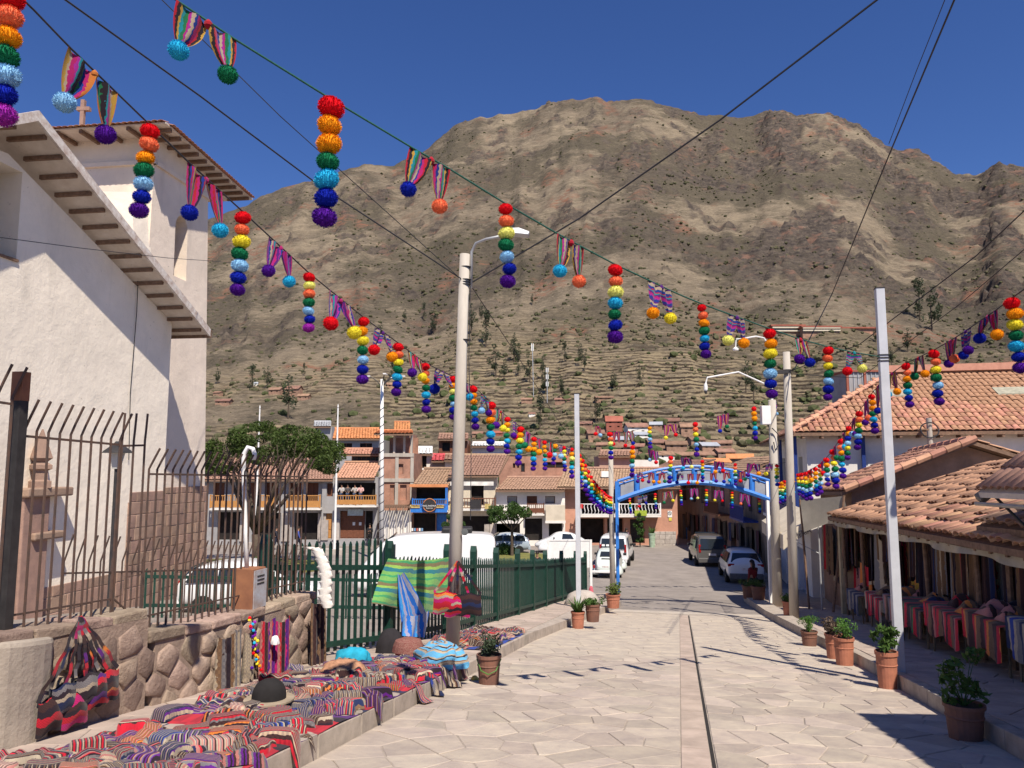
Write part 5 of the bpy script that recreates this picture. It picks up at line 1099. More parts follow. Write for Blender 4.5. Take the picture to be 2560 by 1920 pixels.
VILL = [(1488, 1098, 42, 22, 0, 0), (1465, 1070, 30, 14, 0, 0), (1535, 1078, 40, 32, 1, 1), (1590, 1082, 52, 24, 2, 0), (1640, 1075, 30, 16, 0, 2), (1678, 1066, 40, 18, 0, 0), (1725, 1085, 48, 26, 0, 0), (1600, 1098, 40, 14, 2, 2), (1545, 1112, 46, 18, 0, 2), (1585, 1128, 50, 16, 0, 0), (1640, 1120, 46, 20, 0, 0), (1690, 1125, 50, 20, 0, 0), (1740, 1110, 40, 18, 0, 0), (1770, 1128, 46, 18, 0, 2), (1805, 1118, 46, 16, 0, 0), (1660, 1150, 44, 20, 2, 0), (1710, 1150, 44, 18, 0, 0), (1760, 1150, 46, 18, 0, 0), (1810, 1145, 46, 18, 0, 0), (1620, 1148, 40, 16, 0, 0), (1790, 1172, 60, 22, 0, 3), (1850, 1165, 60, 24, 0, 3), (1510, 1125, 34, 14, 0, 0), (1317, 1005, 26, 10, 0, 0), (1408, 1008, 38, 10, 0, 0), (1510, 1002, 42, 10, 0, 0), (1330, 1040, 16, 8, 2, 0), (1550, 1140, 34, 14, 2, 2), (735, 990, 36, 22, 0, 0), (690, 985, 30, 16, 0, 0), (760, 1000, 28, 14, 0, 0), (560, 1012, 36, 14, 0, 0), (545, 990, 20, 8, 0, 0), (980, 972, 26, 12, 0, 0), (1245, 1090, 22, 12, 1, 1), (1195, 1092, 26, 12, 0, 0), (1150, 1100, 36, 16, 0, 0), (640, 965, 10, 8, 2, 2), (2085, 955, 16, 8, 0, 0)]
MW = [M_adobe, M_hred, M_wht]; MR = [M_hroof, M_hred, M_tin, M_orange]
DESC = ['brown adobe', 'red-painted', 'whitewashed']; RD_ = ['dull tiled roof', 'red roof', 'tin roof', 'orange roof']
for k, (u, v, wp, hp, a, r) in enumerate(VILL):
    p = hillp(u, v); k_ = p.y/F; w_, h_ = wp*k_, hp*k_*.62; rh = hp*k_*.38; rz = random.uniform(-.35, .35); d = w_*.6
    n_ = 2 if wp > 30 else 1
    t = thing('hill_house', '%s hillside house with %s and %s' % (DESC[a], RD_[r], 'four windows' if n_ == 2 and hp > 20 else 'two windows'), 'house', p, 'houses on the hillside', rz)
    Lm = lambda a_, b_, o: Vector((a_, -d/2-o, b_)); H = []
    rows = 2 if hp > 20 else 1
    for i in range(2):
        for j in range(rows): cx = w_*(-.25+.5*i); cz = h_*((j+.55)/rows); H.append(rect(cx-w_*.07, cx+w_*.07, cz-h_*.16/rows, cz+h_*.16/rows))
    mb = wall_holes(rect(-w_/2, w_/2, -2, h_), H, Lm, .3); x0, x1 = -w_/2, w_/2
    mb.add([(x0, -d/2, -2), (x0, -d/2, h_), (x0, d/2, h_), (x0, d/2, -2), (x1, -d/2, -2), (x1, -d/2, h_), (x1, d/2, h_), (x1, d/2, -2), (x0, 0, h_+rh), (x1, 0, h_+rh)], [(0, 1, 2, 3), (4, 7, 6, 5), (1, 8, 2), (5, 6, 9), (3, 2, 6, 7)]); mb.build('wall', MW[a], t, local=True)
    for q in H: MB().box(q[0][0]-.02, q[1][0]+.02, -d/2+.28, -d/2+.32, q[0][1]-.02, q[2][1]+.02).build('window', M_dk, t, local=True)
    o = w_*.06; th = .18
    MB().add([(x0-o, -d/2-o, h_-o*.3), (x1+o, -d/2-o, h_-o*.3), (x1+o, 0, h_+rh+.1), (x0-o, 0, h_+rh+.1), (x0-o, d/2+o, h_-o*.3), (x1+o, d/2+o, h_-o*.3)]+[(a_, b_, c_-th) for a_, b_, c_ in [(x0-o, -d/2-o, h_-o*.3), (x1+o, -d/2-o, h_-o*.3), (x1+o, 0, h_+rh+.1), (x0-o, 0, h_+rh+.1), (x0-o, d/2+o, h_-o*.3), (x1+o, d/2+o, h_-o*.3)]], [(0, 1, 2, 3), (3, 2, 5, 4), (0, 6, 7, 1), (4, 5, 11, 10), (0, 3, 9, 6), (3, 4, 10, 9), (1, 7, 8, 2), (2, 8, 11, 5)]).build('roof', MR[r], t, local=True)
# long hotel on the slope
p0 = hillp(1935, 838); k_ = p0.y/F; t = thing('hillside_hotel', 'long low red hotel terrace high on the mountainside', 'hotel', p0)
for i, (u0, u1, vt, vb) in enumerate(((1930, 2010, 812, 834), (2006, 2100, 815, 832), (2100, 2195, 818, 828))):
    Yh = hillp((u0+u1)/2, vb).y; a, b = at(u0, vt, Yh), at(u1, vb, Yh); MB().box(a.x, b.x, Yh, Yh+9, b.z-3, a.z-.8).build('wall', M_adobe if i != 2 else M_brick, t); MB().box(a.x-.8, b.x+.8, Yh-1, Yh+9.5, a.z-.8, a.z).build('roof', M_hred, t)
    if i < 2:
        for r_ in range(2): zc = b.z+(a.z-b.z)*(.22+.38*r_); MB().box(a.x, b.x, Yh-.9, Yh, zc, zc+.7).build('balcony', M_cream, t)
        n_ = 12
        for q in range(n_): x = a.x+(b.x-a.x)*(q+.5)/n_; MB().box(x-.7, x+.7, Yh-.06, Yh+.05, a.z-3.2, a.z-1.3).build('window', M_glass, t)
tw = thing('radio_mast', 'thin lattice radio mast with white antennas on the lower slope', 'mast', hillp(1368, 1010)); k_ = WL[tw.name].y
q = WL[tw.name]; MB().tube([q-Vector((0, 0, 1)), at(1368, 920, q.y)], .16, 6).build('mast', M_steel, tw)
for v in (925, 942, 960): z = at(1368, v, q.y); MB().box(z.x-.5, z.x-.25, q.y-.2, q.y+.2, z.z-.9, z.z+.9).box(z.x+.25, z.x+.5, q.y-.2, q.y+.2, z.z-.9, z.z+.9).build('antenna', M_white, tw)
tw = thing('antenna_pole', 'tall pole with twin white antennas beside the eucalyptus trees', 'mast', hillp(1334, 1000)); q = WL[tw.name]; MB().tube([q-Vector((0, 0, 1)), at(1331, 862, q.y)], .16, 6).build('mast', M_steel, tw)
z = at(1331, 868, q.y); MB().box(z.x-.5, z.x-.2, q.y-.2, q.y+.2, z.z-1.5, z.z+1.5).box(z.x+.2, z.x+.5, q.y-.2, q.y+.2, z.z-1.5, z.z+1.5).build('antenna', M_white, tw)
# plaza lamp with spiral cable, flag poles
pz = Vector((at(955, 1340, 50).x, 50, 0)); pz.z = gz(pz.x, 50); t = thing('plaza_lamp', 'tall white plaza lamp post with spiral cable and four arms', 'lamp post', pz)
top_ = at(955, 948, 50); MB().tube([pz, top_], [.17, .10], 12).build('shaft', M_white, t, smooth=True)
sp_ = []
for k in range(160): f_ = k/160*.86; r_ = .185-.07*f_; sp_.append((pz.x+(top_.x-pz.x)*f_+r_*math.cos(k*.72), 50+r_*math.sin(k*.72), pz.z+(top_.z-pz.z)*f_))
MB().tube(sp_, .022, 4).build('spiral_cable', M_cable, t)
for dx, dy in ((-1.0, 0), (1.1, 0), (.35, -1), (.5, 1)):
    MB().tube([top_-Vector((0, 0, .5)), top_+Vector((dx*.35, dy*.35, -.1)), top_+Vector((dx*.8, dy*.8, .18))], .035, 6).build('arm', M_irond, t); MB().obox(top_+Vector((dx*1.1, dy*1.1, .2)), (.32 if dx*dx > dy*dy else .1, 0, 0), (0, .3 if dy else .1, 0), (0, 0, .035)).build('lamp_head', M_white, t)
for (u, v0, Y_, lb) in ((837, 1020, 55, 'slim white flag pole in front of the gallery house'), (638, 1022, 60, 'slim white flag pole rising above the umbrella tree')):
    q = Vector((at(u, 1340, Y_).x, Y_, 0)); q.z = gz(q.x, Y_); t = thing('flag_pole', lb, 'flag pole', q); e_ = at(u, v0, Y_); e_.x = q.x; MB().tube([q, e_], [.10, .05], 10).build('shaft', M_white, t); MB().lathe([(.02, 0), (.06, .08), (.01, .3)], e_, 8).build('finial', M_white, t)
    MB().box(q.x-.7, q.x+.7, Y_-.5, Y_+.5, q.z-.05, q.z+.35).build('plinth', M_lstone, t)
# ================= RIGHT SIDE: tiled market stalls and the big hipped house
def slab(name, e0, e1, r1, r0, th, m, parent):
    dz = Vector((0, 0, -th)); return MB().add([e0, e1, r1, r0, e0+dz, e1+dz, r1+dz, r0+dz], [(0, 1, 2, 3), (7, 6, 5, 4), (0, 4, 5, 1), (1, 5, 6, 2), (2, 6, 7, 3), (3, 7, 4, 0)]).build(name, m, parent)
M_stallw = mat('ochre stall wall', (.46, .38, .24), .95, .15, 2, .01)
stall = thing('market_stall', 'long market stall with sagging old tiled roof and open shaded front', 'market stall', PG(19, 6.5, .18))
e0, e1, r0, r1 = P(11.2, 4.55, .60), P(25.8, 4.6, .18), P(11.2, 9.2, 2.25), P(25.8, 9.1, 1.72)
slab('roof', e0, e1, r1, r0, .10, M_wood, stall)
tiled(stall, e1+Vector((0, 0, .03)), e0-e1, r1-e1, 56, 11, (e0-e1).length/56, .45, mat('stall tile', (.56, .30, .19), .85, scale=8, col2=(.36, .19, .125), bump=.004, rnd=.28), 300, mess=1.5)
MB().sbox(11, 26, 7.1, 7.35, gzs(26)-.2, .75).build('back_wall', M_stallw, stall); MB().sbox(25.7, 25.95, 4.9, 9, gzs(26)-.2, .2).build('end_wall', M_stallw, stall)
MB().sbox(15.6, 15.9, 5.6, 7.1, gzs(16)-.2, .95).build('partition', M_stallw, stall); MB().sbox(20.3, 20.6, 5.9, 7.1, gzs(21)-.2, .9).build('partition', M_stallw, stall)
for s_ in (12.2, 14.6, 17.4, 20.2, 23, 25.4):
    z_ = .60+(.18-.60)*(s_-11.2)/14.6; MB().tube([PG(s_, 5.0, .18), P(s_, 4.95, z_+.05)], .045, 8).build('post', M_wood, stall)
vl = MB().grid(lambda a, b: P(11.4+14.3*a, 4.62+.05*math.sin(a*60)*b+.03*math.sin(a*23), .58+(.17-.58)*a-.10-(.12+.03*math.sin(a*31))*b), 90, 4); vl.build('canvas_valance', mat('dusty canvas', (.40, .35, .27), .9, .15, 2), stall, smooth=True)
for k in range(24): s_ = 11.8+k*.6; MB().obox((P(s_, 4.6, .49+(.07-.49)*k/24)+P(s_, 7, 1.28+(.9-1.28)*k/24))/2, (P(s_, 7, 1.28+(.9-1.28)*k/24)-P(s_, 4.6, .49+(.07-.49)*k/24))/2, P(.04, 0), (0, 0, .05)).build('rafter', M_wood, stall)
# gabled house behind the stall
gh = thing('gable_house', 'adobe house with pink tiled gable roof behind the market stall', 'house', PG(31, 8, 0))
A0, A1, A2 = P(26.6, 5.2, .93), P(26.6, 9.15, 2.55), P(26.6, 12.6, 1.35); B0, B1, B2 = P(33, 5.2, .75), P(33, 9.15, 2.3), P(33, 12.6, 1.1)
slab('roof', A0, B0, B1, A1, .12, M_wood, gh); slab('roof', A1, B1, B2, A2, .12, M_wood, gh)
tiled(gh, B0+Vector((0, 0, .03)), A0-B0, B1-B0, 27, 10, .237, .43, M_tile_pink, 160, mess=.8); tiled(gh, A2+Vector((0, 0, .03)), B2-A2, A1-A2, 27, 8, .237, .45, M_tile_pink, 0, mess=.8)
MB().prism([P(27.1, 5.6, -3.4), P(27.1, 12.3, -3.4), P(27.1, 12.3, 1.30), P(27.1, 9.15, 2.38), P(27.1, 5.6, .95)], P(5.6, 0)).build('wall', M_adobe, gh)
for k in range(9): # ridge tiles
    p = A1.lerp(B1, (k+.3)/9)+Vector((0, 0, .06)); MB().tube([p, p+(B1-A1).normalized()*.75], [.14, .115], 8).build('ridge_tile', M_tile_pink, gh)
for k in range(9): p = A0.lerp(A1, (k+.2)/9)+Vector((0, 0, .05)); MB().tube([p, p+(A1-A0).normalized()*.5], [.12, .10], 7).build('verge_tile', M_tile_pink, gh)
# hipped two-storey house
hh = thing('hipped_house', 'large white two-storey house with bright hipped tile roof and blue posts', 'house', PG(38, 9, 0))
zE = 3.15; c0, c1 = P(33.6, 4.7, zE), P(33.6, 24, zE); d0 = P(46, 4.7, zE-.1); k0, k1 = P(39.4, 10.2, 6.2), P(39.4, 24, 6.2)
wz = gzs(40)-.3
mbw = wall_holes(rect(5.4, 24, wz, zE-.1), [rect(6.3, 6.65, 1.2, 1.5), rect(8.6, 8.95, 1.25, 1.55), rect(7.2, 8.2, -.6, .5), rect(11, 13, 1.0, 1.35)], lambda a, b, o: P(34.3-o, a, b), .25)
mbw.build('wall', M_wht, hh)
for q in (rect(6.3, 6.65, 1.2, 1.5), rect(8.6, 8.95, 1.25, 1.55), rect(7.2, 8.2, -.6, .5), rect(11, 13, 1.0, 1.35)): MB().sbox(34.5, 34.54, q[0][0]-.02, q[1][0]+.02, q[0][1]-.02, q[2][1]+.02).build('window', M_glass, hh)
sidew = wall_holes(rect(34.3, 46, wz, zE-.1), [rect(35.5, 36.6, .2, 2.2), rect(38, 39.2, .2, 2.2), rect(41, 42.2, .2, 2.2), rect(36, 38, wz+.2, wz+2.6), rect(40, 42, wz+.2, wz+2.6)], lambda a, b, o: P(a, 5.4-o, b), .3); sidew.build('side_wall', M_wht, hh)
for q in (rect(35.5, 36.6, .2, 2.2), rect(38, 39.2, .2, 2.2), rect(41, 42.2, .2, 2.2)): MB().sbox(q[0][0]-.02, q[1][0]+.02, 5.68, 5.72, q[0][1]-.02, q[2][1]+.02).build('window', M_glass, hh)
for q in (rect(36, 38, wz+.2, wz+2.6), rect(40, 42, wz+.2, wz+2.6)): MB().sbox(q[0][0]-.02, q[1][0]+.02, 5.68, 5.72, q[0][1]-.02, q[2][1]+.02).build('door', M_blue, hh)
M_navy = mat('navy paint', (.02, .045, .20), .5, .1, 5)
for s_, l_ in ((34.1, 4.9), (36.4, 4.9), (38.8, 4.9), (41.2, 4.9), (34.15, 7.6)): MB().sbox(s_-.07, s_+.07, l_-.07, l_+.07, -1.2 if l_ < 5 else wz, zE-.1).build('blue_post', M_navy, hh)
MB().sbox(34, 46, 4.75, 5.4, -.95, -.8).build('balcony_floor', M_wht, hh); MB().sbox(34, 46, 4.75, 4.8, .05, .12).build('balcony_rail', M_navy, hh); MB().sbox(34, 46, 4.76, 4.79, -.75, .0).build('balcony_panel', M_navy, hh)
slab('roof', c0, c1, k1, k0, .12, M_wood, hh); MB().add([c0, k0, k0+(d0-c0)*1.0, d0, c0-Vector((0, 0, .12)), k0-Vector((0, 0, .12)), k0+(d0-c0)-Vector((0, 0, .12)), d0-Vector((0, 0, .12))], [(0, 1, 2, 3), (7, 6, 5, 4), (0, 3, 7, 4), (2, 6, 7, 3)]).build('roof', M_wood, hh)
Vh = (k0-P(33.6, 10.2, zE)); nV = int(Vh.length/.42); hipl = lambda i, j, p: (slof(p)[1]-4.7) > (slof(p)[0]-33.6)*(10.2-4.7)/(39.4-33.6)-.1 and slof(p)[1] < 19
tiled(hh, c0+Vector((0, 0, .03)), c1-c0, Vh, 78, nV, .247, .42, M_tile, 300, mask=hipl, mess=.5)
Vs = (P(39.4, 10.2, 6.2)-P(39.4, 4.7, zE)); hip2 = lambda i, j, p: (slof(p)[0]-33.6) > (slof(p)[1]-4.7)*(39.4-33.6)/(10.2-4.7)-.1
tiled(hh, d0+Vector((0, 0, .03)), c0-d0, Vs, 50, int(Vs.length/.45), .248, .45, M_tile_pink, 0, mask=hip2, mess=.4)
for k in range(16): p = c0.lerp(k0, k/16)+Vector((0, 0, .06)); MB().tube([p, c0.lerp(k0, (k+1.1)/16)+Vector((0, 0, .06))], [.15, .12], 7).build('hip_tile', M_tile_pink, hh)
for k in range(22): p = k0.lerp(k1, k/22)+Vector((0, 0, .08)); MB().tube([p, k0.lerp(k1, (k+1.1)/22)+Vector((0, 0, .08))], [.17, .14], 7).build('ridge_tile', M_tile_pink, hh)
MB().obox(P(39.2, 14, 6.42), P(.15, 0), P(0, 4.2), (0, 0, .16)).build('ridge_parapet', M_tile_pink, hh)
for l_ in (9.6, 14.5): q = P(33.6+3.4, l_, zE+3.4*Vh.z/5.8+.13); MB().obox(q, P(.32, 0, .32*Vh.z/5.8), P(0, .75), (0, 0, .03)).build('skylight', mat('plastic skylight', (.38, .36, .27), .5), hh)
for k in range(24): q = P(33.9, 5.2+k*.75, zE-.16); MB().obox(q, P(.28, 0), P(0, .05), (0, 0, .06)).build('rafter_end', M_wood, hh)
# glazed roof shed and a neighbour's roof peeping over the ridge
rs = thing('roof_shed', 'corrugated shed with red frame on the ridge of the hipped house', 'shed', P(41, 7.5, 3.2)); q0, q1 = at(2120, 1000, 40), at(2208, 1000, 40); zt = at(2160, 930, 40).z
MB().box(q0.x, q1.x, 40, 42, q0.z-2, zt).build('wall', M_gpl, rs)
for x in (q0.x, (q0.x+q1.x)/2, q1.x): MB().box(x-.06, x+.06, 39.92, 40.02, q0.z-2, zt+.05).build('frame', M_hred, rs)
MB().box(q0.x-.1, q1.x+.1, 39.9, 42.2, zt, zt+.1).build('roof', M_hred, rs)
for k in range(8): x = q0.x+(q1.x-q0.x)*(k+.5)/8; MB().box(x-.02, x+.02, 39.96, 40.0, q0.z-2, zt).build('rib', M_steel, rs)
nb = thing('upper_house', 'house with low tiled roof peeping above the hipped house', 'house', at(2500, 950, 48)); f0, f1 = at(2400, 955, 48), at(2640, 900, 48)
MB().box(at(2430, 960, 48).x, f1.x, 48.5, 54, f0.z-1.5, at(2500, 925, 48).z).build('wall', M_cream, nb); slab('roof', at(2410, 945, 47.6), at(2640, 885, 47.6), at(2660, 870, 53), at(2430, 930, 53), .14, M_brn, nb)
tiled(nb, at(2410, 945, 47.6)+Vector((0, 0, .03)), at(2640, 885, 47.6)-at(2410, 945, 47.6), at(2430, 930, 53)-at(2410, 945, 47.6), 22, 10, .27, .5, M_tile, 0)
# small service pole with coiled cable between the roofs
q = P(33.2, 9.9, 0); q.z = 1.8; qb = at(2326, 1115, q.y); t = thing('service_pole', 'short pole with coiled black cable rising behind the gable house', 'pole', Vector((qb.x, q.y, gz(qb.x, q.y))))
MB().tube([(qb.x, q.y, gz(qb.x, q.y)), (qb.x, q.y, at(2326, 1045, q.y).z)], .10, 10).build('shaft', M_conc, t); z = at(2326, 1075, q.y-.2)
MB().tube([(z.x+.36*math.cos(a), q.y-.15+.03*math.sin(a*3), z.z+.30*math.sin(a)) for a in np.linspace(0, 18.8, 60)], .025, 5).build('cable_coil', M_cable, t); MB().box(z.x-.45, z.x+.45, q.y-.08, q.y-.02, z.z+.0, z.z+.06).build('cross_arm', M_wood, t)
# near stall roof at the right, seen from below
ns = thing('near_stall_roof', 'weathered plank roof of the nearest stall with thick verge and struts', 'market stall', PG(9, 5.6, .18))
v0_, v1_ = P(11.9, 4.12, 1.36), P(11.9, 7.2, 3.9); w0_, w1_ = P(7.0, 4.12, 1.45), P(7.0, 7.2, 3.95)
slab('roof', w0_, v0_, v1_, w1_, .07, M_soff, ns); MB().tube([v0_-Vector((0, 0, .1)), v1_-Vector((0, 0, .1))], .085, 4).build('verge_beam', mat('grey weathered wood', (.30, .26, .21), .9, .2, 6), ns)
MB().tube([v0_+P(.1, 0)-Vector((0, 0, .16)), w0_-Vector((0, 0, .16))], .03, 6).build('eave_pipe', M_conc, ns); MB().tube([P(11.5, 4.2, 1.3), P(10.4, 5.4, -.5)], .02, 6).build('strut', M_irond, ns)
MB().sbox(7, 11.6, 7.0, 7.2, -1.6, 3.4).build('back_wall', M_stallw, ns); MB().tube([PG(11.3, 5.9, .18), P(11.3, 5.9, 2.6)], .06, 8).build('post', M_wood, ns)
tiled(ns, v0_+P(.0, 0)+Vector((0, 0, .03)), w0_-v0_, v1_-v0_, 20, 9, .245, .43, M_tile_old, 0)
lo = thing('dark_lean_to', 'dark old tiled lean-to corner under the nearest stall roof', 'roof', PG(11.6, 5.2, .18)); l0_, l1_, l2_, l3_ = P(13.6, 4.65, .78), P(11.4, 4.65, .86), P(11.4, 6.6, 1.62), P(13.6, 6.6, 1.55)
slab('roof', l0_, l1_, l2_, l3_, .09, M_wood, lo); tiled(lo, l0_+Vector((0, 0, .03)), l1_-l0_, l3_-l0_, 9, 5, .245, .42, M_tile_old, 45, mess=2); MB().tube([PG(11.6, 5.0, .18), P(11.6, 5.0, .8)], .05, 6).build('post', M_wood, lo); MB().tube([PG(13.4, 5.0, .18), P(13.4, 5.0, .8)], .05, 6).build('post', M_wood, lo)
nh = thing('corner_house', 'plain white house with overhanging tiled eave at the head of the street', 'house', PG(2, 6, 0))
MB().sbox(-6, 6.6, 4.9, 9, -1.2, 3.9).build('wall', M_wht, nh); slab('roof', P(-6.3, 4.1, 3.95), P(6.9, 4.1, 3.75), P(6.9, 7.2, 5.0), P(-6.3, 7.2, 5.2), .12, M_wood, nh)
tiled(nh, P(6.9, 4.1, 3.78), P(-6.3, 4.1, 3.98)-P(6.9, 4.1, 3.78), P(6.9, 7.2, 5.03)-P(6.9, 4.1, 3.78), 52, 7, .25, .45, M_tile_old, 0)
MB().sbox(4.0, 5.0, 4.85, 4.92, -.55, 1.6).build('door', M_brn, nh)
# tarpaulin and lettered awning before the gable house
tp = thing('tarpaulin', 'grey beige tarpaulin stretched beside the gable house', 'tarpaulin', PG(26.6, 4.6, .18))
T4 = [ats(2000, 1250, 27.5), ats(2110, 1240, 26.4), ats(2120, 1290, 26.3), ats(2010, 1330, 27.2)]
MB().grid(lambda a, b: T4[0].lerp(T4[1], a).lerp(T4[3].lerp(T4[2], a), b)+Vector((0, 0, -.12*math.sin(math.pi*a)*math.sin(math.pi*b))), 10, 8).build('sheet', mat('tarp', (.30, .27, .22), .8, .1, 2), tp, smooth=True)
MB().tube([PG(26.4, 4.75, .18), T4[1]+Vector((0, 0, .02))], .04, 6).tube([PG(27.5, 4.2, .18), T4[0]+Vector((0, 0, .02))], .04, 6).build('pole', M_wood, tp)
aw = thing('lettered_awning', 'cream shop awning with grey lettering between the two concrete poles', 'awning', PG(29.5, 4.4, .18))
W = [ats(1925, 1285, 31), ats(2005, 1278, 28.4), ats(2030, 1283, 28.0), ats(1945, 1305, 27.0)]
qa, qb_, qc, qd = ats(1948, 1270, 30.5), ats(2042, 1292, 28.6), ats(1992, 1318, 27.2), ats(1936, 1318, 27.6)
qa = P(34, 4.6, ats(1948, 1270, 30.5).z); qb_ = P(27.5, 4.6, qa.z-.05); qc = P(27.5, 3.45, qa.z-.75); qd = P(34, 3.45, qa.z-.7)  # canopy lengthened down the street for the shade it throws on the pavement
MB().grid(lambda a, b: qa.lerp(qb_, a).lerp(qd.lerp(qc, a), b)+Vector((0, 0, -.06*math.sin(math.pi*a)*b)), 12, 6).build('canopy', M_cream, aw, smooth=True)
vln = MB().grid(lambda a, b: qd.lerp(qc, a)+P(0, -.01+.02*math.sin(a*20)*b)+Vector((0, 0, -.5*b)), 16, 3).build('valance', M_cream, aw, smooth=True)
MB().grid(lambda a, b: P(27.48, 3.45+1.15*a, qc.z+.7*a-(.5-.2*a)*b), 10, 3).build('side_valance', M_cream, aw, smooth=True)
ml = text_mesh('JOYERIA', .34, .004); ml.materials.clear(); ml.materials.append(mat('grey lettering', (.16, .15, .14), .8))
inst('lettering', ml, aw, Matrix.Translation(P(27.44, 3.98, qc.z+.02)-WL[aw.name]) @ Matrix((P(0, 1).to_4d()[:3], (0, 0, 1), P(-1, 0).to_4d()[:3])).transposed().to_4x4() @ Matrix.Rotation(math.atan(.6)*.8, 4, 'Z') @ Matrix.Diagonal((.62, .8, 1, 1)))
MB().tube([qc, P(27.5, 4.6, qc.z-.6)], .015, 6).tube([qd, P(34, 4.6, qd.z-.6)], .015, 6).tube([qb_, PG(27.5, 4.6, .18)], .03, 6).build('stay', M_steel, aw)
# ---------------- textiles in the stalls
TX = {}
def tex(key, n=2.0, vert=True, band=0):
    k = (key, n, vert, band)
    if k not in TX: TX[k] = stripes('weave %s %s %s %s' % (key, n, vert, band), CL(key), n, vert, band=band)
    return TX[k]
A_.update(d=(.06, .03, .03), c=(.42, .35, .26), n=(.02, .03, .09), e=(.20, .12, .07), l=(.20, .45, .12), s=(.12, .38, .62), x=(.19, .18, .19), i=(.46, .19, .17))
def drape(name, label, cat, p0, p1, h, m, group, out=Vector((0, 0, 0)), fold=.04, nf=5, taper=0, base=None, neck=False):
    "cloth hanging from the line p0-p1, h long, with folds"
    p0, p1 = Vector(p0), Vector(p1); d = p1-p0; n = Vector((-d.y, d.x, 0)).normalized(); ph = random.uniform(0, 6)
    def fn(a, b):
        aa = .5+(a-.5)*(1-taper*(1-b)); p = p0+d*aa
        sag = -.05*math.sin(math.pi*a)*(1-b)*(1 if not neck else -1.2)
        return p+n*(fold*math.sin(a*nf*6.283+ph+b)*(.35+.65*b))+out*b+Vector((0, 0, -h*b*(1+.03*math.sin(a*9+ph))+sag+(.16*abs(a-.5)*-2*(1-b) if neck else 0)))
    o = MB().grid(fn, 22, 12).build(name, m, smooth=True); return tag(o, label, cat, group)
def hang(u0, u1, v0, v1, l, m, desc, nm='hanging_textile', cat='textile', **k):
    a, b = atl(u0, v0, l), atl(u1, v0, l); c = atl((u0+u1)/2, v1, l); zc = (a.z+b.z)/2; a.z = b.z = zc
    return drape(nm, desc, cat, a, b, zc-c.z, m, k.pop('group', 'textiles hung in the market stalls'), **k)
HG = [(2098, 2116, 1292, 1420, 'dered', 'brown and red hanging'), (2118, 2140, 1295, 1395, 'edrde', 'dark brown fringed hanging'), (2142, 2166, 1300, 1400, 'derode', 'rust brown fringed hanging'), (2168, 2212, 1338, 1470, 'cccxc', 'plain cream poncho'), (2178, 2222, 1438, 1528, 'cxccc', 'shorter cream poncho below the long one'), (2124, 2150, 1412, 1482, 'ikprik', 'pink embroidered hanging'), (2151, 2180, 1412, 1492, 'oooro', 'plain orange hanging'), (2215, 2250, 1345, 1510, 'edxed', 'grey brown striped hanging'), (2262, 2300, 1345, 1490, 'yoeyoy', 'yellow and orange striped hanging'), (2299, 2336, 1338, 1525, 'dkndk', 'almost black poncho'), (2350, 2396, 1348, 1478, 'dredrd', 'dark red poncho'), (2397, 2432, 1342, 1498, 'ooroo', 'bright orange hanging'), (2432, 2472, 1362, 1505, 'dekde', 'dark brown poncho'), (2462, 2510, 1358, 1545, 'ciircx', 'peach and pink long shawl'), (2512, 2575, 1352, 1525, 'nnbnk', 'navy hanging'), (2058, 2082, 1310, 1430, 'drede', 'maroon hanging'), (2080, 2100, 1320, 1450, 'xcxke', 'grey patterned hanging'), (2240, 2262, 1360, 1500, 'rdprd', 'crimson hanging')]
for i, (u0, u1, v0, v1, c, ds) in enumerate(HG):
    po = 'poncho' in ds; hang(u0, u1, v0, v1, 5.05+.12*(i % 3), tex(c, 1.0), ds+' in the shaded market stall', 'poncho' if po else 'hanging_textile', 'poncho' if po else 'textile', fold=.05, nf=3 if po else 4, taper=.25 if po else .05, neck=po)
for k in range(46):
    s_ = 11.6+k*.305; c = random.choice(['dekde', 'kdnkd', 'drdkd', 'eoede', 'nkdnk', 'cexec', 'ekdre']); ds_ = {'dekde': 'brown', 'kdnkd': 'black', 'drdkd': 'dark red', 'eoede': 'rust', 'nkdnk': 'navy', 'cexec': 'sand', 'ekdre': 'umber'}[c]; z_ = .44+(.06-.44)*(s_-11.2)/14.6
    drape('hanging_garment', '%s garment hanging in the packed row under the stall eave' % ds_, 'garment', P(s_, 4.95+.3*random.random(), z_), P(s_+.34, 4.95+.3*random.random(), z_), random.uniform(.8, 1.5), tex(c, 1.3), 'garments under the stall eave', fold=.04, nf=2, taper=.3 if k % 2 else .05)
for k in range(26):
    s_ = 11.8+k*.55; c = random.choice(['drede', 'oyeor', 'npkbn', 'edxce', 'rprdr', 'kdekd', 'tgken', 'mpvmk']); h_ = random.uniform(.9, 1.7); z_ = .50+(.15-.50)*(s_-11.2)/14.6
    drape('back_textile', 'dark folded cloth hung deep inside the market stall', 'textile', P(s_, 6.5, z_+.1), P(s_+.45, 6.5, z_+.1), h_, tex(c, 1.2), 'textiles hung deep in the stall', fold=.05)
M_tbl = mat('table board', (.25, .17, .10), .8)
TB_ = [(22.2, 23.6, 'nxcxn', 'blue white'), (19.8, 21.4, 'rcrdr', 'red and cream'), (18.0, 19.6, 'ixdei', 'pink and grey'), (16.0, 17.8, 'gdekdr', 'green and brown'), (14.0, 15.8, 'drider', 'maroon and pink'), (12.3, 13.8, 'ordde', 'rust and brown'), (10.6, 12.1, 'cnxcb', 'white and blue')]
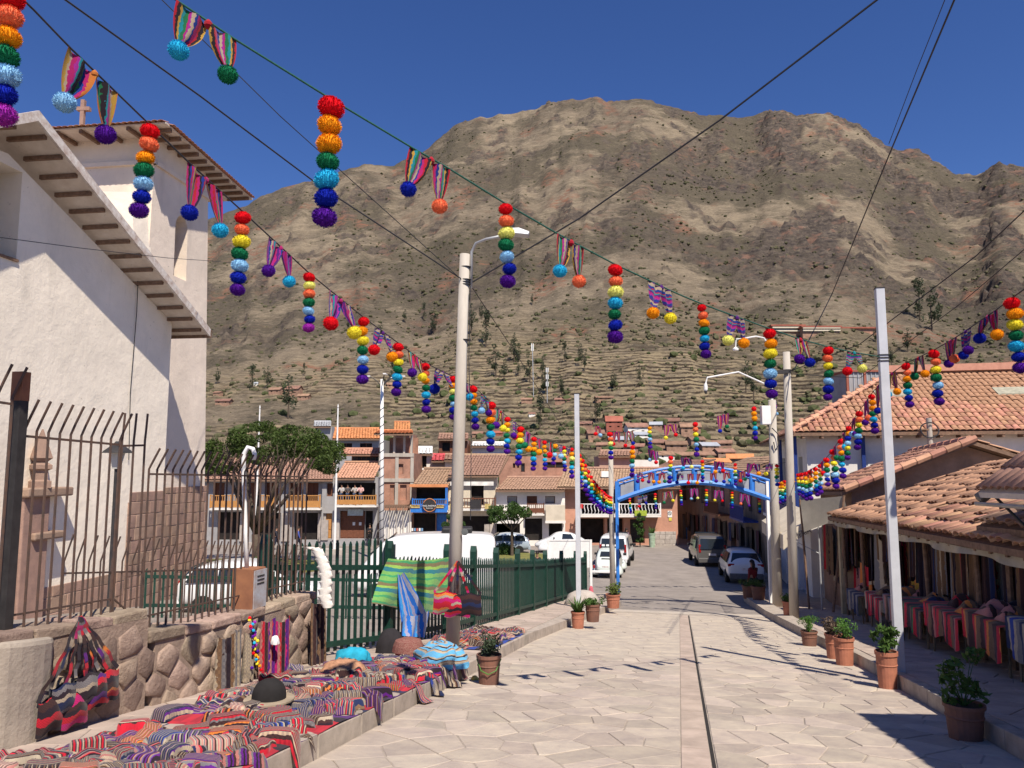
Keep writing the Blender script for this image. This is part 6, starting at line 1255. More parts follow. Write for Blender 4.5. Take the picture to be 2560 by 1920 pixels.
for s0_, s1_, c, ds in TB_:
    sm = (s0_+s1_)/2; zt = gzs(sm)+.18+.78; lf = 4.65 if s0_ > 17 else 4.45
    t = thing('trestle_table', 'wooden stall table under the %s striped cloth' % ds, 'table', PG(sm, lf+.45, .18), 'stall tables')
    MB().obox(P(sm, lf+.45, zt), P((s1_-s0_)/2, 0), P(0, .42), (0, 0, .02)).build('top', M_tbl, t)
    for a in (s0_+.08, s1_-.08):
        for b in (lf+.1, lf+.8): MB().tube([PG(a, b, .18), P(a, b, zt)], .022, 6).build('leg', M_tbl, t)
    o = MB().grid(lambda a, b: P(s0_+(s1_-s0_)*a, lf+.85-min(b/.55, 1)*.88-.03*math.sin(a*25)*max(0, b-.55)*2, zt+.03-max(0, b-.55)/.45*(.50+.06*math.sin(a*11))), 26, 16).build('table_cloth', tex(c, 3.2), smooth=True); tag(o, '%s striped cloth draped over a stall table' % ds, 'cloth', 'cloths on the stall tables')
    for k in range(5):
        q = P(random.uniform(s0_+.2, s1_-.2), lf+random.uniform(.25, .7), zt+.05); cc = random.choice(['ddr', 'oee', 'cxc', 'nkn', 'ede', 'idi', 'kdk']); r_ = random.uniform(.16, .28)
        o = MB().grid(lambda a, b: q+Vector((r_*(2*a-1), r_*.8*(2*b-1), (.16+.06*math.sin(a*7+b*5))*(1-(2*a-1)**4)*(1-(2*b-1)**4))), 10, 10).build('folded_textile', tex(cc, 2), smooth=True)
        tag(o, 'folded %s textile piled on the %s table' % ({'ddr': 'maroon', 'oee': 'rust', 'cxc': 'grey', 'nkn': 'navy', 'ede': 'brown', 'idi': 'peach', 'kdk': 'black'}[cc], ds), 'textile', 'folded textiles on the stall tables')
# ================= LEFT SIDEWALK: textiles for sale
CN_ = {'rdkrxdc': 'crimson', 'nkxnvc': 'navy', 'cedxck': 'cream brown', 'vdixvk': 'purple', 'redokc': 'rust', 'kdekcd': 'dark brown', 'nbxckn': 'slate blue', 'idciwx': 'pink patterned', 'rkxwdr': 'red and grey', 'ecdrxn': 'brown mixed', 'dnirkx': 'maroon mixed'}
CK = list(CN_)
def heap(s, l, ln, wd, rot, c, z0, hgt, where, nm='folded_textile', band=14, flat=False):
    ca, sa = math.cos(rot), math.sin(rot); ph = random.uniform(0, 9)
    def fn(a, b):
        x = (a-.5)*ln; y = (b-.5)*wd+.05*math.sin(a*5+ph); e = (1-abs(2*a-1)**16)*(1-abs(2*b-1)**(14 if flat else 8))
        ss, ll = s+x*ca-y*sa, l+x*sa+y*ca; f = (hgt*(.9+.1*math.sin(a*4+ph)) if flat else hgt*(.55+.45*math.sin(b*9+ph+a*2))+.02*math.sin(a*19+ph))*e
        g = gzs(ss)+.197 if ll < -3.0 else gzs(ss)+.197-min(.17, (ll+3.0)*2.5)
        return P(ss, ll, g+(z0*e)+f+.006)
    o = MB().grid(fn, 22, 12).build(nm, tex(c, random.choice([4, 7]), random.random() < .25, band), smooth=True); return tag(o, 'folded %s woven textile lying %s' % (CN_[c], where), 'textile', 'textiles spread '+where)
wh = 'in the heap by the stone wall'
for k in range(290):
    s_ = random.uniform(4.2, 10.7); lm = -4.75 if s_ < 7.4 else -4.85 if s_ < 10 else -4.3; l_ = lm+.2+(-3.12-lm-.2)*random.random()**.9; c = random.choice(CK)
    fl_t = random.random() < .55; z0_ = random.uniform(.0, .09)
    heap(s_, l_, random.uniform(.2, .36) if fl_t else random.uniform(.35, .8), random.uniform(.13, .23) if fl_t else random.uniform(.10, .2), random.uniform(-.3, 1.2) if fl_t else random.uniform(0, 3), c, z0_, random.uniform(.025, .05) if fl_t else random.uniform(.012, .03), wh, band=random.choice([0, 18, 44]), flat=fl_t)
ob = MB().grid(lambda a, b: P(4.3+6.5*a, -4.6+1.6*b, gzs(4.3+6.5*a)+.205+.02*math.sin(a*40)*math.sin(b*9)), 60, 16).build('ground_blanket', tex('rkvdnr', 6, True, 20), smooth=True); tag(ob, 'dark striped blanket spread on the sidewalk under the textile heap', 'blanket')
wh = 'in the small heap beyond the lamp pole'
for k in range(34):
    s_ = random.uniform(12.6, 15.3); heap(s_, random.uniform(-4.1, -3.25), random.uniform(.4, .8), random.uniform(.18, .32), random.uniform(-.6, .8), random.choice(CK), random.uniform(.02, .08), random.uniform(.03, .06), wh)
ob = MB().grid(lambda a, b: P(12.4+3.1*a, -4.2+1.15*b, gzs(12.4+3.1*a)+.205+.012*math.sin(a*30)), 24, 8).build('ground_blanket', tex('bkinb', 4, False), smooth=True); tag(ob, 'small blanket spread under the heap beyond the lamp pole', 'blanket')
# bundle at the foot of the lamp pole, covered stool, black bag
def bundle(name, label, cat, c, r, h, m, mm=.25):
    ph = random.uniform(0, 9); c = Vector(c)
    def fn(a, b):
        t = a*6.2832; th = b*1.62; rr = math.sin(th)*(1+mm*.45*math.sin(t*3+ph+b*3)+mm*.3*math.sin(t*7+b*9)); return c+Vector((r[0]*rr*math.cos(t), r[1]*rr*math.sin(t), h*max(0, math.cos(th))**.75*(1+mm*.5*math.sin(t*2+ph)*b+mm*.35*math.sin(t*5+b*8)*b)))
    return tag(MB().grid(fn, 28, 14).build(name, m, smooth=True), label, cat)
pb = gp(1098, 1668, .2); bundle('textile_bundle', 'crumpled blue and sand striped blanket at the foot of the lamp pole', 'blanket', pb, (.34, .3), .34, tex('scksecs', 3, False), .4)
pb = gp(1020, 1648, .2); t = thing('covered_stool', 'maroon plastic stool covered with a red knitted cloth', 'stool', pb)
MB().lathe([(.20, 0), (.17, .22), (.16, .24)], pb, 12).build('stool', mat('maroon plastic', (.20, .02, .05), .5), t); MB().lathe([(.235, .12), (.22, .2), (.19, .27), (.1, .3), (.01, .305)], pb, 18).build('cover', mat('red knit', (.16, .03, .03), .95, scale=60, col2=(.30, .18, .14)), t)
pb = gp(975, 1630, .2); bundle('dark_bundle', 'dark cloth sack leaning behind the covered stool', 'sack', pb, (.2, .2), .36, mat('black cloth', (.025, .022, .025), .95), .2)
pb = gp(885, 1655, .2); bundle('turquoise_bundle', 'bright turquoise cloth bundle at the end of the heap', 'textile', pb, (.25, .2), .2, mat('turquoise cloth', (.02, .32, .48), .9, .2, 8), .3)
pb = gp(860, 1690, .2); bundle('tan_bundle', 'tan woven bundle beside the turquoise one', 'textile', pb, (.28, .2), .2, mat('tan cloth', (.42, .22, .13), .95, .2, 20), .3)
pb = gp(672, 1775, .22); t = bundle('black_hat', 'black felt hat standing on the textile heap', 'hat', pb+Vector((0, 0, .1)), (.16, .15), .19, mat('black felt', (.02, .018, .018), .95), .03)
q = MB().lathe([(.02, 0), (.235, .0), (.235, .015), (.16, .02)], pb+Vector((0, 0, .09)), 22); tag(q.build('hat_brim', mat('pale felt', (.35, .28, .2), .9)), 'pale felt disc under the black hat', 'hat')
# textiles hung on the wall
def wallhang(u0, u1, v0, v1, c, ds, n=1.0, fold=.04, nf=4, taper=0, l=-4.94, m=None, nm='wall_textile'):
    return hang(u0, u1, v0, v1, l, m or tex(c, n, True, 24), ds, nm, 'textile', group='textiles hung on the stone wall', fold=fold, nf=nf, taper=taper)
wallhang(545, 590, 1585, 1790, 'cexdke', 'sand and charcoal striped shawl hung on the stone wall', fold=.05); wallhang(590, 602, 1570, 1740, 'xcx', 'narrow grey shawl hung beside the sand one')
wallhang(612, 632, 1575, 1700, 'cccw', 'cream fringed sash hung on the stone wall'); wallhang(655, 690, 1545, 1720, 'irvdpv', 'pink and violet embroidered belt hung on the stone wall', 1.5)
wallhang(690, 726, 1545, 1715, 'pvirdk', 'crimson and violet embroidered belt hung near the wall end', 1.5); wallhang(778, 815, 1500, 1690, 'edked', 'brown shawl hung on the end of the stone wall', fold=.05, l=-4.9)
t = thing('pompom_tassel', 'bright multicoloured tassel cord hanging on the stone wall', 'tassel', atl(632, 1660, -4.9))
for k in range(26):
    p = atl(630+random.gauss(0, 6)+k*.6, 1545+k*5.2, -4.9); MB().lathe([(.005, -.02), (.02, -.008), (.02, .008), (.005, .02)], p, 6).build('bead', PC[random.choice('ROYMTP')][0], t)
MB().tube([atl(630, 1540, -4.93), atl(645, 1680, -4.93)], .006, 5).build('cord', M_cable, t)
bundle('white_tassel', 'white woollen tassel hanging between the embroidered belts', 'tassel', atl(688, 1610, -4.86), (.05, .05), .1, M_white, .3)
# woven bags on the wall and on the lamp pole
def bags(label, top, n, spread, drop, out, cols, w, h, P=P):
    t = thing('woven_bags', label, 'bags', top-Vector((0, 0, drop+h)))
    for k in range(n):
        f_ = (k/(max(1, n-1))-.5); b = top+P(f_*spread, out*(.6+.4*random.random()), -drop*random.uniform(.75, 1.0)); c = tex(cols[k % len(cols)], 1.5, False, 26)
        a0, a1 = b+P(-w/2, 0), b+P(w/2, 0)
        for q in (a0, a1): 
            m_ = top.lerp(q, .55)+P(0, out*.5); st = (q-m_).normalized().cross(P(0, 1)).normalized()*.018
            MB().grid(lambda a, bb, q=q, m_=m_, st=st: (top.lerp(m_, bb/.55) if bb < .55 else m_.lerp(q, (bb-.55)/.45))+st*(2*a-1)+P(0, .01*math.sin(bb*20)), 1, 14).build('strap', c, t)
        MB().grid(lambda a, bb: b+P((a-.5)*w*(1+.1*bb), (.05*math.sin(math.pi*a)*math.sin(math.pi*bb))+.02, -h*bb-.015*math.sin(a*9)), 10, 8).build('bag_front', c, t, smooth=True)
        MB().grid(lambda a, bb: b+P((a-.5)*w*(1+.1*bb), -(.05*math.sin(math.pi*a)*math.sin(math.pi*bb))-.01, -h*bb-.015*math.sin(a*9)), 10, 8).build('bag_back', c, t, smooth=True)
    return t
bags('cluster of dark red and grey woven bags slung over the stone wall', atl(200, 1542, -4.98), 6, .62, .62, .05, ['rdkr', 'nxkcn', 'rpdk', 'kxck', 'vrdk', 'orkd'], .26, .26)
bags('cluster of red striped woven bags hanging on the lamp pole', b3+Vector((.09, -.16, at(1172, 1400, y3).z-b3.z)), 3, .34, .52, .06, ['rocpr', 'krpcr', 'kdkn'], .34, .3, lambda s, l, z=0: Vector((s, -l, z)))
# striped green blanket, blue towel and white shawl on the fence
def quad_cloth(name, label, c4, m, fold=.05, nf=3, sag=.06, cat='blanket'):
    A, B, C, D = c4; n = (B-A).cross(D-A).normalized(); ph = random.uniform(0, 6)
    return tag(MB().grid(lambda a, b: A.lerp(B, a).lerp(D.lerp(C, a), b)+n*(fold*math.sin(a*nf*6.28+b*2.5+ph)*(.3+.7*b))+Vector((0, 0, -sag*math.sin(math.pi*a)*(1-b))), 34, 18).build(name, m, smooth=True), label, cat)
gy = lambda u: float(np.interp(u, [930, 1136], [12.35, 14.6]))-.18
quad_cloth('green_blanket', 'green, lime and teal striped blanket hung on the picket fence', [at(972, 1396, gy(972)), at(1142, 1388, gy(1130)), at(1126, 1540, gy(1126)), at(926, 1508, gy(926))], stripes('green blanket', [A_['l'], (.05, .30, .12), (.20, .16, .08), (.30, .50, .10), (.03, .20, .24), A_['l'], (.06, .34, .14)], 2.2, False), .05, 2.2)
quad_cloth('blue_towel', 'blue and lilac striped towel hanging below the green blanket', [at(996, 1432, gy(990)-.12), at(1008, 1430, gy(1000)-.12), at(1070, 1540, gy(1060)-.12), at(1008, 1588, gy(1010)-.16)], stripes('blue towel', [(.02, .16, .60), (.05, .3, .7), (.35, .34, .5), (.02, .16, .6), (.35, .36, .45)], 2, True), .06, 1.5)
quad_cloth('blue_towel_end', 'turned-up end of the blue towel hanging on the fence', [at(1006, 1535, gy(1000)-.2), at(1072, 1526, gy(1060)-.2), at(1066, 1594, gy(1060)-.2), at(1010, 1590, gy(1000)-.2)], MATS['blue towel'], .04, 2)
ws = thing('white_shawl', 'white ruffled knitted shawl draped over the fence post', 'shawl', at(815, 1518, 10.6)); pts_ = [(772, 1368), (792, 1372), (806, 1400), (815, 1430), (816, 1460), (812, 1490), (820, 1516)]
c5 = [at(u, v, 10.55) for u, v in pts_]
def shf(a, b):
    x = b*(len(c5)-1); i = min(len(c5)-2, int(x)); p = c5[i].lerp(c5[i+1], x-i); r = .085; t = (a-.5)*2.9
    return p+Vector((r*math.sin(t)*(1+.16*abs(2*a-1)**3*math.sin(b*60)+.06*math.sin(b*17)), -r*math.cos(t)*.8-.03*abs(2*a-1)**3*math.sin(b*60+1), .012*math.sin(b*60+a*3)))
MB().grid(shf, 14, 80).build('knit', mat('white knit', (.74, .70, .64), .95, .08, 40), ws, smooth=True)
# electric cabinet with hooked conduit on the wall
cb = atl(620, 1515, -5.22); t = thing('electric_cabinet', 'rusty grey electric cabinet standing on the stone wall', 'cabinet', cb); sb = slof(cb)[0]; z0c, z1c = atl(620, 1522, -5.22).z, atl(620, 1420, -5.22).z
MB().sbox(sb-.15, sb+.15, -5.36, -5.08, z0c, z1c).build('case', M_rust, t, bevel=.008); MB().sbox(sb-.13, sb+.155, -5.079, -5.066, z0c+.02, z1c-.02).build('door', mat('grey cabinet paint', (.42, .45, .50), .5, scale=9, col2=(.30, .22, .18)), t)
MB().sbox(sb-.156, sb-.151, -5.35, -5.09, z0c, z1c).build('rust_side', M_rust, t)
for k in range(3): MB().sbox(sb-.07, sb+.09, -5.066, -5.06, z1c-.10-.045*k, z1c-.085-.045*k).build('vent_slot', M_dark, t)
yc = cb.y; hp = [at(u, v, yc) for u, v in ((617, 1420), (614, 1330), (611, 1230), (609, 1160), (610, 1135), (620, 1118), (632, 1122), (637, 1135), (636, 1150))]
cp_ = thing('hooked_conduit', 'white hooked conduit pipe rising from the electric cabinet', 'pipe', hp[0]); MB().tube(hp, .028, 10).build('pipe', M_white, cp_, smooth=True); MB().tube([at(635, 1152, yc), at(634, 1165, yc), at(620, 1172, yc)], .008, 5).build('cable_tail', M_cable, cp_)
# ================= PLANTERS
M_terra = mat('terracotta plastic', (.40, .155, .095), .7, .15, 5); M_bkt = mat('rusty bucket', (.23, .105, .07), .7, scale=4, col2=(.13, .07, .055)); M_soil = mat('soil', (.06, .042, .03), 1)
def planter(label, p, r, h, pm, kind, ph_, lm=None, handle=False):
    t = thing('planter', label, 'planter', p, 'planters along the kerbs'); MB().lathe([(r*.8, 0), (r*.95, h*.9), (r*1.04, h*.9), (r*1.04, h), (r*.93, h), (r*.92, h*.93)], (0, 0, 0), 20).build('pot', pm, t, local=True, smooth=False)
    MB().lathe([(r*.93, h*.92), (r*.93, h*.935)], (0, 0, 0), 16).build('soil', M_soil, t, local=True)
    for v_ in (.62,): MB().lathe([(r*.92, h*v_), (r*.965, h*v_+.012), (r*.93, h*v_+.024)], (0, 0, 0), 20).build('band', pm, t, local=True)
    mb = MB()
    if kind == 'spiky':
        for k in range(70):
            a = random.uniform(0, 6.28); tl = random.uniform(.35, 1.0); L_ = ph_*random.uniform(.6, 1.1); d = Vector((math.cos(a)*tl, math.sin(a)*tl, 1)).normalized(); b_ = Vector((math.cos(a), math.sin(a), 0))*r*.3*random.random()+Vector((0, 0, h*.9)); s_ = d.cross(Vector((0, 0, 1))).normalized()*.018
            m_ = b_+d*L_*.55; e_ = b_+d*L_+Vector((0, 0, -.25*L_*tl)); mb.add([b_-s_, b_+s_, m_+s_, m_-s_, e_], [(0, 1, 2, 3), (3, 2, 4)])
    else:
        cl = [(random.gauss(0, r*.5), random.gauss(0, r*.5), h+random.uniform(.05, ph_), r*.42) for _ in range(14)]
        mb.add(*leaves(650 if kind == 'bush' else 320, clump_sampler(cl, 1), .022 if kind == 'bush' else .045, .4))
        for c_ in cl: mb.tube([(0, 0, h*.9), (c_[0]*.5, c_[1]*.5, h+(c_[2]-h)*.5), c_[:3]], [.008, .006, .003], 4)
    mb.build('plant', lm or M_leafC, t, local=True)
    if handle: MB().tube([(-r, 0, h*.85), (-r*.6, -r*.9, h*.55), (0, -r*1.1, h*.45), (r*.6, -r*.9, h*.55), (r, 0, h*.85)], .008, 6).build('handle', mat('green handle', (.08, .2, .04), .5), t, local=True)
    return t
planter('dented brown bucket planter with green handle and grey-green bush at the left kerb', gp(1222, 1712), .165, .40, M_bkt, 'bush', .26, leafmat('grey green', (.07, .10, .055), (.04, .06, .03)), True)
planter('terracotta bucket planter with spiky long-leaved plant on the left kerb', gp(1445, 1572), .17, .42, M_terra, 'spiky', .5)
planter('short stained bucket planter with little growth behind the spiky plant', gp(1482, 1553, .19), .19, .42, M_bkt, 'small', .05)
planter('square-looking terracotta planter with small green plant at the foot of the arch', gp(1533, 1519, .19), .23, .42, M_terra, 'small', .28, leafmat('yellow green', (.16, .20, .05), (.08, .12, .03)))
planter('terracotta pot with fine feathery herb at the right kerb', gp(2024, 1616), .17, .32, M_bkt, 'bush', .26, leafmat('fresh herb', (.10, .22, .04), (.05, .12, .02)))
planter('tall bucket with dry twigs pressed against the tall terracotta bucket', gp(2086, 1648), .155, .46, M_terra, 'small', .22, leafmat('dry twigs', (.16, .11, .08), (.09, .07, .05)))
planter('tall terracotta bucket planter with lettuce-green bush at the right kerb', gp(2112, 1664), .17, .48, M_terra, 'bush', .24, MATS['fresh herb'])
planter('tall clay drain-pipe planter with geranium beside the tall white post', gp(2220, 1722), .15, .52, M_terra, 'geranium', .34)
planter('rusty planter with dark low plant beside the person in red', gp(1872, 1496, .19), .26, .52, M_bkt, 'bush', .14); planter('rusty planter with dark rounded plant nearest the arch pole', gp(1897, 1502, .19), .27, .56, M_bkt, 'bush', .18); planter('planter with thin herb leaning on the bare concrete pole', gp(1972, 1543, .19), .17, .45, M_terra, 'bush', .15)
planter('large shaded planter with spreading dark geranium on the right sidewalk', gp(2415, 1850), .19, .36, M_bkt, 'geranium', .5)
planter('pale green urn with a palm-like plant at the salmon house door', Vector((at(1630, 1350, 61).x, 61, gz(at(1630, 1350, 61).x, 61))), .28, 1.1, mat('mint urn', (.35, .45, .33), .7), 'spiky', .8)
# small litter by the bucket
tag(bundle('yellow_litter', 'crumpled yellow wrapper lying by the brown bucket', 'litter', gp(1186, 1702), (.05, .05), .07, mat('yellow wrapper', (.7, .55, .12), .6), .4), None, None)
tag(bundle('pink_cloth', 'small pink cloth lump standing at the fence end', 'cloth', gp(1478, 1500, .2), (.1, .1), .5, mat('pink cloth', (.55, .12, .16), .9), .1), None, None)
rk_ = gp(1455, 1510, .2); bundle('boulder', 'pale boulder at the end of the green fence', 'rock', rk_, (.55, .5), .45, M_lstone, .2)
# ================= VEHICLES
M_tyre = mat('tyre rubber', (.02, .02, .02), .9, .1); M_rim = mat('alloy rim', (.35, .35, .36), .4, .05, metal=.6); M_red = mat('tail lamp', (.30, .012, .012), .25, .1); M_amb = mat('headlamp', (.6, .6, .58), .2, .05); M_blk = mat('black trim', (.025, .025, .027), .5, .1)
def paint(name, c):
    if name in MATS: return MATS[name]
    m, t, b, N, L = nodes(name); MATS[name] = m; b.inputs['Base Color'].default_value = (*c, 1); b.inputs['Roughness'].default_value = .28; b.inputs['Coat Weight'].default_value = .6; b.inputs['Coat Roughness'].default_value = .08; return m
def loft(st, n=7):
    "st: (x, zbottom, zbelt, zroof, half width, half roof width); rings across the car, mirrored"
    mb = MB(); rings = []
    for x, zb, ze, zr, w_, wr in st:
        half = [(0, zb), (w_*.80, zb), (w_*.97, zb+.16), (w_, (zb+ze)/2), (w_*.97, ze), (w_*.90 if zr-ze < .1 else (w_*.94*.35+wr*.65), ze+(zr-ze)*.62), (wr, zr-.035), (wr*.80, zr), (0, zr+.02)]
        rings.append([(x, y, z) for y, z in half]+[(x, -y, z) for y, z in half[-2:0:-1]])
    m = len(rings[0])
    for r in rings: mb.v += r
    for i in range(len(rings)-1):
        for k in range(m): mb.f.append((i*m+k, i*m+(k+1) % m, (i+1)*m+(k+1) % m, (i+1)*m+k))
    mb.f.append(tuple(range(m-1, -1, -1))); b = (len(rings)-1)*m; mb.f.append(tuple(b+k for k in range(m))); return mb
def pane(c4, th=.012):
    c4 = [Vector(c) for c in c4]; n = (c4[1]-c4[0]).cross(c4[3]-c4[0]).normalized()*th; return MB().prism([c-n*.5 for c in c4], n*1.0)
def wheel(t, x, y, r, w_=.2):
    o = None; s = 1 if y > 0 else -1
    mb = MB().lathe([(r*.62, -w_/2), (r*.95, -w_/2), (r, -w_*.35), (r, w_*.35), (r*.95, w_/2), (r*.62, w_/2)], (0, 0, 0), 24); me = mb.mesh('tyre'); me.materials.append(M_tyre)
    o = inst('wheel', me, t, Matrix.Translation((x, y, r)) @ Matrix.Rotation(R90, 4, 'X'))
    rm = MB().lathe([(r*.15, .02), (r*.6, .0), (r*.63, -.05)], (0, 0, 0), 14).mesh('rim'); rm.materials.append(M_rim); inst('rim', rm, o, Matrix.Translation((0, 0, -s*(w_/2-.02))) @ (Matrix.Rotation(math.pi, 4, 'X') if s > 0 else Matrix.Identity(4)))
def car(label, kind, loc, rz, pm, group=None):
    t = thing({'suv': 'suv', 'van': 'van', 'beetle': 'small_car', 'hatch': 'hatchback', 'panel': 'panel_van'}[kind], label, 'van' if kind in ('van', 'panel') else 'car', loc, group, rz)
    if kind == 'suv': L_, st, wr, wx, ww = 4.6, [(-2.28, .42, .95, 1.0, .80, .70), (-2.24, .34, 1.02, 1.08, .90, .72), (-2.05, .30, 1.05, 1.28, .925, .68), (-1.72, .28, 1.04, 1.62, .93, .64), (-.9, .26, 1.02, 1.70, .93, .66), (.2, .26, 1.0, 1.68, .93, .65), (.75, .26, 1.0, 1.50, .93, .62), (1.15, .26, 1.02, 1.10, .93, .72), (1.9, .28, .92, .97, .91, .74), (2.25, .34, .75, .80, .80, .62)], .36, (-1.35, 1.4), .84
    elif kind == 'van': L_, st, wr, wx, ww = 4.9, [(-2.42, .36, 1.0, 1.06, .86, .80), (-2.40, .32, 1.05, 1.5, .93, .76), (-2.28, .30, 1.06, 1.84, .945, .76), (-1.8, .28, 1.05, 1.92, .95, .76), (.6, .28, 1.02, 1.90, .95, .75), (1.1, .28, 1.0, 1.65, .95, .72), (1.7, .28, 1.02, 1.12, .93, .74), (2.3, .32, .85, .90, .88, .68), (2.42, .36, .65, .70, .82, .6)], .33, (-1.5, 1.55), .86
    elif kind == 'panel': L_, st, wr, wx, ww = 5.6, [(-2.8, .40, 1.1, 2.2, .92, .82), (-2.76, .34, 1.12, 2.42, .98, .84), (-2.4, .32, 1.12, 2.52, .99, .85), (.9, .32, 1.1, 2.52, .99, .85), (1.5, .32, 1.1, 2.30, .99, .82), (2.1, .32, 1.12, 1.62, .98, .80), (2.4, .34, 1.05, 1.18, .95, .78), (2.75, .40, .8, .86, .85, .65)], .35, (-1.7, 1.75), .9
    elif kind == 'hatch': L_, st, wr, wx, ww = 4.0, [(-1.98, .38, .85, .90, .74, .66), (-1.94, .30, .92, 1.0, .83, .66), (-1.6, .26, .94, 1.34, .86, .60), (-.9, .24, .92, 1.48, .86, .60), (.1, .24, .90, 1.47, .86, .60), (.6, .24, .90, 1.28, .86, .58), (1.05, .24, .92, .99, .86, .68), (1.7, .26, .80, .84, .82, .66), (1.96, .34, .66, .70, .72, .55)], .31, (-1.25, 1.25), .77
    else: L_, st, wr, wx, ww = 4.05, [(-2.0, .38, .55, .60, .38, .30), (-1.9, .32, .74, .82, .52, .42), (-1.55, .28, .92, 1.05, .60, .50), (-1.2, .28, .95, 1.25, .66, .54), (-.7, .27, .95, 1.44, .70, .54), (-.1, .27, .94, 1.50, .71, .55), (.45, .27, .94, 1.42, .71, .53), (.8, .27, .95, 1.08, .68, .54), (1.3, .30, .86, .95, .58, .48), (1.75, .36, .66, .74, .42, .34), (1.95, .42, .55, .58, .3, .2)], .33, (-1.22, 1.2), .66
    bd = loft(st); o = bd.build('body', pm, t, local=True, smooth=True)
    sub = o.modifiers.new('sub', 'SUBSURF'); sub.levels = 1; sub.render_levels = 2
    for x in wx:
        for y in (-ww, ww): wheel(t, x, y, wr, .21)
    if kind == 'beetle':
        for x in wx:
            for y in (-.62, .62): MB().lathe([(.001, .40)]+[(.50*math.sin(a), .40*math.cos(a)) for a in np.linspace(.2, 1.57, 7)]+[(.49, -.1)], (x, y, .30), 16, .52).build('fender', pm, t, local=True, smooth=True)
        MB().obox((-2.02, 0, .40), (.04, 0, 0), (0, .72, 0), (0, 0, .06)).build('rear_bumper', M_white, t, local=True, bevel=.02)
        pane([(-1.44, -.36, 1.14), (-1.44, .36, 1.14), (-1.06, .34, 1.36), (-1.06, -.34, 1.36)], .04).build('rear_window', M_glass, t, local=True)
        pane([(-1.62, -.26, 1.00), (-1.62, .26, 1.00), (-1.55, .26, 1.045), (-1.55, -.26, 1.045)], .06).build('vent_grille', M_blk, t, local=True)
        MB().obox((-1.97, 0, .66), (.015, 0, 0), (0, .17, 0), (0, 0, .06)).build('number_plate', mat('plate', (.65, .6, .58), .5), t, local=True)
        for y in (-.66, .66): MB().lathe([(.075, 0), (.07, .03), (.02, .04)], (0, 0, 0), 12); q = MB().obox((-1.72, y, .62), (.03, 0, 0), (0, .06, 0), (0, 0, .09)).build('tail_lamp', M_red, t, local=True, bevel=.025)
        for s in (-1, 1): pane([(-.9, s*.655, 1.02), (-.05, s*.675, 1.02), (-.1, s*.585, 1.38), (-.7, s*.575, 1.36)] if s < 0 else [(-.05, .675, 1.02), (-.9, .655, 1.02), (-.7, .575, 1.36), (-.1, .585, 1.38)], .04).build('side_window', M_glass, t, local=True); MB().obox((.55, s*.82, 1.08), (.05, 0, 0), (0, .09, 0), (0, 0, .06)).build('mirror', M_blk, t, local=True)
    else:
        s0 = st[0]; zr = st[3][3]; zb = st[2][2]
        if kind == 'suv': rw = [(-2.13, .74, 1.13), (-2.13, -.74, 1.13), (-1.80, -.60, 1.56), (-1.80, .60, 1.56)]; xl = -2.24
        elif kind == 'van': rw = [(-2.445, .74, 1.12), (-2.445, -.74, 1.12), (-2.33, -.68, 1.74), (-2.33, .68, 1.74)]; xl = -2.42
        elif kind == 'panel': rw = [(-2.83, .74, 1.3), (-2.83, -.74, 1.3), (-2.80, -.68, 2.1), (-2.80, .68, 2.1)]; xl = -2.79
        else: rw = [(-1.86, .6, 1.02), (-1.86, -.6, 1.02), (-1.64, -.5, 1.34), (-1.64, .5, 1.34)]; xl = -1.93
        pane(rw, .05).build('rear_window', M_glass, t, local=True)
        wl_ = st[3][4]
        for s in (-1, 1):
            x0, x1 = (-1.75 if kind != 'panel' else 1.0), (.9 if kind in ('suv', 'van') else .75 if kind == 'hatch' else 1.75); zz = zb+.03; zt = st[4][3]-.16; yb = wl_*.985; yt = st[4][5]*1.05+.03
            if kind in ('van', 'panel'): yt = yb-.10
            nw = 3 if kind != 'panel' else 1
            for k in range(nw):
                a0 = x0+(x1-x0)*k/nw+.03; a1 = x0+(x1-x0)*(k+1)/nw-.03; b0 = a0+(.18 if k == 0 and kind != 'panel' else 0); b1 = a1-(.28 if k == nw-1 else 0)
                q = [(a0, s*yb, zz), (a1, s*yb, zz), (b1, s*yt, zt), (b0, s*yt, zt)]; pane(q if s < 0 else [q[1], q[0], q[3], q[2]], .05).build('side_window', M_glass, t, local=True)
            MB().obox((x1-.05, s*(wl_+.1), zb+.05), (.06, 0, 0), (0, .10, 0), (0, 0, .07)).build('mirror', M_blk if kind != 'panel' else pm, t, local=True, bevel=.02)
            zl = {'suv': 1.0, 'van': 1.15, 'panel': 1.0, 'hatch': .88}[kind]
            MB().obox((xl+.03, s*(wl_-.2), zl), (.05, 0, 0), (0, .16 if kind == 'suv' else .07, 0), (0, 0, .07 if kind == 'suv' else .24 if kind != 'hatch' else .12)).build('tail_lamp', M_red, t, local=True, bevel=.02)
            MB().obox((-xl+.0, s*(wl_-.25), .68), (.06, 0, 0), (0, .17, 0), (0, 0, .07)).build('headlamp', M_amb, t, local=True, bevel=.02)
        MB().obox((xl-.03, 0, .45), (.09, 0, 0), (0, wl_*.9, 0), (0, 0, .14)).build('rear_bumper', mat('grey bumper', (.12, .12, .125), .5) if kind == 'suv' else pm, t, local=True, bevel=.04)
        MB().obox((xl-.02, 0, .80), (.02, 0, 0), (0, .22, 0), (0, 0, .065)).build('number_plate', mat('plate', (.65, .6, .58), .5), t, local=True)
        x0_, x1_ = {'suv': (.22, 1.12), 'van': (.72, 1.62), 'panel': (1.08, 2.06), 'hatch': (.16, 1.0)}[kind]; zt_ = {'suv': 1.66, 'van': 1.86, 'panel': 2.44, 'hatch': 1.44}[kind]; zb_ = {'suv': 1.12, 'van': 1.16, 'panel': 1.66, 'hatch': 1.0}[kind]
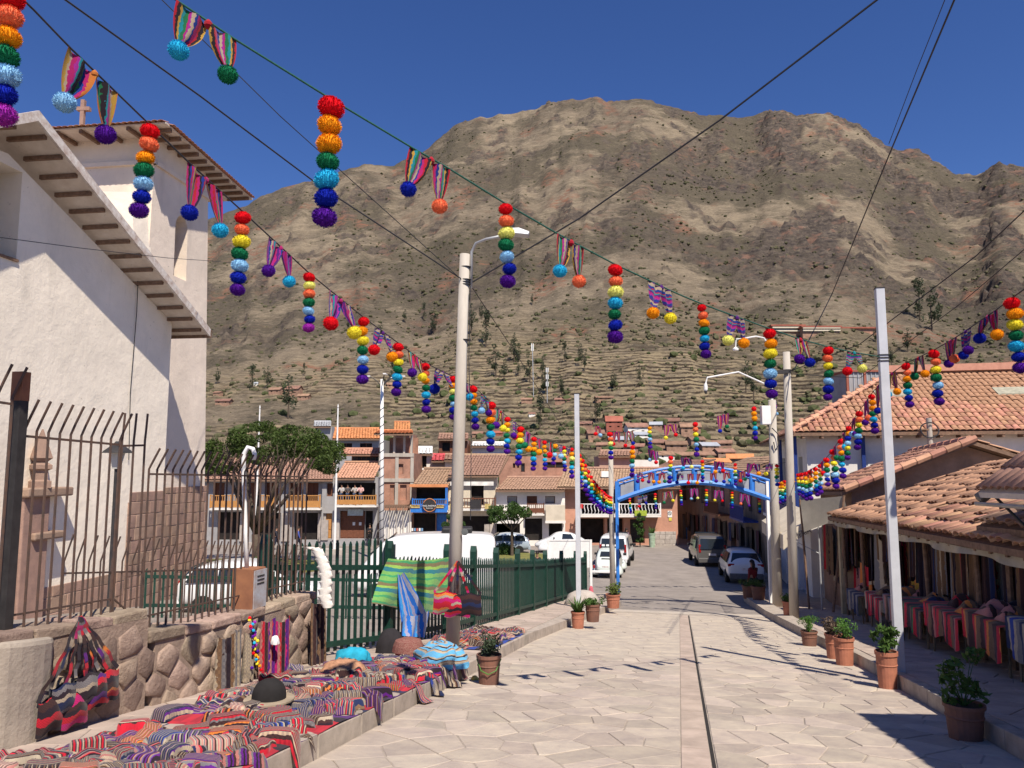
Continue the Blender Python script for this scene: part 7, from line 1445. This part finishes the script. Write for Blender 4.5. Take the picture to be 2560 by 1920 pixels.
        pane([(x1_+.03, -wl_*.8, zb_+.03), (x1_+.03, wl_*.8, zb_+.03), (x0_+.06, wl_*.66, zt_+.02), (x0_+.06, -wl_*.66, zt_+.02)], .05).build('windscreen', M_glass, t, local=True)
    return t
RS = math.atan2(SY, SX); W1 = paint('white car paint', (.72, .73, .74)); W2 = paint('mint white paint', (.62, .68, .64)); G1 = paint('graphite paint', (.10, .095, .09)); S1 = paint('silver blue paint', (.34, .40, .47))
def park(u, v, fwd, l=0): p = gp(u, v)+P(fwd, l); p.z = gz(p.x, p.y)-.005; return p
car('pale mint rounded vintage small car parked beside the arch, seen from behind', 'beetle', park(1516, 1447, 2.0), RS-.02, W2); pv = park(1533, 1420, 3.0); car('tall white van parked in front of the mint vintage car', 'van', pv, RS-.02, W1)
car('white crossover car with red tail lamps parked by the right kerb', 'suv', park(1860, 1462, 2.35, 0), RS+.06, W1); car('dark graphite van parked ahead of the white crossover', 'van', park(1772, 1418, 2.45, 0), RS+.10, G1)
x_ = at(1060, 1400, 30.5).x; pv = car('long white panel van parked behind the green fence', 'panel', (x_, 30.5, gz(x_, 30.5)-.005), math.pi+.05, W1); MB().box(-1.9, -.7, -.5, .5, 2.53, 2.72).build('roof_luggage', M_blk, pv, local=True, bevel=.06)
x_ = at(1255, 1340, 56).x; car('silver blue hatchback parked on the far side of the plaza', 'hatch', (x_, 56, gz(x_, 56)-.005), math.pi, S1); x_ = at(1402, 1340, 57).x; car('white rounded vintage small car parked before the white house', 'beetle', (x_, 57, gz(x_, 57)-.005), math.pi, W1)
x_ = at(645, 1450, 22).x; car('white hatchback parked behind the churchyard railing', 'hatch', (x_, 22, gz(x_, 22)-.005), 0.1, W1)
pr_ = thing('roof_lights', 'row of four small white lamps mounted on the mint vintage car roof rack', 'lamps', park(1516, 1447, 2.6)+Vector((0, 0, 1.5)))
for k in range(4): MB().obox(WL[pr_.name]+P(-.3, -.36+.24*k, .09), P(.04, 0), P(0, .08), (0, 0, .05)).build('lamp', M_white, pr_)
MB().obox(WL[pr_.name]+P(-.3, 0, .03), P(.02, 0), P(0, .5), (0, 0, .015)).build('bar', M_blk, pr_)
# ================= PEOPLE
M_skin = mat('skin', (.36, .20, .13), .6, .06, 8); M_hair = mat('dark hair', (.02, .015, .012), .6)
def skin(name, V, E, R, m, parent):
    me = bpy.data.meshes.new(name); me.from_pydata(V, E, []); me.materials.append(m); o = inst(name, me, parent); sm = o.modifiers.new('skin', 'SKIN'); sm.use_smooth_shade = True
    for i, r in enumerate(R): me.skin_vertices[0].data[i].radius = (r, r*.9) if not hasattr(r, '__len__') else r
    me.skin_vertices[0].data[0].use_root = True; sb_ = o.modifiers.new('sub', 'SUBSURF'); sb_.levels = 1; sb_.render_levels = 2; return o
def person(label, loc, rz, top, legs, H=1.65, stride=.18, arms='down', hairlong=False, hat=None):
    t = thing('person', label, 'person', loc, None, rz); k = H/1.7; s = stride
    J = dict(pel=(0, 0, .92), sp=(0, 0, 1.15), ch=(.02, 0, 1.34), nk=(.02, 0, 1.46), hd0=(.03, 0, 1.54), hd1=(.04, 0, 1.66), shl=(.0, .17, 1.38), shr=(0, -.17, 1.38), hl=(0, .09, .90), hr=(0, -.09, .90), kl=(s*.6+.05, .10, .50), kr=(-s*.3+.02, -.10, .50), al=(s, .10, .09), ar=(-s-.05, -.10, .12), tl=(s+.15, .11, .04), tr=(-s+.10, -.11, .04))
    if arms == 'down': J.update(el=(-.06, .23, 1.12), er=(.06, -.23, 1.12), wl=(.02, .24, .89), wr=(.14, -.23, .90))
    elif arms == 'rail': J.update(el=(.16, .25, 1.18), er=(.16, -.25, 1.18), wl=(.36, .16, 1.14), wr=(.36, -.16, 1.14))
    else: J.update(el=(.10, .24, 1.14), er=(.10, -.24, 1.14), wl=(.28, .08, 1.20), wr=(.28, -.08, 1.18))
    for h_ in 'lr':
        wv = Vector(J['w'+h_]); dv = (wv-Vector(J['e'+h_])).normalized(); J['h'+h_+'1'] = tuple(wv+dv*.07)
    J = {n: tuple(c*k for c in v) for n, v in J.items()}
    def mk(name, chain, rad, m):
        idx = {}; V = []; R = []; E = []
        for path in chain:
            for a, b in zip(path, path[1:]):
                for n in (a, b):
                    if n not in idx: idx[n] = len(V); V.append(J[n]); R.append(tuple(x*k for x in rad[n]) if hasattr(rad[n], '__len__') else rad[n]*k)
                E.append((idx[a], idx[b]))
        return skin(name, V, E, R, m, t)
    rad = dict(pel=(.13, .11), sp=(.12, .10), ch=(.14, .11), nk=.055, hd0=.075, hd1=.085, shl=.06, shr=.06, el=.042, er=.042, wl=.03, wr=.03, hl1=.032, hr1=.032, hl=.085, hr=.085, kl=.058, kr=.058, al=.04, ar=.04, tl=.035, tr=.035)
    mk('body', [['pel', 'sp', 'ch', 'nk', 'hd0', 'hd1'], ['ch', 'shl', 'el', 'wl', 'hl1'], ['ch', 'shr', 'er', 'wr', 'hr1'], ['pel', 'hl', 'kl', 'al', 'tl'], ['pel', 'hr', 'kr', 'ar', 'tr']], rad, M_skin)
    r2 = {n: ((v[0]*1.12, v[1]*1.14) if hasattr(v, '__len__') else v*1.32) for n, v in rad.items()}; r2['nk'] = .06
    mk('jacket', [['pel', 'sp', 'ch', 'nk'], ['ch', 'shl', 'el', 'wl'], ['ch', 'shr', 'er', 'wr']], r2, top)
    r3 = dict(rad); r3.update(pel=(.145, .125), hl=.10, hr=.10, kl=.075, kr=.075, al=.062, ar=.062); mk('trousers', [['pel', 'hl', 'kl', 'al'], ['pel', 'hr', 'kr', 'ar']], r3, legs)
    for a, b in (('al', 'tl'), ('ar', 'tr')): MB().tube([Vector(J[a])+Vector((-.06, 0, -.03)), Vector(J[b])+Vector((.02, 0, .0))], [.05, .045], 8).build('shoe', M_blk, t, local=True, smooth=True)
    hc = Vector(J['hd1'])+Vector((-.012, 0, .02))*k
    hb = MB().lathe([(.001, .105)]+[(.098*math.sin(a), .105*math.cos(a)) for a in np.linspace(.3, 1.75, 8)], hc, 14); 
    if hairlong: hb.tube([hc+Vector((-.05, 0, .03)), hc+Vector((-.09, 0, -.12)), hc+Vector((-.10, 0, -.30))], [.07, .075, .045], 8)
    hb.build('hair', M_hair, t, local=True, smooth=True)
    MB().lathe([(.008, -.02), (.014, 0), (.006, .03)], hc+Vector((.105, 0, -.05))*k, 6).build('nose', M_skin, t, local=True)
    for y in (-.035, .035): MB().lathe([(.001, -.01), (.01, 0), (.001, .01)], hc+Vector((.092, y, -.025)), 6).build('eye', M_hair, t, local=True)
    MB().obox(hc+Vector((.092, 0, -.095)), (.006, 0, 0), (0, .022, 0), (0, 0, .005)).build('mouth', mat('lips', (.28, .10, .08), .6), t, local=True)
    if hat: MB().lathe([(.17, 0), (.17, .015), (.1, .02), (.09, .1), (.02, .12)], hc+Vector((0, 0, .05)), 14).build('hat', hat, t, local=True)
    return t
def cl_(n, c): return mat('cloth '+n, c, .9, .12, 14)
pp = gp(1884, 1503); pp.z = gz(pp.x, pp.y)
person('person in a dark red hooded top and navy trousers walking by the planters', pp, math.pi*.62, cl_('dark red', (.16, .015, .02)), cl_('navy', (.02, .022, .04)), 1.62, .2, hairlong=True)
Z = lambda v, Y_, u: Vector((at(u, v, Y_).x, Y_, at(u, v, Y_).z))
for i, (u, c, lb) in enumerate(((853, (.45, .42, .40), 'in grey'), (868, (.08, .07, .07), 'in black'), (886, (.42, .38, .35), 'in beige'), (901, (.60, .36, .34), 'in pale pink'))):
    p = at(u, 1263, YB-.7); person('person %s leaning on the wooden balcony rail' % lb, (p.x, YB-.62, p.z+.02), -R90+random.uniform(-.3, .3), cl_('balcony %d' % i, c), cl_('denim', (.05, .07, .12)), 1.62, .05, 'rail')
p = Vector((at(925, 1340, YB-.7).x, YB-.8, 0)); p.z = gz(p.x, p.y); person('person in a black suit standing in the dark doorway beside the gate', p, -R90, cl_('black', (.015, .015, .017)), cl_('black', (.015, .015, .017)), 1.72, .06, 'front')
p = gp(1566, 1372); p = Vector((at(1566, 1350, 58).x, 58, 0)); p.z = gz(p.x, 58); person('person in a mauve cardigan and pale skirt standing by the salmon house', p, -R90+.5, cl_('mauve', (.22, .15, .20)), cl_('pale', (.40, .38, .30)), 1.6, .05, 'front', True)
p = Vector((at(1343, 1380, 40).x, 40, 0)); p.z = gz(p.x, 40); person('person in black sitting height behind the picket fence', p, -R90, cl_('black', (.015, .015, .017)), cl_('navy', (.02, .022, .04)), 1.5, .05, 'front'); 
for i, (u, c, lb) in enumerate(((745, (.07, .10, .35), 'in a blue shirt'), (690, (.03, .03, .04), 'in a black coat'))):
    p = Vector((at(u, 1345, 58).x, 58, 0)); p.z = gz(p.x, 58); person('person %s walking past the pine balcony house' % lb, p, 0.3, cl_('walker %d' % i, c), cl_('navy', (.02, .022, .04)), 1.65, .22)
